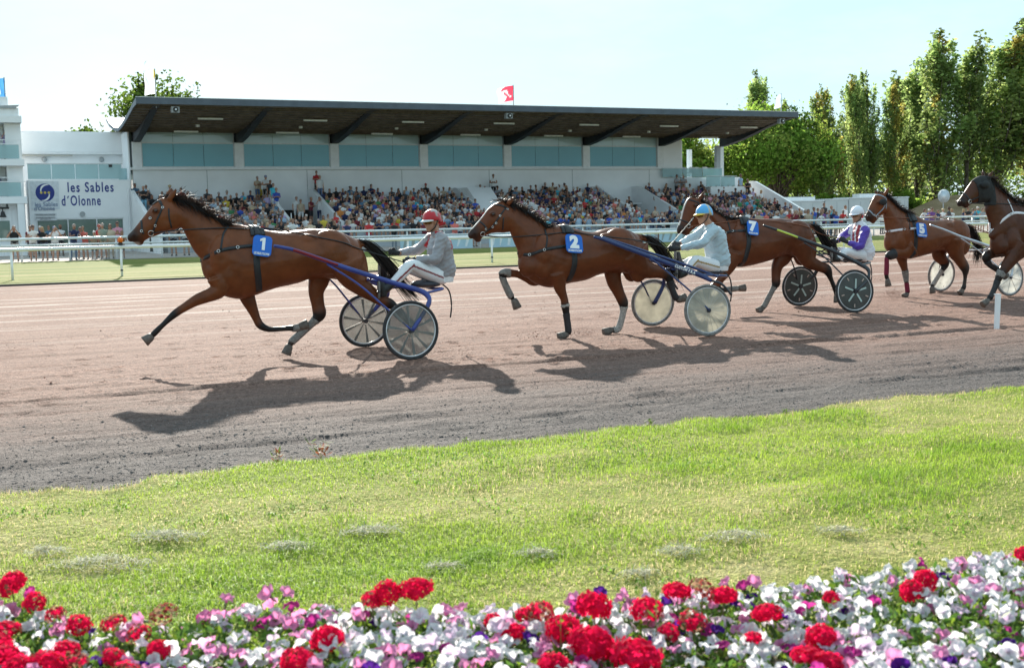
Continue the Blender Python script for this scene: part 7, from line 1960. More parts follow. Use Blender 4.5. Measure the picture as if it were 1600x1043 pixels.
# ------------------------------------------------------------------ spectators
PEOPLE = [(3.16, 62.4, 0.03, 'phone', 'darkcap', 'black', 'white', 1.0, 'man in black tee and dark cap holding hands to his face at the fence'), (4.35, 70, 0.03, 'stand', 'short', 'maroon', 'dark', 1.0, 'dark haired man half hidden by the wall at the window'), (3.98, 62.6, 0.03, 'lean', 'darkcap', 'white', 'grey', 1.02, 'man in white shirt and dark cap leaning on the fence'), (4.98, 72, 0.03, 'stand', 'whitecap', 'navy', 'dark', 1.0, 'man in navy tee and pale cap standing back by the window'), (4.48, 62.4, 0.03, 'lean', 'blonde', 'black', 'denim', 0.96, 'blonde woman in black sleeveless top at the fence'), (5.49, 73, 0.03, 'fold', 'short', 'steel blue', 'dark', 1.0, 'man in steel blue waistcoat standing before the window'), (4.95, 62.4, 0.03, 'phone', 'bluecap', 'white', 'blue grey', 0.97, 'woman in white top and blue visor with raised hands'), (6.02, 72, 0.03, 'fold', 'bald', 'white', 'dark', 1.02, 'dark skinned man in white tee with folded arms by the window'), (5.78, 62.4, 0.03, 'lean', 'grey', 'navy', 'denim', 1.02, 'grey haired man in navy tee leaning forward on the fence'), (6.28, 64.0, 0.03, 'stand', 'darkcap', 'pale blue', 'denim', 0.92, 'youth in pale blue tee and dark cap behind the coral boy'), (6.34, 62.4, 0.03, 'lean', 'brown', 'coral', 'grey', 0.95, 'boy in coral tee propped on the fence'), (6.73, 62.3, 0.03, 'lean', 'whitecap', 'beige', 'dark', 0.82, 'child in white cap with chin at the fence rail'), (7.39, 66, 0.03, 'stand', 'redcap', 'red', 'dark', 1.0, 'person in red cap behind the grey shirted man'), (7.18, 62.4, 0.03, 'stand', 'grey', 'grey green', 'beige', 1.03, 'older grey haired man in grey green tee at the fence'), (7.51, 62.4, 0.03, 'stand', 'long', 'beige', 'beige', 1.0, 'woman with long dark hair in long beige dress'), (8.33, 66, 0.03, 'fold', 'darkcap', 'pink', 'dark', 1.08, 'tall man in pink shirt and dark cap behind the children'), (7.98, 63.4, 0.03, 'stand', 'brown', 'pink', 'denim', 0.82, 'child in pink top beside the orange lamp'), (8.04, 62.4, 0.03, 'lean', 'brown', 'orange', 'dark', 0.8, 'child in sunglasses just behind the orange lamp'), (11.32, 80.4, 2.58, 'fold', 'short', 'steel blue', 'black', 1.0, 'man in steel blue polo and black shorts atop the end stair'), (11.56, 78.5, 2.35, 'fold', 'bald', 'black', 'sky', 1.0, 'man in black tee and light blue shorts by the stand wall'), (19.09, 80.2, 3.0, 'fold', 'grey', 'beige', 'denim', 1.0, 'man in beige shirt standing against the wall above the first opening'), (19.5, 79.6, 2.95, 'fold', 'bluecap', 'white', 'black', 1.05, 'tall man in white and navy polo with blue cap above the first opening'), (19.65, 79.0, 2.75, 'stand', 'brown', 'dark', 'black', 0.97, 'woman in dark top squeezed beside the blue capped man'), (19.64, 78.2, 2.5, 'stand', 'short', 'turquoise', 'beige', 0.98, 'man in turquoise tee beside the royal blue shirt'), (19.52, 77.0, 2.1, 'fold', 'bald', 'royal blue', 'white', 1.02, 'bald man in royal blue shirt and white shorts on the stair'), (21.22, 78.5, 1.6, 'stand', 'short', 'white', 'white', 1.0, 'man in white tee and white trousers in the first opening'), (21.42, 78.2, 1.5, 'stand', 'brown', 'beige', 'white', 0.95, 'woman holding a small child in the first opening'), (22.03, 78.0, 1.5, 'fold', 'bald', 'maroon', 'dark', 1.02, 'man in maroon jersey with a white band in the first opening'), (22.63, 78.0, 1.5, 'phone', 'short', 'white', 'navy', 1.03, 'man in white tee with raised hand in the first opening'), (23.16, 80.3, 3.35, 'fold', 'short', 'red', 'dark', 1.0, 'man in red tee sitting high on the opening wall'), (23.04, 79.2, 3.0, 'stand', 'bald', 'white', 'denim', 1.0, 'man in white tee and jeans below the one in red'), (36.16, 80.2, 3.0, 'fold', 'short', 'white', 'black', 1.05, 'steward in white shirt with dark lanyard above the second opening'), (44.92, 76.0, 1.3, 'fold', 'short', 'black', 'black', 1.0, 'man in black with hands on hips in the third opening'), (51.73, 80.3, 2.95, 'fold', 'short', 'grey', 'black', 1.03, 'man in grey tee and black shorts under the terrace glass'), (52.35, 80.3, 2.95, 'fold', 'grey', 'grey', 'beige', 1.02, 'man in grey tee and beige shorts under the terrace glass'), (57.13, 79.5, 2.9, 'stand', 'brown', 'pale blue', 'beige', 1.05, 'man in pale tee and beige trousers at the far end stair'), (57.44, 79.0, 2.5, 'fold', 'short', 'black', 'black', 1.05, 'man all in black at the far end stair'), (54.84, 73.0, 0.9, 'lean', 'grey', 'black', 'grey', 1.02, 'man in black tee and grey shorts on the sloping end wall'), (3.72, 76.5, 5.56, 'phone', 'short', 'lilac', 'navy', 1.0, 'man in lilac shirt and dark tie on the tower balcony'), (53.39, 66, 0.1, 'stand', 'short', 'royal blue', 'dark', 1.08, 'man in bright blue tee among the group by the cabins'), (54.52, 67, 0.1, 'stand', 'short', 'dark', 'dark', 1.05, 'man in dark shirt beside the bright blue tee'), (55.62, 68, 0.1, 'stand', 'grey', 'charcoal', 'dark', 1.02, 'man in charcoal shirt second from the bright blue tee'), (55.9, 68, 0.45, 'stand', 'short', 'dark', 'dark', 1.05, 'tallest dark shirted man of the group by the cabins'), (54.85, 66, 0.15, 'stand', 'bald', 'turquoise', 'dark', 1.1, 'man in turquoise tee before the white cabins'), (55.73, 66, 0.03, 'lean', 'grey', 'red', 'dark', 1.0, 'person in red leaning over the fence before the cabins'), (56.91, 67, 0.2, 'stand', 'brown', 'white', 'dark', 1.08, 'man in white shirt beside the cabin door')]
AUTOS = [(46.39, 62.6), (48.13, 64.2), (49.69, 65.8), (47.67, 62.6), (49.34, 64.2), (51.25, 65.8), (49.16, 62.6), (50.89, 64.2), (52.53, 65.8), (50.23, 62.6), (52.67, 64.2), (54.36, 65.8), (52.44, 62.6), (57.71, 64.2), (59.49, 65.8), (57.03, 62.6), (61.22, 64.2), (63.22, 65.8), (60.6, 62.6), (62.68, 64.2), (64.72, 65.8), (62.09, 62.6), (63.97, 64.2), (66.67, 65.8), (63.84, 62.6), (65.95, 64.2), (68.03, 65.8), (65.2, 62.6), (67.54, 64.2), (69.92, 65.8), (67.06, 62.6), (69.52, 64.2), (72.03, 65.8)]
SHIRT = {'white': (0.72, 0.72, 0.72), 'navy': (0.02, 0.03, 0.09), 'black': (0.018, 0.018, 0.02), 'pale blue': (0.35, 0.48, 0.62), 'grey': (0.30, 0.31, 0.33), 'red': (0.48, 0.03, 0.035), 'pink': (0.62, 0.28, 0.36), 'beige': (0.48, 0.38, 0.28), 'green': (0.06, 0.22, 0.09), 'turquoise': (0.06, 0.45, 0.58), 'royal blue': (0.04, 0.09, 0.42), 'yellow': (0.60, 0.45, 0.06), 'maroon': (0.16, 0.02, 0.03), 'coral': (0.66, 0.16, 0.13), 'charcoal': (0.06, 0.06, 0.07), 'steel blue': (0.09, 0.18, 0.28), 'lilac': (0.48, 0.40, 0.62), 'orange': (0.55, 0.20, 0.05), 'dark': (0.03, 0.03, 0.035), 'denim': (0.10, 0.15, 0.26), 'sky': (0.25, 0.52, 0.70), 'blue grey': (0.20, 0.25, 0.32), 'grey green': (0.26, 0.30, 0.24), 'purple': (0.16, 0.06, 0.24)}
HEADC = {'short': (0.022, 0.015, 0.012), 'brown': (0.085, 0.045, 0.022), 'grey': (0.38, 0.37, 0.36), 'blonde': (0.42, 0.29, 0.13), 'long': (0.03, 0.018, 0.012), 'bald': (0.34, 0.18, 0.12), 'whitecap': (0.74, 0.74, 0.73), 'darkcap': (0.03, 0.035, 0.05), 'bluecap': (0.12, 0.28, 0.55), 'redcap': (0.42, 0.02, 0.03), 'straw': (0.55, 0.44, 0.26)}
HEADW = {'short': 'short dark hair', 'brown': 'brown hair', 'grey': 'grey hair', 'blonde': 'fair hair', 'long': 'long dark hair', 'bald': 'a bald head', 'whitecap': 'a white cap', 'darkcap': 'a dark cap', 'bluecap': 'a blue cap', 'redcap': 'a red cap', 'straw': 'a straw hat'}
SHAPE = {'short': 'hair', 'brown': 'hair', 'grey': 'hair', 'bald': 'hair', 'blonde': 'long', 'long': 'long', 'whitecap': 'cap', 'darkcap': 'cap', 'bluecap': 'cap', 'redcap': 'cap', 'straw': 'hat'}
sp_skin = attr_mat("spectator_skin", "skin", 0.55, 'OBJECT', var=0.1); sp_shirt = attr_mat("spectator_shirt", "shirt", 0.8, 'OBJECT', var=0.18, scale=5)
sp_legs = attr_mat("spectator_legwear", "legs", 0.8, 'OBJECT', var=0.15, scale=5); sp_hair = attr_mat("spectator_head_cover", "hair", 0.7, 'OBJECT', var=0.2, scale=20)
sp_shoe = mat("spectator_shoe", (0.06, 0.055, 0.05), 0.7)
def person_mesh(pose, head, short, voxel=0.024):
    seated = pose.startswith('sit')
    hipz = 0.46 if seated else 0.92
    lean = {'lean': 0.22, 'sit_fwd': 0.20}.get(pose, 0.03)
    hip = np.array([0.0, 0, hipz]); ch = hip + np.array([lean * 0.6, 0, 0.33]); nk = hip + np.array([lean, 0, 0.50]); hd = hip + np.array([lean * 1.1 + 0.02, 0, 0.66])
    P = []; Tg = []
    def add(p, t): P.append(p); Tg.append(t)
    add(spine_loft([hip + np.array([0, 0, -0.06]), hip + np.array([0, 0, 0.08]), ch, nk + np.array([-0.01, 0, -0.05]), nk], [0.11, 0.12, 0.125, 0.08, 0.055], [0.165, 0.16, 0.185, 0.14, 0.06], 14, 3), 1)
    add(limb([tuple(nk) + (0.055,), tuple(hd + np.array([0, 0, -0.05])) + (0.05,)], 8, 2, 1.0), 0)
    add(ellipsoid(hd, (0.095, 0.075, 0.12), 12, 8), 0); add(ellipsoid(hd + np.array([0.095, 0, -0.015]), (0.018, 0.014, 0.022), 8, 6), 0)
    hs = SHAPE_OF = head
    add(ellipsoid(hd + np.array([-0.018, 0, 0.045]), (0.100, 0.088, 0.092), 12, 8), 3)
    if hs == 'long': add(ellipsoid(hd + np.array([-0.065, 0, -0.09]), (0.055, 0.095, 0.17), 10, 8), 3)
    if hs == 'cap': add(ellipsoid(hd + np.array([0.085, 0, 0.055]), (0.085, 0.070, 0.016), 10, 6), 3)
    if hs == 'hat': add(ellipsoid(hd + np.array([0.0, 0, 0.060]), (0.18, 0.17, 0.020), 14, 6), 3)
    for sd in (1, -1):
        sh = nk + np.array([-0.01, sd * 0.175, -0.05])
        if pose in ('stand',): el, wr = sh + np.array([-0.03, sd * 0.05, -0.27]), sh + np.array([0.05, sd * 0.05, -0.50])
        elif pose == 'fold': el, wr = sh + np.array([0.05, sd * 0.06, -0.26]), sh + np.array([0.24, -sd * 0.20, -0.22])
        elif pose == 'phone': el, wr = sh + np.array([0.16, sd * 0.10, -0.20]), np.array([hd[0] + 0.16, sd * 0.06, hd[2] - 0.02])
        elif pose == 'lean': el, wr = sh + np.array([0.14, sd * 0.07, -0.24]), sh + np.array([0.34, -sd * 0.03, -0.20])
        elif pose == 'sit_clap': el, wr = sh + np.array([0.10, sd * 0.07, -0.24]), np.array([sh[0] + 0.30, sd * 0.03, sh[2] - 0.14])
        else: el, wr = sh + np.array([0.08, sd * 0.07, -0.25]), np.array([0.36, sd * 0.13, hipz + 0.13])
        add(limb([tuple(sh) + (0.062,), tuple((sh + el) / 2) + (0.056,)] + ([tuple(el) + (0.047,)] if not short else []), 8, 3, 1.0), 1)
        add(limb([tuple((sh + el) / 2) + (0.044,), tuple(el) + (0.042,), tuple(wr) + (0.030,)], 8, 3, 1.0), 0)
        d = wr - el; d /= np.linalg.norm(d)
        add(limb([tuple(wr) + (0.032,), tuple(wr + d * 0.05) + (0.040,), tuple(wr + d * 0.12) + (0.020,)], 8, 3, 0.7), 0)
        hj = hip + np.array([0, sd * 0.09, -0.03])
        if seated: kn, an = np.array([0.42, sd * 0.15, hipz + 0.06]), np.array([0.38, sd * 0.13, 0.07])
        else: kn, an = np.array([0.02, sd * 0.10, 0.49]), np.array([-0.02, sd * 0.11, 0.08])
        add(limb([tuple(hj) + (0.088,), tuple((hj + kn) / 2) + (0.078,), tuple(kn) + (0.060,)], 9, 3, 1.0), 2)
        add(limb([tuple(kn) + (0.057,), tuple(kn * 0.5 + an * 0.5) + (0.054,), tuple(an) + (0.040,)], 9, 3, 1.0), 0 if short else 2)
        add(limb([tuple(an + np.array([-0.05, 0, -0.035])) + (0.042,), tuple(an + np.array([0.06, 0, -0.04])) + (0.042,), tuple(an + np.array([0.16, 0, -0.05])) + (0.03,)], 8, 3, 1.0), 4)
    me = remesh(P, voxel, 2, 0.5)
    pts = np.concatenate([np.asarray(v) for v, _ in P]); tags = np.concatenate([np.full(len(v), t) for (v, _), t in zip(P, Tg)])
    kd = KDTree(len(pts))
    for i, p in enumerate(pts): kd.insert(p, i)
    kd.balance()
    mi = [int(tags[kd.find(p.center)[1]]) for p in me.polygons]
    for m in (sp_skin, sp_shirt, sp_legs, sp_hair, sp_shoe): me.materials.append(m)
    me.polygons.foreach_set("material_index", mi)
    return me
PM = {}
def pmesh(pose, head, short):
    k = (pose, head, short)
    if k not in PM: PM[k] = person_mesh(pose, head, short)
    return PM[k]
SKINS = [(0.46, 0.25, 0.17), (0.40, 0.21, 0.14), (0.34, 0.17, 0.11), (0.50, 0.29, 0.21), (0.15, 0.07, 0.045)]
FACE = TH - math.pi / 2
rc = np.random.default_rng(99)
def place(s, n, z, pose, head, shirt, legs, sc, label, group, skin=None, yaw=None, cat="spectator"):
    short = rc.random() < 0.75
    o = link("person", pmesh(pose, SHAPE[head], short))
    o.location = W(s, n, z); o.rotation_euler = (0, 0, FACE + (rc.normal(0, 0.25) if yaw is None else yaw)); o.scale = (sc * rc.uniform(0.95, 1.08), sc * rc.uniform(0.95, 1.1), sc)
    o["shirt"] = [float(q) for q in np.clip(np.array(SHIRT[shirt]) * rc.uniform(0.85, 1.15), 0, 0.8)] + [1.0]
    o["legs"] = [float(q) for q in SHIRT[legs]] + [1.0]
    o["hair"] = [float(q) for q in HEADC[head]] + [1.0]
    sk = skin if skin is not None else SKINS[rc.choice(5, p=[0.35, 0.3, 0.17, 0.15, 0.03])]
    o["skin"] = [float(q) for q in sk] + [1.0]
    return props(o, label, cat, group)
used = set()
for s, n, z, pose, head, shirt, legs, sc, lab in PEOPLE:
    place(s, n, z, pose, head, shirt, legs, sc, lab, "standing spectators", SKINS[4] if 'dark skinned' in lab else None)
PAL = ['white', 'navy', 'black', 'pale blue', 'grey', 'red', 'pink', 'beige', 'green', 'turquoise', 'royal blue', 'yellow', 'maroon', 'coral', 'charcoal', 'steel blue', 'lilac', 'orange', 'purple']
PW = np.array([20, 18, 20, 8, 7, 5, 4, 7, 1.5, 2, 3, 1.2, 2.5, 1.5, 8, 6, 1.5, 0.6, 0.6], float); PW /= PW.sum()
HD = ['short', 'brown', 'grey', 'blonde', 'long', 'bald', 'whitecap', 'darkcap', 'bluecap', 'redcap', 'straw']
HW = np.array([24, 16, 14, 7, 14, 5, 9, 5, 2, 1, 3], float); HW /= HW.sum()
LEGS = ['denim', 'beige', 'dark', 'navy', 'dark', 'grey', 'white', 'blue grey']
def pick(tag):
    for _ in range(60):
        sh, hd = str(rc.choice(PAL, p=PW)), str(rc.choice(HD, p=HW))
        if (tag, sh, hd) not in used: break
    used.add((tag, sh, hd))
    return sh, hd
# people standing along the fence to the right, before the cabins and the bank
for i, (s, n) in enumerate(AUTOS):
    where = "before the white cabins" if s < 62 else ("before the brown bank" if s < 76 else "at the far end of the fence")
    sh, hd = pick(where)
    place(s, n, 0.03, str(rc.choice(['stand', 'lean', 'fold', 'phone'])), hd, sh, str(rc.choice(LEGS)), rc.uniform(0.92, 1.05), "standing spectator in %s top with %s %s" % (sh, HEADW[hd], where), "standing spectators")
# the row standing along the fence in front of the stand, heads above the rail
BLK = [(10.5, 14.5, "behind first horse's neck"), (14.5, 22.0, "behind first horse's back"), (22.0, 29.5, "behind the first driver"), (29.5, 37.0, "behind the second horse"), (37.0, 46.0, "behind the second driver"), (46.0, 56.0, "behind the third horse")]
for a, c, where in BLK:
    s = a + 0.3
    while s < c - 0.2:
        sh, hd = pick(where)
        n = 62.4 + abs(rc.normal(0, 1.3))
        place(s, n, 0.03, str(rc.choice(['stand', 'lean', 'phone', 'fold'], p=[0.4, 0.25, 0.15, 0.2])), hd, sh, str(rc.choice(LEGS)), rc.uniform(0.93, 1.06), "standing spectator in %s top with %s %s" % (sh, HEADW[hd], where), "standing spectators")
        s += rc.uniform(0.45, 1.05)
n_stand = len([o for o in scene.objects if o.get("category") == "spectator"])
# seated: every seat's occupant is drawn up first; the nearest ones become people of their own, the rest one crowd
ORD = ['lowest', 'second', 'third', 'fourth', 'fifth', 'sixth', 'seventh', 'eighth', 'ninth', 'tenth', 'eleventh', 'twelfth', 'top']
SEC = [(11.9, 19.5, "left seating block", 0.78), (22.9, 33.1, "second seating block", 0.88), (35.3, 44.5, "third seating block", 0.88), (48.3, 57.9, "far seating block", 0.80)]
SEATS = []
for i in range(ROWS):
    for a, c, where, dens in SEC + ([(19.6, 22.8, "below the first opening", 0.5), (33.2, 35.2, "below the second opening", 0.5), (44.6, 48.2, "below the third opening", 0.5)] if i < 3 else []):
        s = a + rc.uniform(0, 0.4)
        while s < c:
            d = dens * (1.0 - 0.45 * (i == 12) - 0.15 * (i > 10)) * (0.75 + 0.5 * vnoise(np.array([s * 0.45]), np.array([i * 0.55]), 17)[0])
            if a == 11.9 and i > 8: d *= 0.55
            if rc.random() < d:
                SEATS.append((s, row_n(i) + 0.42, row_z(i), i, where))
            s += rc.uniform(0.44, 0.60)
SEATS.sort(key=lambda q: q[1])
BUDGET = 298 - n_stand
step_ = 0
single = SEATS[:BUDGET]; rest = SEATS[BUDGET:]
for s, n, z, i, where in single:
    tag = (i, where)
    sh, hd = pick(tag)
    place(s, n + 0.05, z - 0.01, str(rc.choice(['sit', 'sit_fwd', 'sit_clap'])), hd, sh, str(rc.choice(LEGS)), rc.uniform(0.92, 1.06), "seated spectator in %s top with %s, %s row %s" % (sh, HEADW[hd], ORD[i], where), "seated spectators")
# the rest of the stand as one crowd
VV = []; FF = []; CC = []; off = 0
cache = {}
for s, n, z, i, where in rest:
    sh, hd = str(rc.choice(PAL, p=PW)), str(rc.choice(HD, p=HW)); k = (str(rc.choice(['sit', 'sit_fwd', 'sit_clap'])), SHAPE[hd], True)
    if k not in cache:
        me = person_mesh(k[0], k[1], True, 0.040)
        V = verts(me); me.calc_loop_triangles()
        T_ = np.array([t.vertices[:] for t in me.loop_triangles]); M_ = np.array([me.polygons[t.polygon_index].material_index for t in me.loop_triangles])
        cache[k] = (V, T_, M_)
    V, T_, M_ = cache[k]
    a = FACE + rc.normal(0, 0.25); ca, sa = math.cos(a), math.sin(a); sc = rc.uniform(0.92, 1.06)
    P = V * sc; P = np.stack([P[:, 0] * ca - P[:, 1] * sa, P[:, 0] * sa + P[:, 1] * ca, P[:, 2]], 1) + np.array(W(s, n + 0.05, z - 0.01))
    pal = np.array([SKINS[rc.integers(0, 4)], np.array(SHIRT[sh]) * rc.uniform(0.85, 1.15), SHIRT[str(rc.choice(LEGS))], HEADC[hd], (0.06, 0.055, 0.05)])
    # split per triangle so each keeps its own colour
    VV.append(P[T_].reshape(-1, 3)); CC.append(np.repeat(pal[M_], 3, axis=0)); off += 1
VV = np.concatenate(VV); CC = np.concatenate(CC)
me = nmesh("crowd", VV, np.arange(len(VV)).reshape(-1, 3))
point_color(me, "hue", CC)
link("crowd", me, attr_mat("crowd_cloth", "hue", 0.8, var=0.1), kind="stuff")
print("people", n_stand, len(single), "crowd", len(rest), len(VV) // 3)

# ------------------------------------------------------------------ the flower bed at the photographer's feet
petal_m = attr_mat("flower_petal", "hue", rough=0.8, var=0.05, scale=60, spec=0.08, translucent=0.62)
leafy_m = attr_mat("bed_leaf", "hue", rough=0.5, var=0.1, scale=50, spec=0.3, translucent=0.45)
rf = np.random.default_rng(77)
def back_y(x): return 4.05 + 0.16 * np.clip((-x - 0.9) / 0.8, 0, 1) + 0.30 * np.clip((x - 0.2) / 1.5, 0, 1) - 0.10 * np.exp(-((x + 0.15) / 0.35) ** 2) - 0.22 * np.exp(-((x + 1.35) / 0.28) ** 2)
def top_z(x, y): return 0.365 + 0.045 * (fbm(np.asarray(x) * 2.3 + 50, np.asarray(y) * 2.3 + 50, 8, 3) - 0.45) + 0.05 * np.clip((np.asarray(x) - 0.9) / 0.9, 0, 1) - 0.10 * np.clip((np.asarray(y) - back_y(np.asarray(x)) + 0.10) / 0.12, 0, 1.4)
# soil of the bed
def bed_z(s, n): return 0.0 * s + 0.14 - 0.14 * np.clip((n - 0.55) / 0.2, 0, 1)
gx, gy = np.meshgrid(np.arange(-3.4, 3.41, 0.1), np.arange(1.9, 4.75, 0.1), indexing='ij')
gz = 0.16 * np.clip((back_y(gx) + 0.16 - gy) / 0.14, 0, 1) + 0.01 * (fbm(gx * 8 + 40, gy * 8, 4) - 0.5) - 0.02
a_, b_ = gx.shape
i_ = np.arange(a_ - 1)[:, None] * b_ + np.arange(b_ - 1)[None, :]
link("flower_bed", nmesh("flower_bed", np.stack([gx, gy, gz], -1).reshape(-1, 3), np.stack([i_, i_ + b_, i_ + b_ + 1, i_ + 1], -1).reshape(-1, 4), True), mat("bed_soil", (0.10, 0.075, 0.05), 0.95, var=0.4, scale=20, bump=0.6), kind="structure")
# leaves and stems: one mass nobody could count
k = 42000
x = rf.uniform(-2.6, 2.6, k); y = 2.5 + (back_y(x) + 0.06 - 2.5) * rf.random(k) ** 0.75
tz = top_z(x, y)
z = 0.10 + (tz - 0.095) * np.clip(rf.beta(3.4, 1.0, k), 0, 1)
P = np.stack([x, y, z], 1)
d = rf.normal(size=(k, 3)); d[:, 2] = np.abs(d[:, 2]) * 0.7 + 0.2; d /= np.linalg.norm(d, axis=1, keepdims=True)
e = np.cross(d, rf.normal(size=(k, 3))); e /= np.linalg.norm(e, axis=1, keepdims=True)
nn_ = np.cross(d, e)
L = rf.uniform(0.009, 0.022, (k, 1)); wd = rf.uniform(0.30, 0.55, (k, 1))
V = np.stack([P - d * L, P + e * L * wd + nn_ * L * 0.15, P + d * L * 1.2, P - e * L * wd + nn_ * L * 0.15], 1).reshape(-1, 3)
me = nmesh("foliage", V, (np.arange(k)[:, None, None] * 4 + np.array([[0, 1, 2], [0, 2, 3]])[None]).reshape(-1, 3))
hue = np.array([0.10, 0.20, 0.035]) * rf.uniform(0.5, 1.4, (k, 1)); br = rf.random(k) < 0.22; hue[br] = np.array([0.24, 0.36, 0.04]) * rf.uniform(0.7, 1.2, (br.sum(), 1))
point_color(me, "hue", np.repeat(hue, 4, axis=0)); link("foliage", me, leafy_m, kind="stuff")
# stems under the blooms
k = 2600
x = rf.uniform(-2.6, 2.6, k); y = 2.5 + (back_y(x) - 2.5) * rf.random(k); tz = top_z(x, y)
V = []; F = []
for i in range(k):
    p0 = np.array([x[i] + rf.normal(0, 0.04), y[i] + rf.normal(0, 0.04), 0.10]); p1 = np.array([x[i], y[i], tz[i] - 0.01]); w = np.array([rf.normal(), rf.normal(), 0]); w = w / np.linalg.norm(w) * 0.0013
    o = len(V); V += [p0 - w, p0 + w, p1 + w, p1 - w]; F.append((o, o + 1, o + 2, o + 3))
me = nmesh("stems", V, F); point_color(me, "hue", np.tile([0.14, 0.19, 0.05], (len(V), 1))); link("foliage", me, leafy_m, kind="stuff")
# petunia: a trumpet opening to five soft lobes
def petunia_mesh(c_out, c_in, seed, R=0.028):
    r = np.random.default_rng(seed); n = 25; V = []; K = []; F = []
    for ri, (q, zz) in enumerate(((0.0, -0.030), (0.16, -0.022), (0.34, -0.004), (0.70, 0.004), (1.0, 0.001))):
        for j in range(n):
            a = 2 * math.pi * j / n
            lobe = 1 - 0.13 * abs(math.cos(2.5 * a)) ** 6 if ri > 2 else 1
            wav = (0.004 * math.sin(5 * a + seed) + 0.003 * r.normal()) * (ri / 4) ** 2
            V.append((R * q * lobe * math.cos(a), R * q * lobe * math.sin(a), zz + wav)); t = min(1, q * 1.6)
            vein = 0.80 if (ri in (2, 3) and j % 5 == 0) else 1.0
            K.append((np.array(c_in) * (1 - t) + np.array(c_out) * t) * vein)
    for i in range(4):
        for j in range(n):
            F.append((i * n + j, i * n + (j + 1) % n, (i + 1) * n + (j + 1) % n, (i + 1) * n + j))
    me = nmesh("bloom", V, F, True); point_color(me, "hue", np.array(K)); me.materials.append(petal_m); return me
cal = MB(); cal.tube([(0, 0, -0.060), (0, 0, -0.045), (0, 0, -0.030), (0, 0, -0.020)], [0.0015, 0.004, 0.0045, 0.006], 6); calyx = pymesh("calyx", cal.v, cal.f, True)
calm = mat("green_calyx", (0.13, 0.18, 0.07), 0.6)
PET = {'white': [petunia_mesh((0.90, 0.89, 0.91), (0.60, 0.50, 0.64), q) for q in (1, 2, 3)], 'blush': [petunia_mesh((0.84, 0.70, 0.84), (0.44, 0.25, 0.45), q) for q in (4, 5)],
       'pink': [petunia_mesh((0.82, 0.33, 0.58), (0.58, 0.14, 0.34), q) for q in (6, 7)], 'magenta': [petunia_mesh((0.55, 0.05, 0.30), (0.35, 0.03, 0.20), 8)], 'purple': [petunia_mesh((0.095, 0.022, 0.26), (0.04, 0.01, 0.12), q) for q in (9, 10)]}
# geranium: a ball of small five petalled florets on a stalk
def geranium_mesh(faded, seed):
    r = np.random.default_rng(seed); V = []; F = []; K = []
    nfl = 46
    for i in range(nfl):
        zz = 1 - 1.55 * (i + 0.5) / nfl; a = i * 2.39996; q = math.sqrt(max(0, 1 - zz * zz))
        nrm = np.array([q * math.cos(a), q * math.sin(a), zz]); c = nrm * np.array([0.044, 0.044, 0.034]) * r.uniform(0.85, 1.1)
        u = np.cross(nrm, [0.2, 0.5, 0.8]); u /= np.linalg.norm(u); v = np.cross(nrm, u)
        dead = r.random() < faded
        base = (np.array([0.78, 0.012, 0.080]) if not dead else np.array([0.27, 0.045, 0.045])) * r.uniform(0.75, 1.15)
        if dead and r.random() < 0.4: base = np.array([0.34, 0.20, 0.13])
        S = 0.014 if not dead else 0.0085
        for p in range(5):
            b = 2 * math.pi * p / 5 + r.uniform(-0.2, 0.2); d = u * math.cos(b) + v * math.sin(b); w = -u * math.sin(b) + v * math.cos(b)
            up = nrm * r.uniform(-0.2, 0.5)
            o = len(V)
            V += [c, c + (d * 0.55 + w * 0.42 + up * 0.3) * S, c + (d * 1.05 + w * 0.26 + up * 0.7) * S, c + (d * 1.05 - w * 0.26 + up * 0.7) * S, c + (d * 0.55 - w * 0.42 + up * 0.3) * S]
            F.append((o, o + 1, o + 2, o + 3, o + 4)); K += [base * 0.75] + [base] * 4
    me = nmesh("flower_head", V, F); point_color(me, "hue", np.array(K)); me.materials.append(petal_m); return me
GER = [geranium_mesh(0.04, 1), geranium_mesh(0.10, 2), geranium_mesh(0.35, 3), geranium_mesh(0.85, 4), geranium_mesh(0.97, 5)]
GTXT = ["full bright red", "bright red", "half faded red", "withered dark red", "dried brownish red"]
stem_m = mat("geranium_stalk", (0.20, 0.16, 0.08), 0.6)
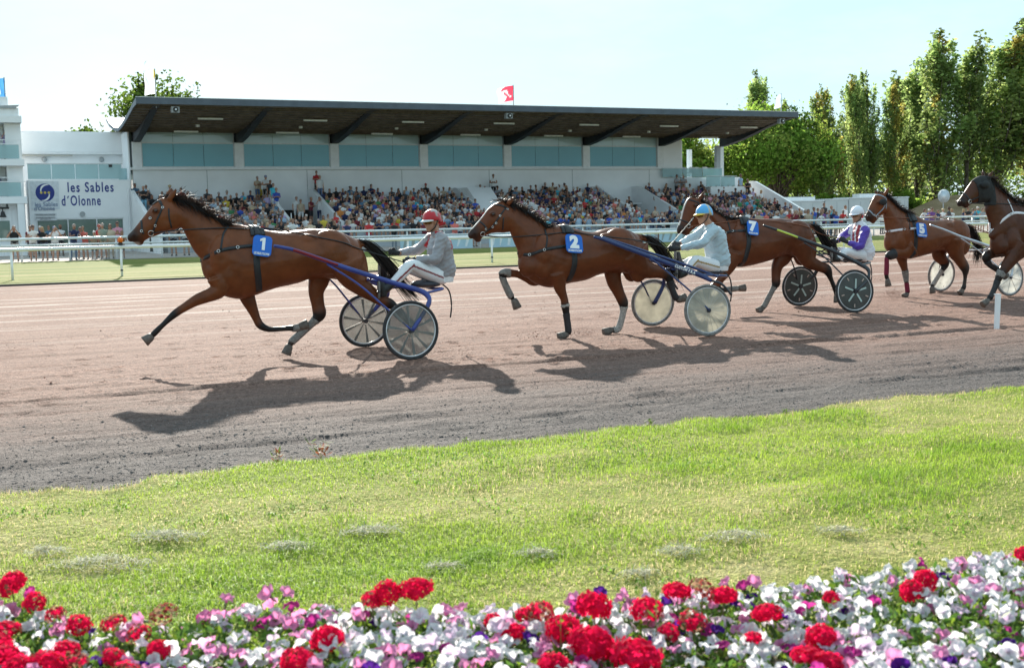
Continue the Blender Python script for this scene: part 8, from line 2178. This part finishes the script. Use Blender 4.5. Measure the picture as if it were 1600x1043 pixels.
# where the larger heads stand (x, y, lift above the canopy, size, age)
GPOS = [(-1.78, 3.90, 0.06, 0.8, 2), (-1.60, 3.93, 0.07, 0.8, 2), (-1.58, 3.60, 0.05, 0.95, 1), (-1.36, 3.56, 0.05, 0.9, 2), (-1.49, 3.82, 0.07, 0.8, 3), (-1.20, 3.50, 0.04, 0.8, 2), (-1.62, 3.36, 0.03, 1.0, 0), (-1.72, 4.05, 0.10, 1.1, 1), (-1.62, 3.75, 0.03, 0.9, 2), (-1.70, 3.45, 0.02, 1.1, 0), (-1.52, 3.50, 0.05, 1.25, 0), (-1.44, 3.40, 0.05, 1.2, 0), (-1.36, 3.42, 0.06, 1.1, 1), (-1.38, 3.72, 0.07, 1.0, 2), (-1.27, 3.72, 0.08, 0.95, 3), (-1.18, 3.68, 0.05, 0.85, 3), (-1.13, 3.78, 0.09, 0.9, 4), (-1.24, 3.30, 0.01, 0.95, 0), (-1.30, 3.46, 0.05, 0.9, 3), (-1.12, 3.36, 0.04, 1.0, 3), (-1.08, 3.55, 0.04, 0.85, 0), (-1.45, 3.25, 0.0, 0.8, 0),
        (-0.42, 3.85, 0.11, 0.95, 1), (-0.33, 3.88, 0.125, 1.25, 0), (-0.47, 3.84, 0.08, 0.9, 2), (-0.57, 3.55, 0.05, 1.1, 0), (-0.63, 3.40, 0.03, 1.15, 1), (-0.52, 3.24, 0.0, 0.9, 1), (-0.72, 3.22, 0.0, 1.0, 3),
        (-0.08, 3.75, 0.03, 0.7, 1), (0.03, 3.78, 0.04, 0.85, 1), (0.07, 3.74, 0.07, 1.05, 3), (0.14, 3.60, 0.06, 1.2, 1), (0.24, 3.72, 0.11, 1.25, 0), (0.22, 3.48, 0.06, 1.45, 0), (0.34, 3.40, 0.05, 1.6, 0), (0.10, 3.36, 0.02, 1.35, 0), (0.17, 3.24, 0.0, 1.0, 3), (-0.02, 3.62, 0.03, 0.8, 0),
        (0.41, 3.74, 0.08, 1.05, 2), (0.52, 3.85, 0.115, 1.1, 0), (0.60, 3.84, 0.12, 1.0, 4), (0.54, 3.66, 0.07, 1.0, 3), (0.66, 3.80, 0.10, 1.0, 1), (0.78, 3.70, 0.07, 1.1, 1), (0.46, 3.60, 0.05, 0.9, 2), (0.84, 3.40, 0.02, 1.15, 0), (0.90, 3.52, 0.05, 1.0, 0), (0.88, 3.34, 0.0, 1.1, 0), (0.70, 3.55, 0.03, 0.8, 1),
        (1.36, 3.95, 0.06, 1.0, 0), (1.30, 3.90, 0.04, 0.9, 1), (1.02, 3.85, 0.05, 0.7, 1), (1.78, 4.15, 0.06, 0.9, 1), (1.60, 3.55, 0.02, 0.8, 0)]
BEDX = [(-9, -1.05, "left end"), (-1.05, -0.45, "left part"), (-0.45, 0.30, "bed centre"), (0.30, 1.0, "right part"), (1.0, 9, "right end")]
def where(x):
    for a, b, t in BEDX:
        if a <= x < b: return t
def rank(y): return "front row" if y < 3.42 else ("middle row" if y < 3.72 else "back row")
ORDW = ["leftmost", "second from left", "third from left", "fourth from left", "fifth from left", "sixth from left", "seventh from left", "eighth from left", "ninth from left", "tenth from left"] + ["number %s from left" % w for w in ("eleven", "twelve", "thirteen", "fourteen", "fifteen", "sixteen", "seventeen", "eighteen", "nineteen", "twenty")]
def single_out(rows, plural):
    """rows: (x, text before the noun, text after it) -> one label each; those alike are told apart by their order along the bed."""
    by = {}
    for i, (x, a, c) in enumerate(rows): by.setdefault((a, c), []).append((x / 1.0, i))
    out = [None] * len(rows)
    for (a, c), l in by.items():
        l.sort()
        for k, (x, i) in enumerate(l):
            out[i] = "%s %s %s" % (a, plural[0], c) if len(l) == 1 else "%s of the %s %s %s" % (ORDW[min(k, 19)], a, plural[1], c)
    return out
GL = single_out([(g[0] / g[1], GTXT[g[4]], "%s, %s" % (rank(g[1]), where(g[0]))) for g in GPOS], ("geranium head,", "geranium heads,"))
for (gx_, gy_, lift, sc, ag), lab in zip(GPOS, GL):
    z = float(top_z(gx_, gy_)) + lift * 0.75 - 0.01
    sc = sc * rf.uniform(0.86, 1.04)
    t = thing("geranium", lab, "flower", (gx_, gy_, 0.14), rf.uniform(0, 6), "red geraniums in the bed")
    h = link("flower_head", GER[ag], None, t); h.location = (0, 0, z - 0.14); h.rotation_euler = (rf.normal(0.25, 0.15), rf.normal(0, 0.2), rf.uniform(0, 6)); h.scale = (sc * rf.uniform(0.85, 1.15), sc * rf.uniform(0.85, 1.15), sc * rf.uniform(0.8, 1.2))
    b = MB(); b.tube(catmull([(rf.normal(0, 0.02), rf.normal(0, 0.02), 0), (rf.normal(0, 0.01), rf.normal(0, 0.01), (z - 0.14) * 0.5), (0, 0, z - 0.16)], 3), 0.0022, 5); b.build("stalk", stem_m, t)
# petunias over the rest
def zone_color(x, y):
    r = rf.random()
    if x < -1.1: return rf.choice(['white', 'pink', 'purple', 'magenta', 'blush'], p=[0.52, 0.20, 0.12, 0.06, 0.10])
    if x < -0.55: return rf.choice(['white', 'pink', 'blush', 'magenta', 'purple'], p=[0.46, 0.36, 0.12, 0.05, 0.01])
    if x < 0.3: return rf.choice(['white', 'blush', 'pink', 'magenta', 'purple'], p=[0.56, 0.24, 0.15, 0.03, 0.02])
    if x < 0.9: return rf.choice(['white', 'blush', 'pink', 'purple', 'magenta'], p=[0.62, 0.12, 0.16, 0.06, 0.04])
    return rf.choice(['white', 'blush', 'pink', 'magenta', 'purple'], p=[0.62, 0.17, 0.15, 0.02, 0.04])
spots = []
tries = 0
while len(spots) < 1300 and tries < 40000:
    tries += 1
    x = rf.uniform(-1.95, 2.05); y = rf.uniform(3.0, float(back_y(x)) + 0.03)
    if x < -1.05 and rf.random() < 0.55: continue
    if vnoise(np.array([x * 3.5 + 20]), np.array([y * 3.5]), 5)[0] < 0.19: continue
    if all((x - a) ** 2 + (y - b) ** 2 > rf.uniform(0.024, 0.036) ** 2 for a, b, *_ in spots) and all((x - g[0]) ** 2 + (y - g[1]) ** 2 > (0.03 * g[3]) ** 2 for g in GPOS):
        spots.append((x, y))
CNAME = {'white': 'white', 'blush': 'lilac white', 'pink': 'pink', 'magenta': 'magenta', 'purple': 'violet'}
spots = [(x, y, str(zone_color(x, y))) for x, y in spots]
vis = [q for q in spots if q[1] > 3.2 and abs(q[0]) < 0.46 * q[1]]
vis.sort(key=lambda q: (q[2] in ('white', 'blush'), q[1]))
ind = vis[:290]; ids = set(map(id, ind)); oth = [q for q in spots if id(q) not in ids]
G2 = np.array([(g[0], g[1]) for g in GPOS])
pl = {}
def face_rot():
    return (rf.normal(0.55, 0.35), rf.normal(0, 0.4), rf.uniform(0, 6.28))
def near_word(x, y):
    dd = np.hypot(G2[:, 0] - x, G2[:, 1] - y); j = int(dd.argmin())
    if dd[j] > 0.16: return "among petunias"
    rel = ("before" if y < G2[j, 1] - 0.035 else "behind" if y > G2[j, 1] + 0.035 else "beside")
    return "%s a %s geranium" % (rel, ["bright", "red", "fading", "withered", "dried"][GPOS[j][4]])
PL = single_out([(x / y, CNAME[c], "%s, %s, %s" % (near_word(x, y), rank(y), where(x))) for x, y, c in ind], ("petunia", "petunias"))
for (x, y, c), lab in zip(ind, PL):
    z = float(top_z(x, y)) + rf.normal(0.004, 0.014)
    if y > float(back_y(x)) - 0.14 and rf.random() < 0.5: z += rf.uniform(0, 0.06)
    o = link("petunia", PET[c][rf.integers(0, len(PET[c]))], None, None, label=lab, cat="flower", group="petunias in the bed")
    o.location = (x, y, z); rx = rf.normal(0.42, 0.42)
    # blooms look up and out, most of them a little towards the open front of the bed
    o.rotation_euler = (rx, rf.normal(0, 0.45), rf.normal(0, 0.6)); q = rf.uniform(0.80, 1.16); o.scale = (q, q, q)
    link("calyx", calyx, calm, o)
VV = []; FF = []; CC = []; off = 0
for x, y, c in oth:
    me = PET[c][rf.integers(0, len(PET[c]))]; V = verts(me)
    ca = np.empty(len(V) * 4, np.float32); me.attributes["hue"].data.foreach_get("color", ca)
    R = np.array(Matrix.Rotation(rf.normal(0, 0.6), 3, 'Z') @ Matrix.Rotation(rf.normal(0, 0.45), 3, 'Y') @ Matrix.Rotation(rf.normal(0.42, 0.42), 3, 'X'))
    VV.append((V * rf.uniform(0.80, 1.16)) @ R.T + np.array([x, y, float(top_z(x, y)) + rf.normal(0.0, 0.014)])); CC.append(ca.reshape(-1, 4)[:, :3])
    f = np.array([p.vertices[:] for p in me.polygons]); FF.append(f + off); off += len(V)
me = nmesh("petunia_carpet", np.concatenate(VV), np.concatenate(FF), True); point_color(me, "hue", np.concatenate(CC)); link("petunia_carpet", me, petal_m, kind="stuff")
# a few yellow coneflowers with dark eyes, low at the front
YL = [(-1.02, 3.30, "yellow coneflower with a dark eye below the red heads"), (-0.93, 3.24, "yellow coneflower nearer the pink petunias"), (-1.12, 3.22, "yellow coneflower low by the dark seed heads"), (0.52, 3.33, "yellow coneflower under the withered geranium"), (0.58, 3.28, "second yellow coneflower under the withered geranium"), (0.64, 3.22, "yellow coneflower at the bottom of the bed")]
for x, y, lab in YL:
    t = thing("coneflower", lab, "flower", (x, y, float(top_z(x, y)) + 0.005), 0, "yellow coneflowers")
    t.rotation_euler = (0.5, 0.1, rf.uniform(0, 6))
    V = []; F = []; K = []
    for p in range(9):
        a = 2 * math.pi * p / 9; d = np.array([math.cos(a), math.sin(a), -0.35]); w = np.array([-math.sin(a), math.cos(a), 0])
        o = len(V); V += [d * 0.006, d * 0.016 + w * 0.006, d * 0.027, d * 0.016 - w * 0.006]; F.append((o, o + 1, o + 2, o + 3)); K += [(0.68, 0.42, 0.02)] * 4
    me = nmesh("petals", V, F); point_color(me, "hue", np.array(K)); link("petals", me, petal_m, t)
    v, f = ellipsoid((0, 0, 0.004), (0.009, 0.009, 0.010), 10, 6); b = MB(); b.add(v, f); b.build("eye", black_m, t, True)
# taller weeds and leafy shoots that stick up through the blooms
SHOOT = [(-0.86, 3.62, 0.20, "tall leafy shoot with pink blooms rising over the bed"), (-0.50, 3.36, 0.13, "pair of bright upright leaves below the red heads"), (0.13, 3.55, 0.20, "thin grey green stem in front of the withered geranium"), (0.42, 3.62, 0.30, "tall blurred grass stem reaching into the lawn"), (0.95, 3.62, 0.16, "thin shoot before the bright lawn"), (1.18, 3.70, 0.22, "upright dark green shoot at the bed's back edge"), (1.44, 3.55, 0.20, "branched pale shoot among the white petunias"), (1.55, 3.35, 0.17, "reddish jointed stem among the white petunias"), (0.68, 3.52, 0.10, "lobed bright green leaf cluster by the dark geranium"), (1.30, 3.40, 0.12, "long bright leaf lying over the white petunias"), (-1.50, 3.60, 0.08, "green shoot among the faded geraniums")]
for x, y, h, lab in SHOOT:
    t = thing("leafy_shoot", lab, "plant", (x, y, float(top_z(x, y)) - 0.04), rf.uniform(0, 6), "shoots rising through the flower bed")
    b = MB(); tip = (rf.normal(0, 0.02), rf.normal(0, 0.02), h); b.tube(catmull([(0, 0, -0.1), (0.005, 0.004, h * 0.5), tip], 4), np.linspace(0.0022, 0.001, 9), 5); b.build("stem", mat("shoot_stem", (0.24, 0.28, 0.08), 0.6), t)
    for j in range(7 if h > 0.12 else 5):
        a = j * 2.4; zz = h * (0.25 + 0.75 * j / 7); d = np.array([math.cos(a), math.sin(a), 0.7]); d /= np.linalg.norm(d); w = np.array([-math.sin(a), math.cos(a), 0]); L = 0.034 * (1.25 - 0.6 * j / 7); c = np.array([tip[0] * zz / h, tip[1] * zz / h, zz])
        V = [c, c + d * L * 0.45 + w * L * 0.22, c + d * L, c + d * L * 0.45 - w * L * 0.22]
        me = nmesh("leaf", V, [(0, 1, 2, 3)]); point_color(me, "hue", np.tile([0.26, 0.40, 0.05], (4, 1)) * rf.uniform(0.7, 1.15)); link("leaf", me, leafy_m, t)

# ------------------------------------------------------------------ the field
for k in HORSES:
    if k in DRIVER:
        HC[k]['hands'] = [from_sulky(k, np.array(DRIVER[k]['nhand'])), from_sulky(k, np.array(DRIVER[k]['fhand']))]
    build_horse(HORSES[k], HC[k])
for k in SULKY:
    build_sulky(k, *SUL[k], seat_m)
    build_driver(k, DRV[k], SULKY[k], DRIVER[k])
# the whip held by the driver in pale blue
_h = DRIVER['2']['nhand']
w_ = thing("whip", "long thin whip held up by the driver in the blue helmet", "whip", (SULKY['2']['P'][0], SULKY['2']['P'][1], 0), rad(SULKY['2']['th']) + math.pi)
b = MB(); b.tube(catmull([(_h[0] + 0.02, 0.02, _h[2] - 0.02), (_h[0] - 0.16, 0.06, _h[2] + 0.18), (_h[0] - 0.36, 0.12, _h[2] + 0.42)], 6), np.linspace(0.010, 0.004, 13), 6); b.build("lash", mat("pale_whip", (0.50, 0.46, 0.42), 0.5), w_, True)
b = MB(); b.tube([(_h[0] + 0.06, 0.01, _h[2] - 0.07), (_h[0] + 0.0, 0.03, _h[2] + 0.0)], 0.012, 8); b.build("grip", black_m, w_)
# maker's lettering on the near shaft of the navy sulky
for s_ in scene.objects:
    if s_.name.startswith("sulky") and "navy" in s_.get("label", ""):
        a = np.array(SULKY['2']['shaft'][4]); c = np.array(SULKY['2']['shaft'][5])
        d = (c - a); L = np.linalg.norm(d); d /= L
        up = np.array([d[2], 0, -d[0]]); 
        if up[2] < 0: up = -up
        nrm = np.cross(d, up); nrm = nrm if nrm[1] > 0 else -nrm
        tm = text_mesh("CUSTOM F.R.A", 0.055, 0.002, 0.002, 1.1); V = verts(tm); V -= (V.max(0) + V.min(0)) / 2; V[:, 0] *= 0.30 / (V[:, 0].max() - V[:, 0].min()); tm.vertices.foreach_set("co", V.astype(np.float32).ravel())
        put_mesh(tm, a * 0.55 + c * 0.45 + nrm * 0.030, d, np.cross(nrm, d)); link("maker_lettering", tm, print_white, s_)
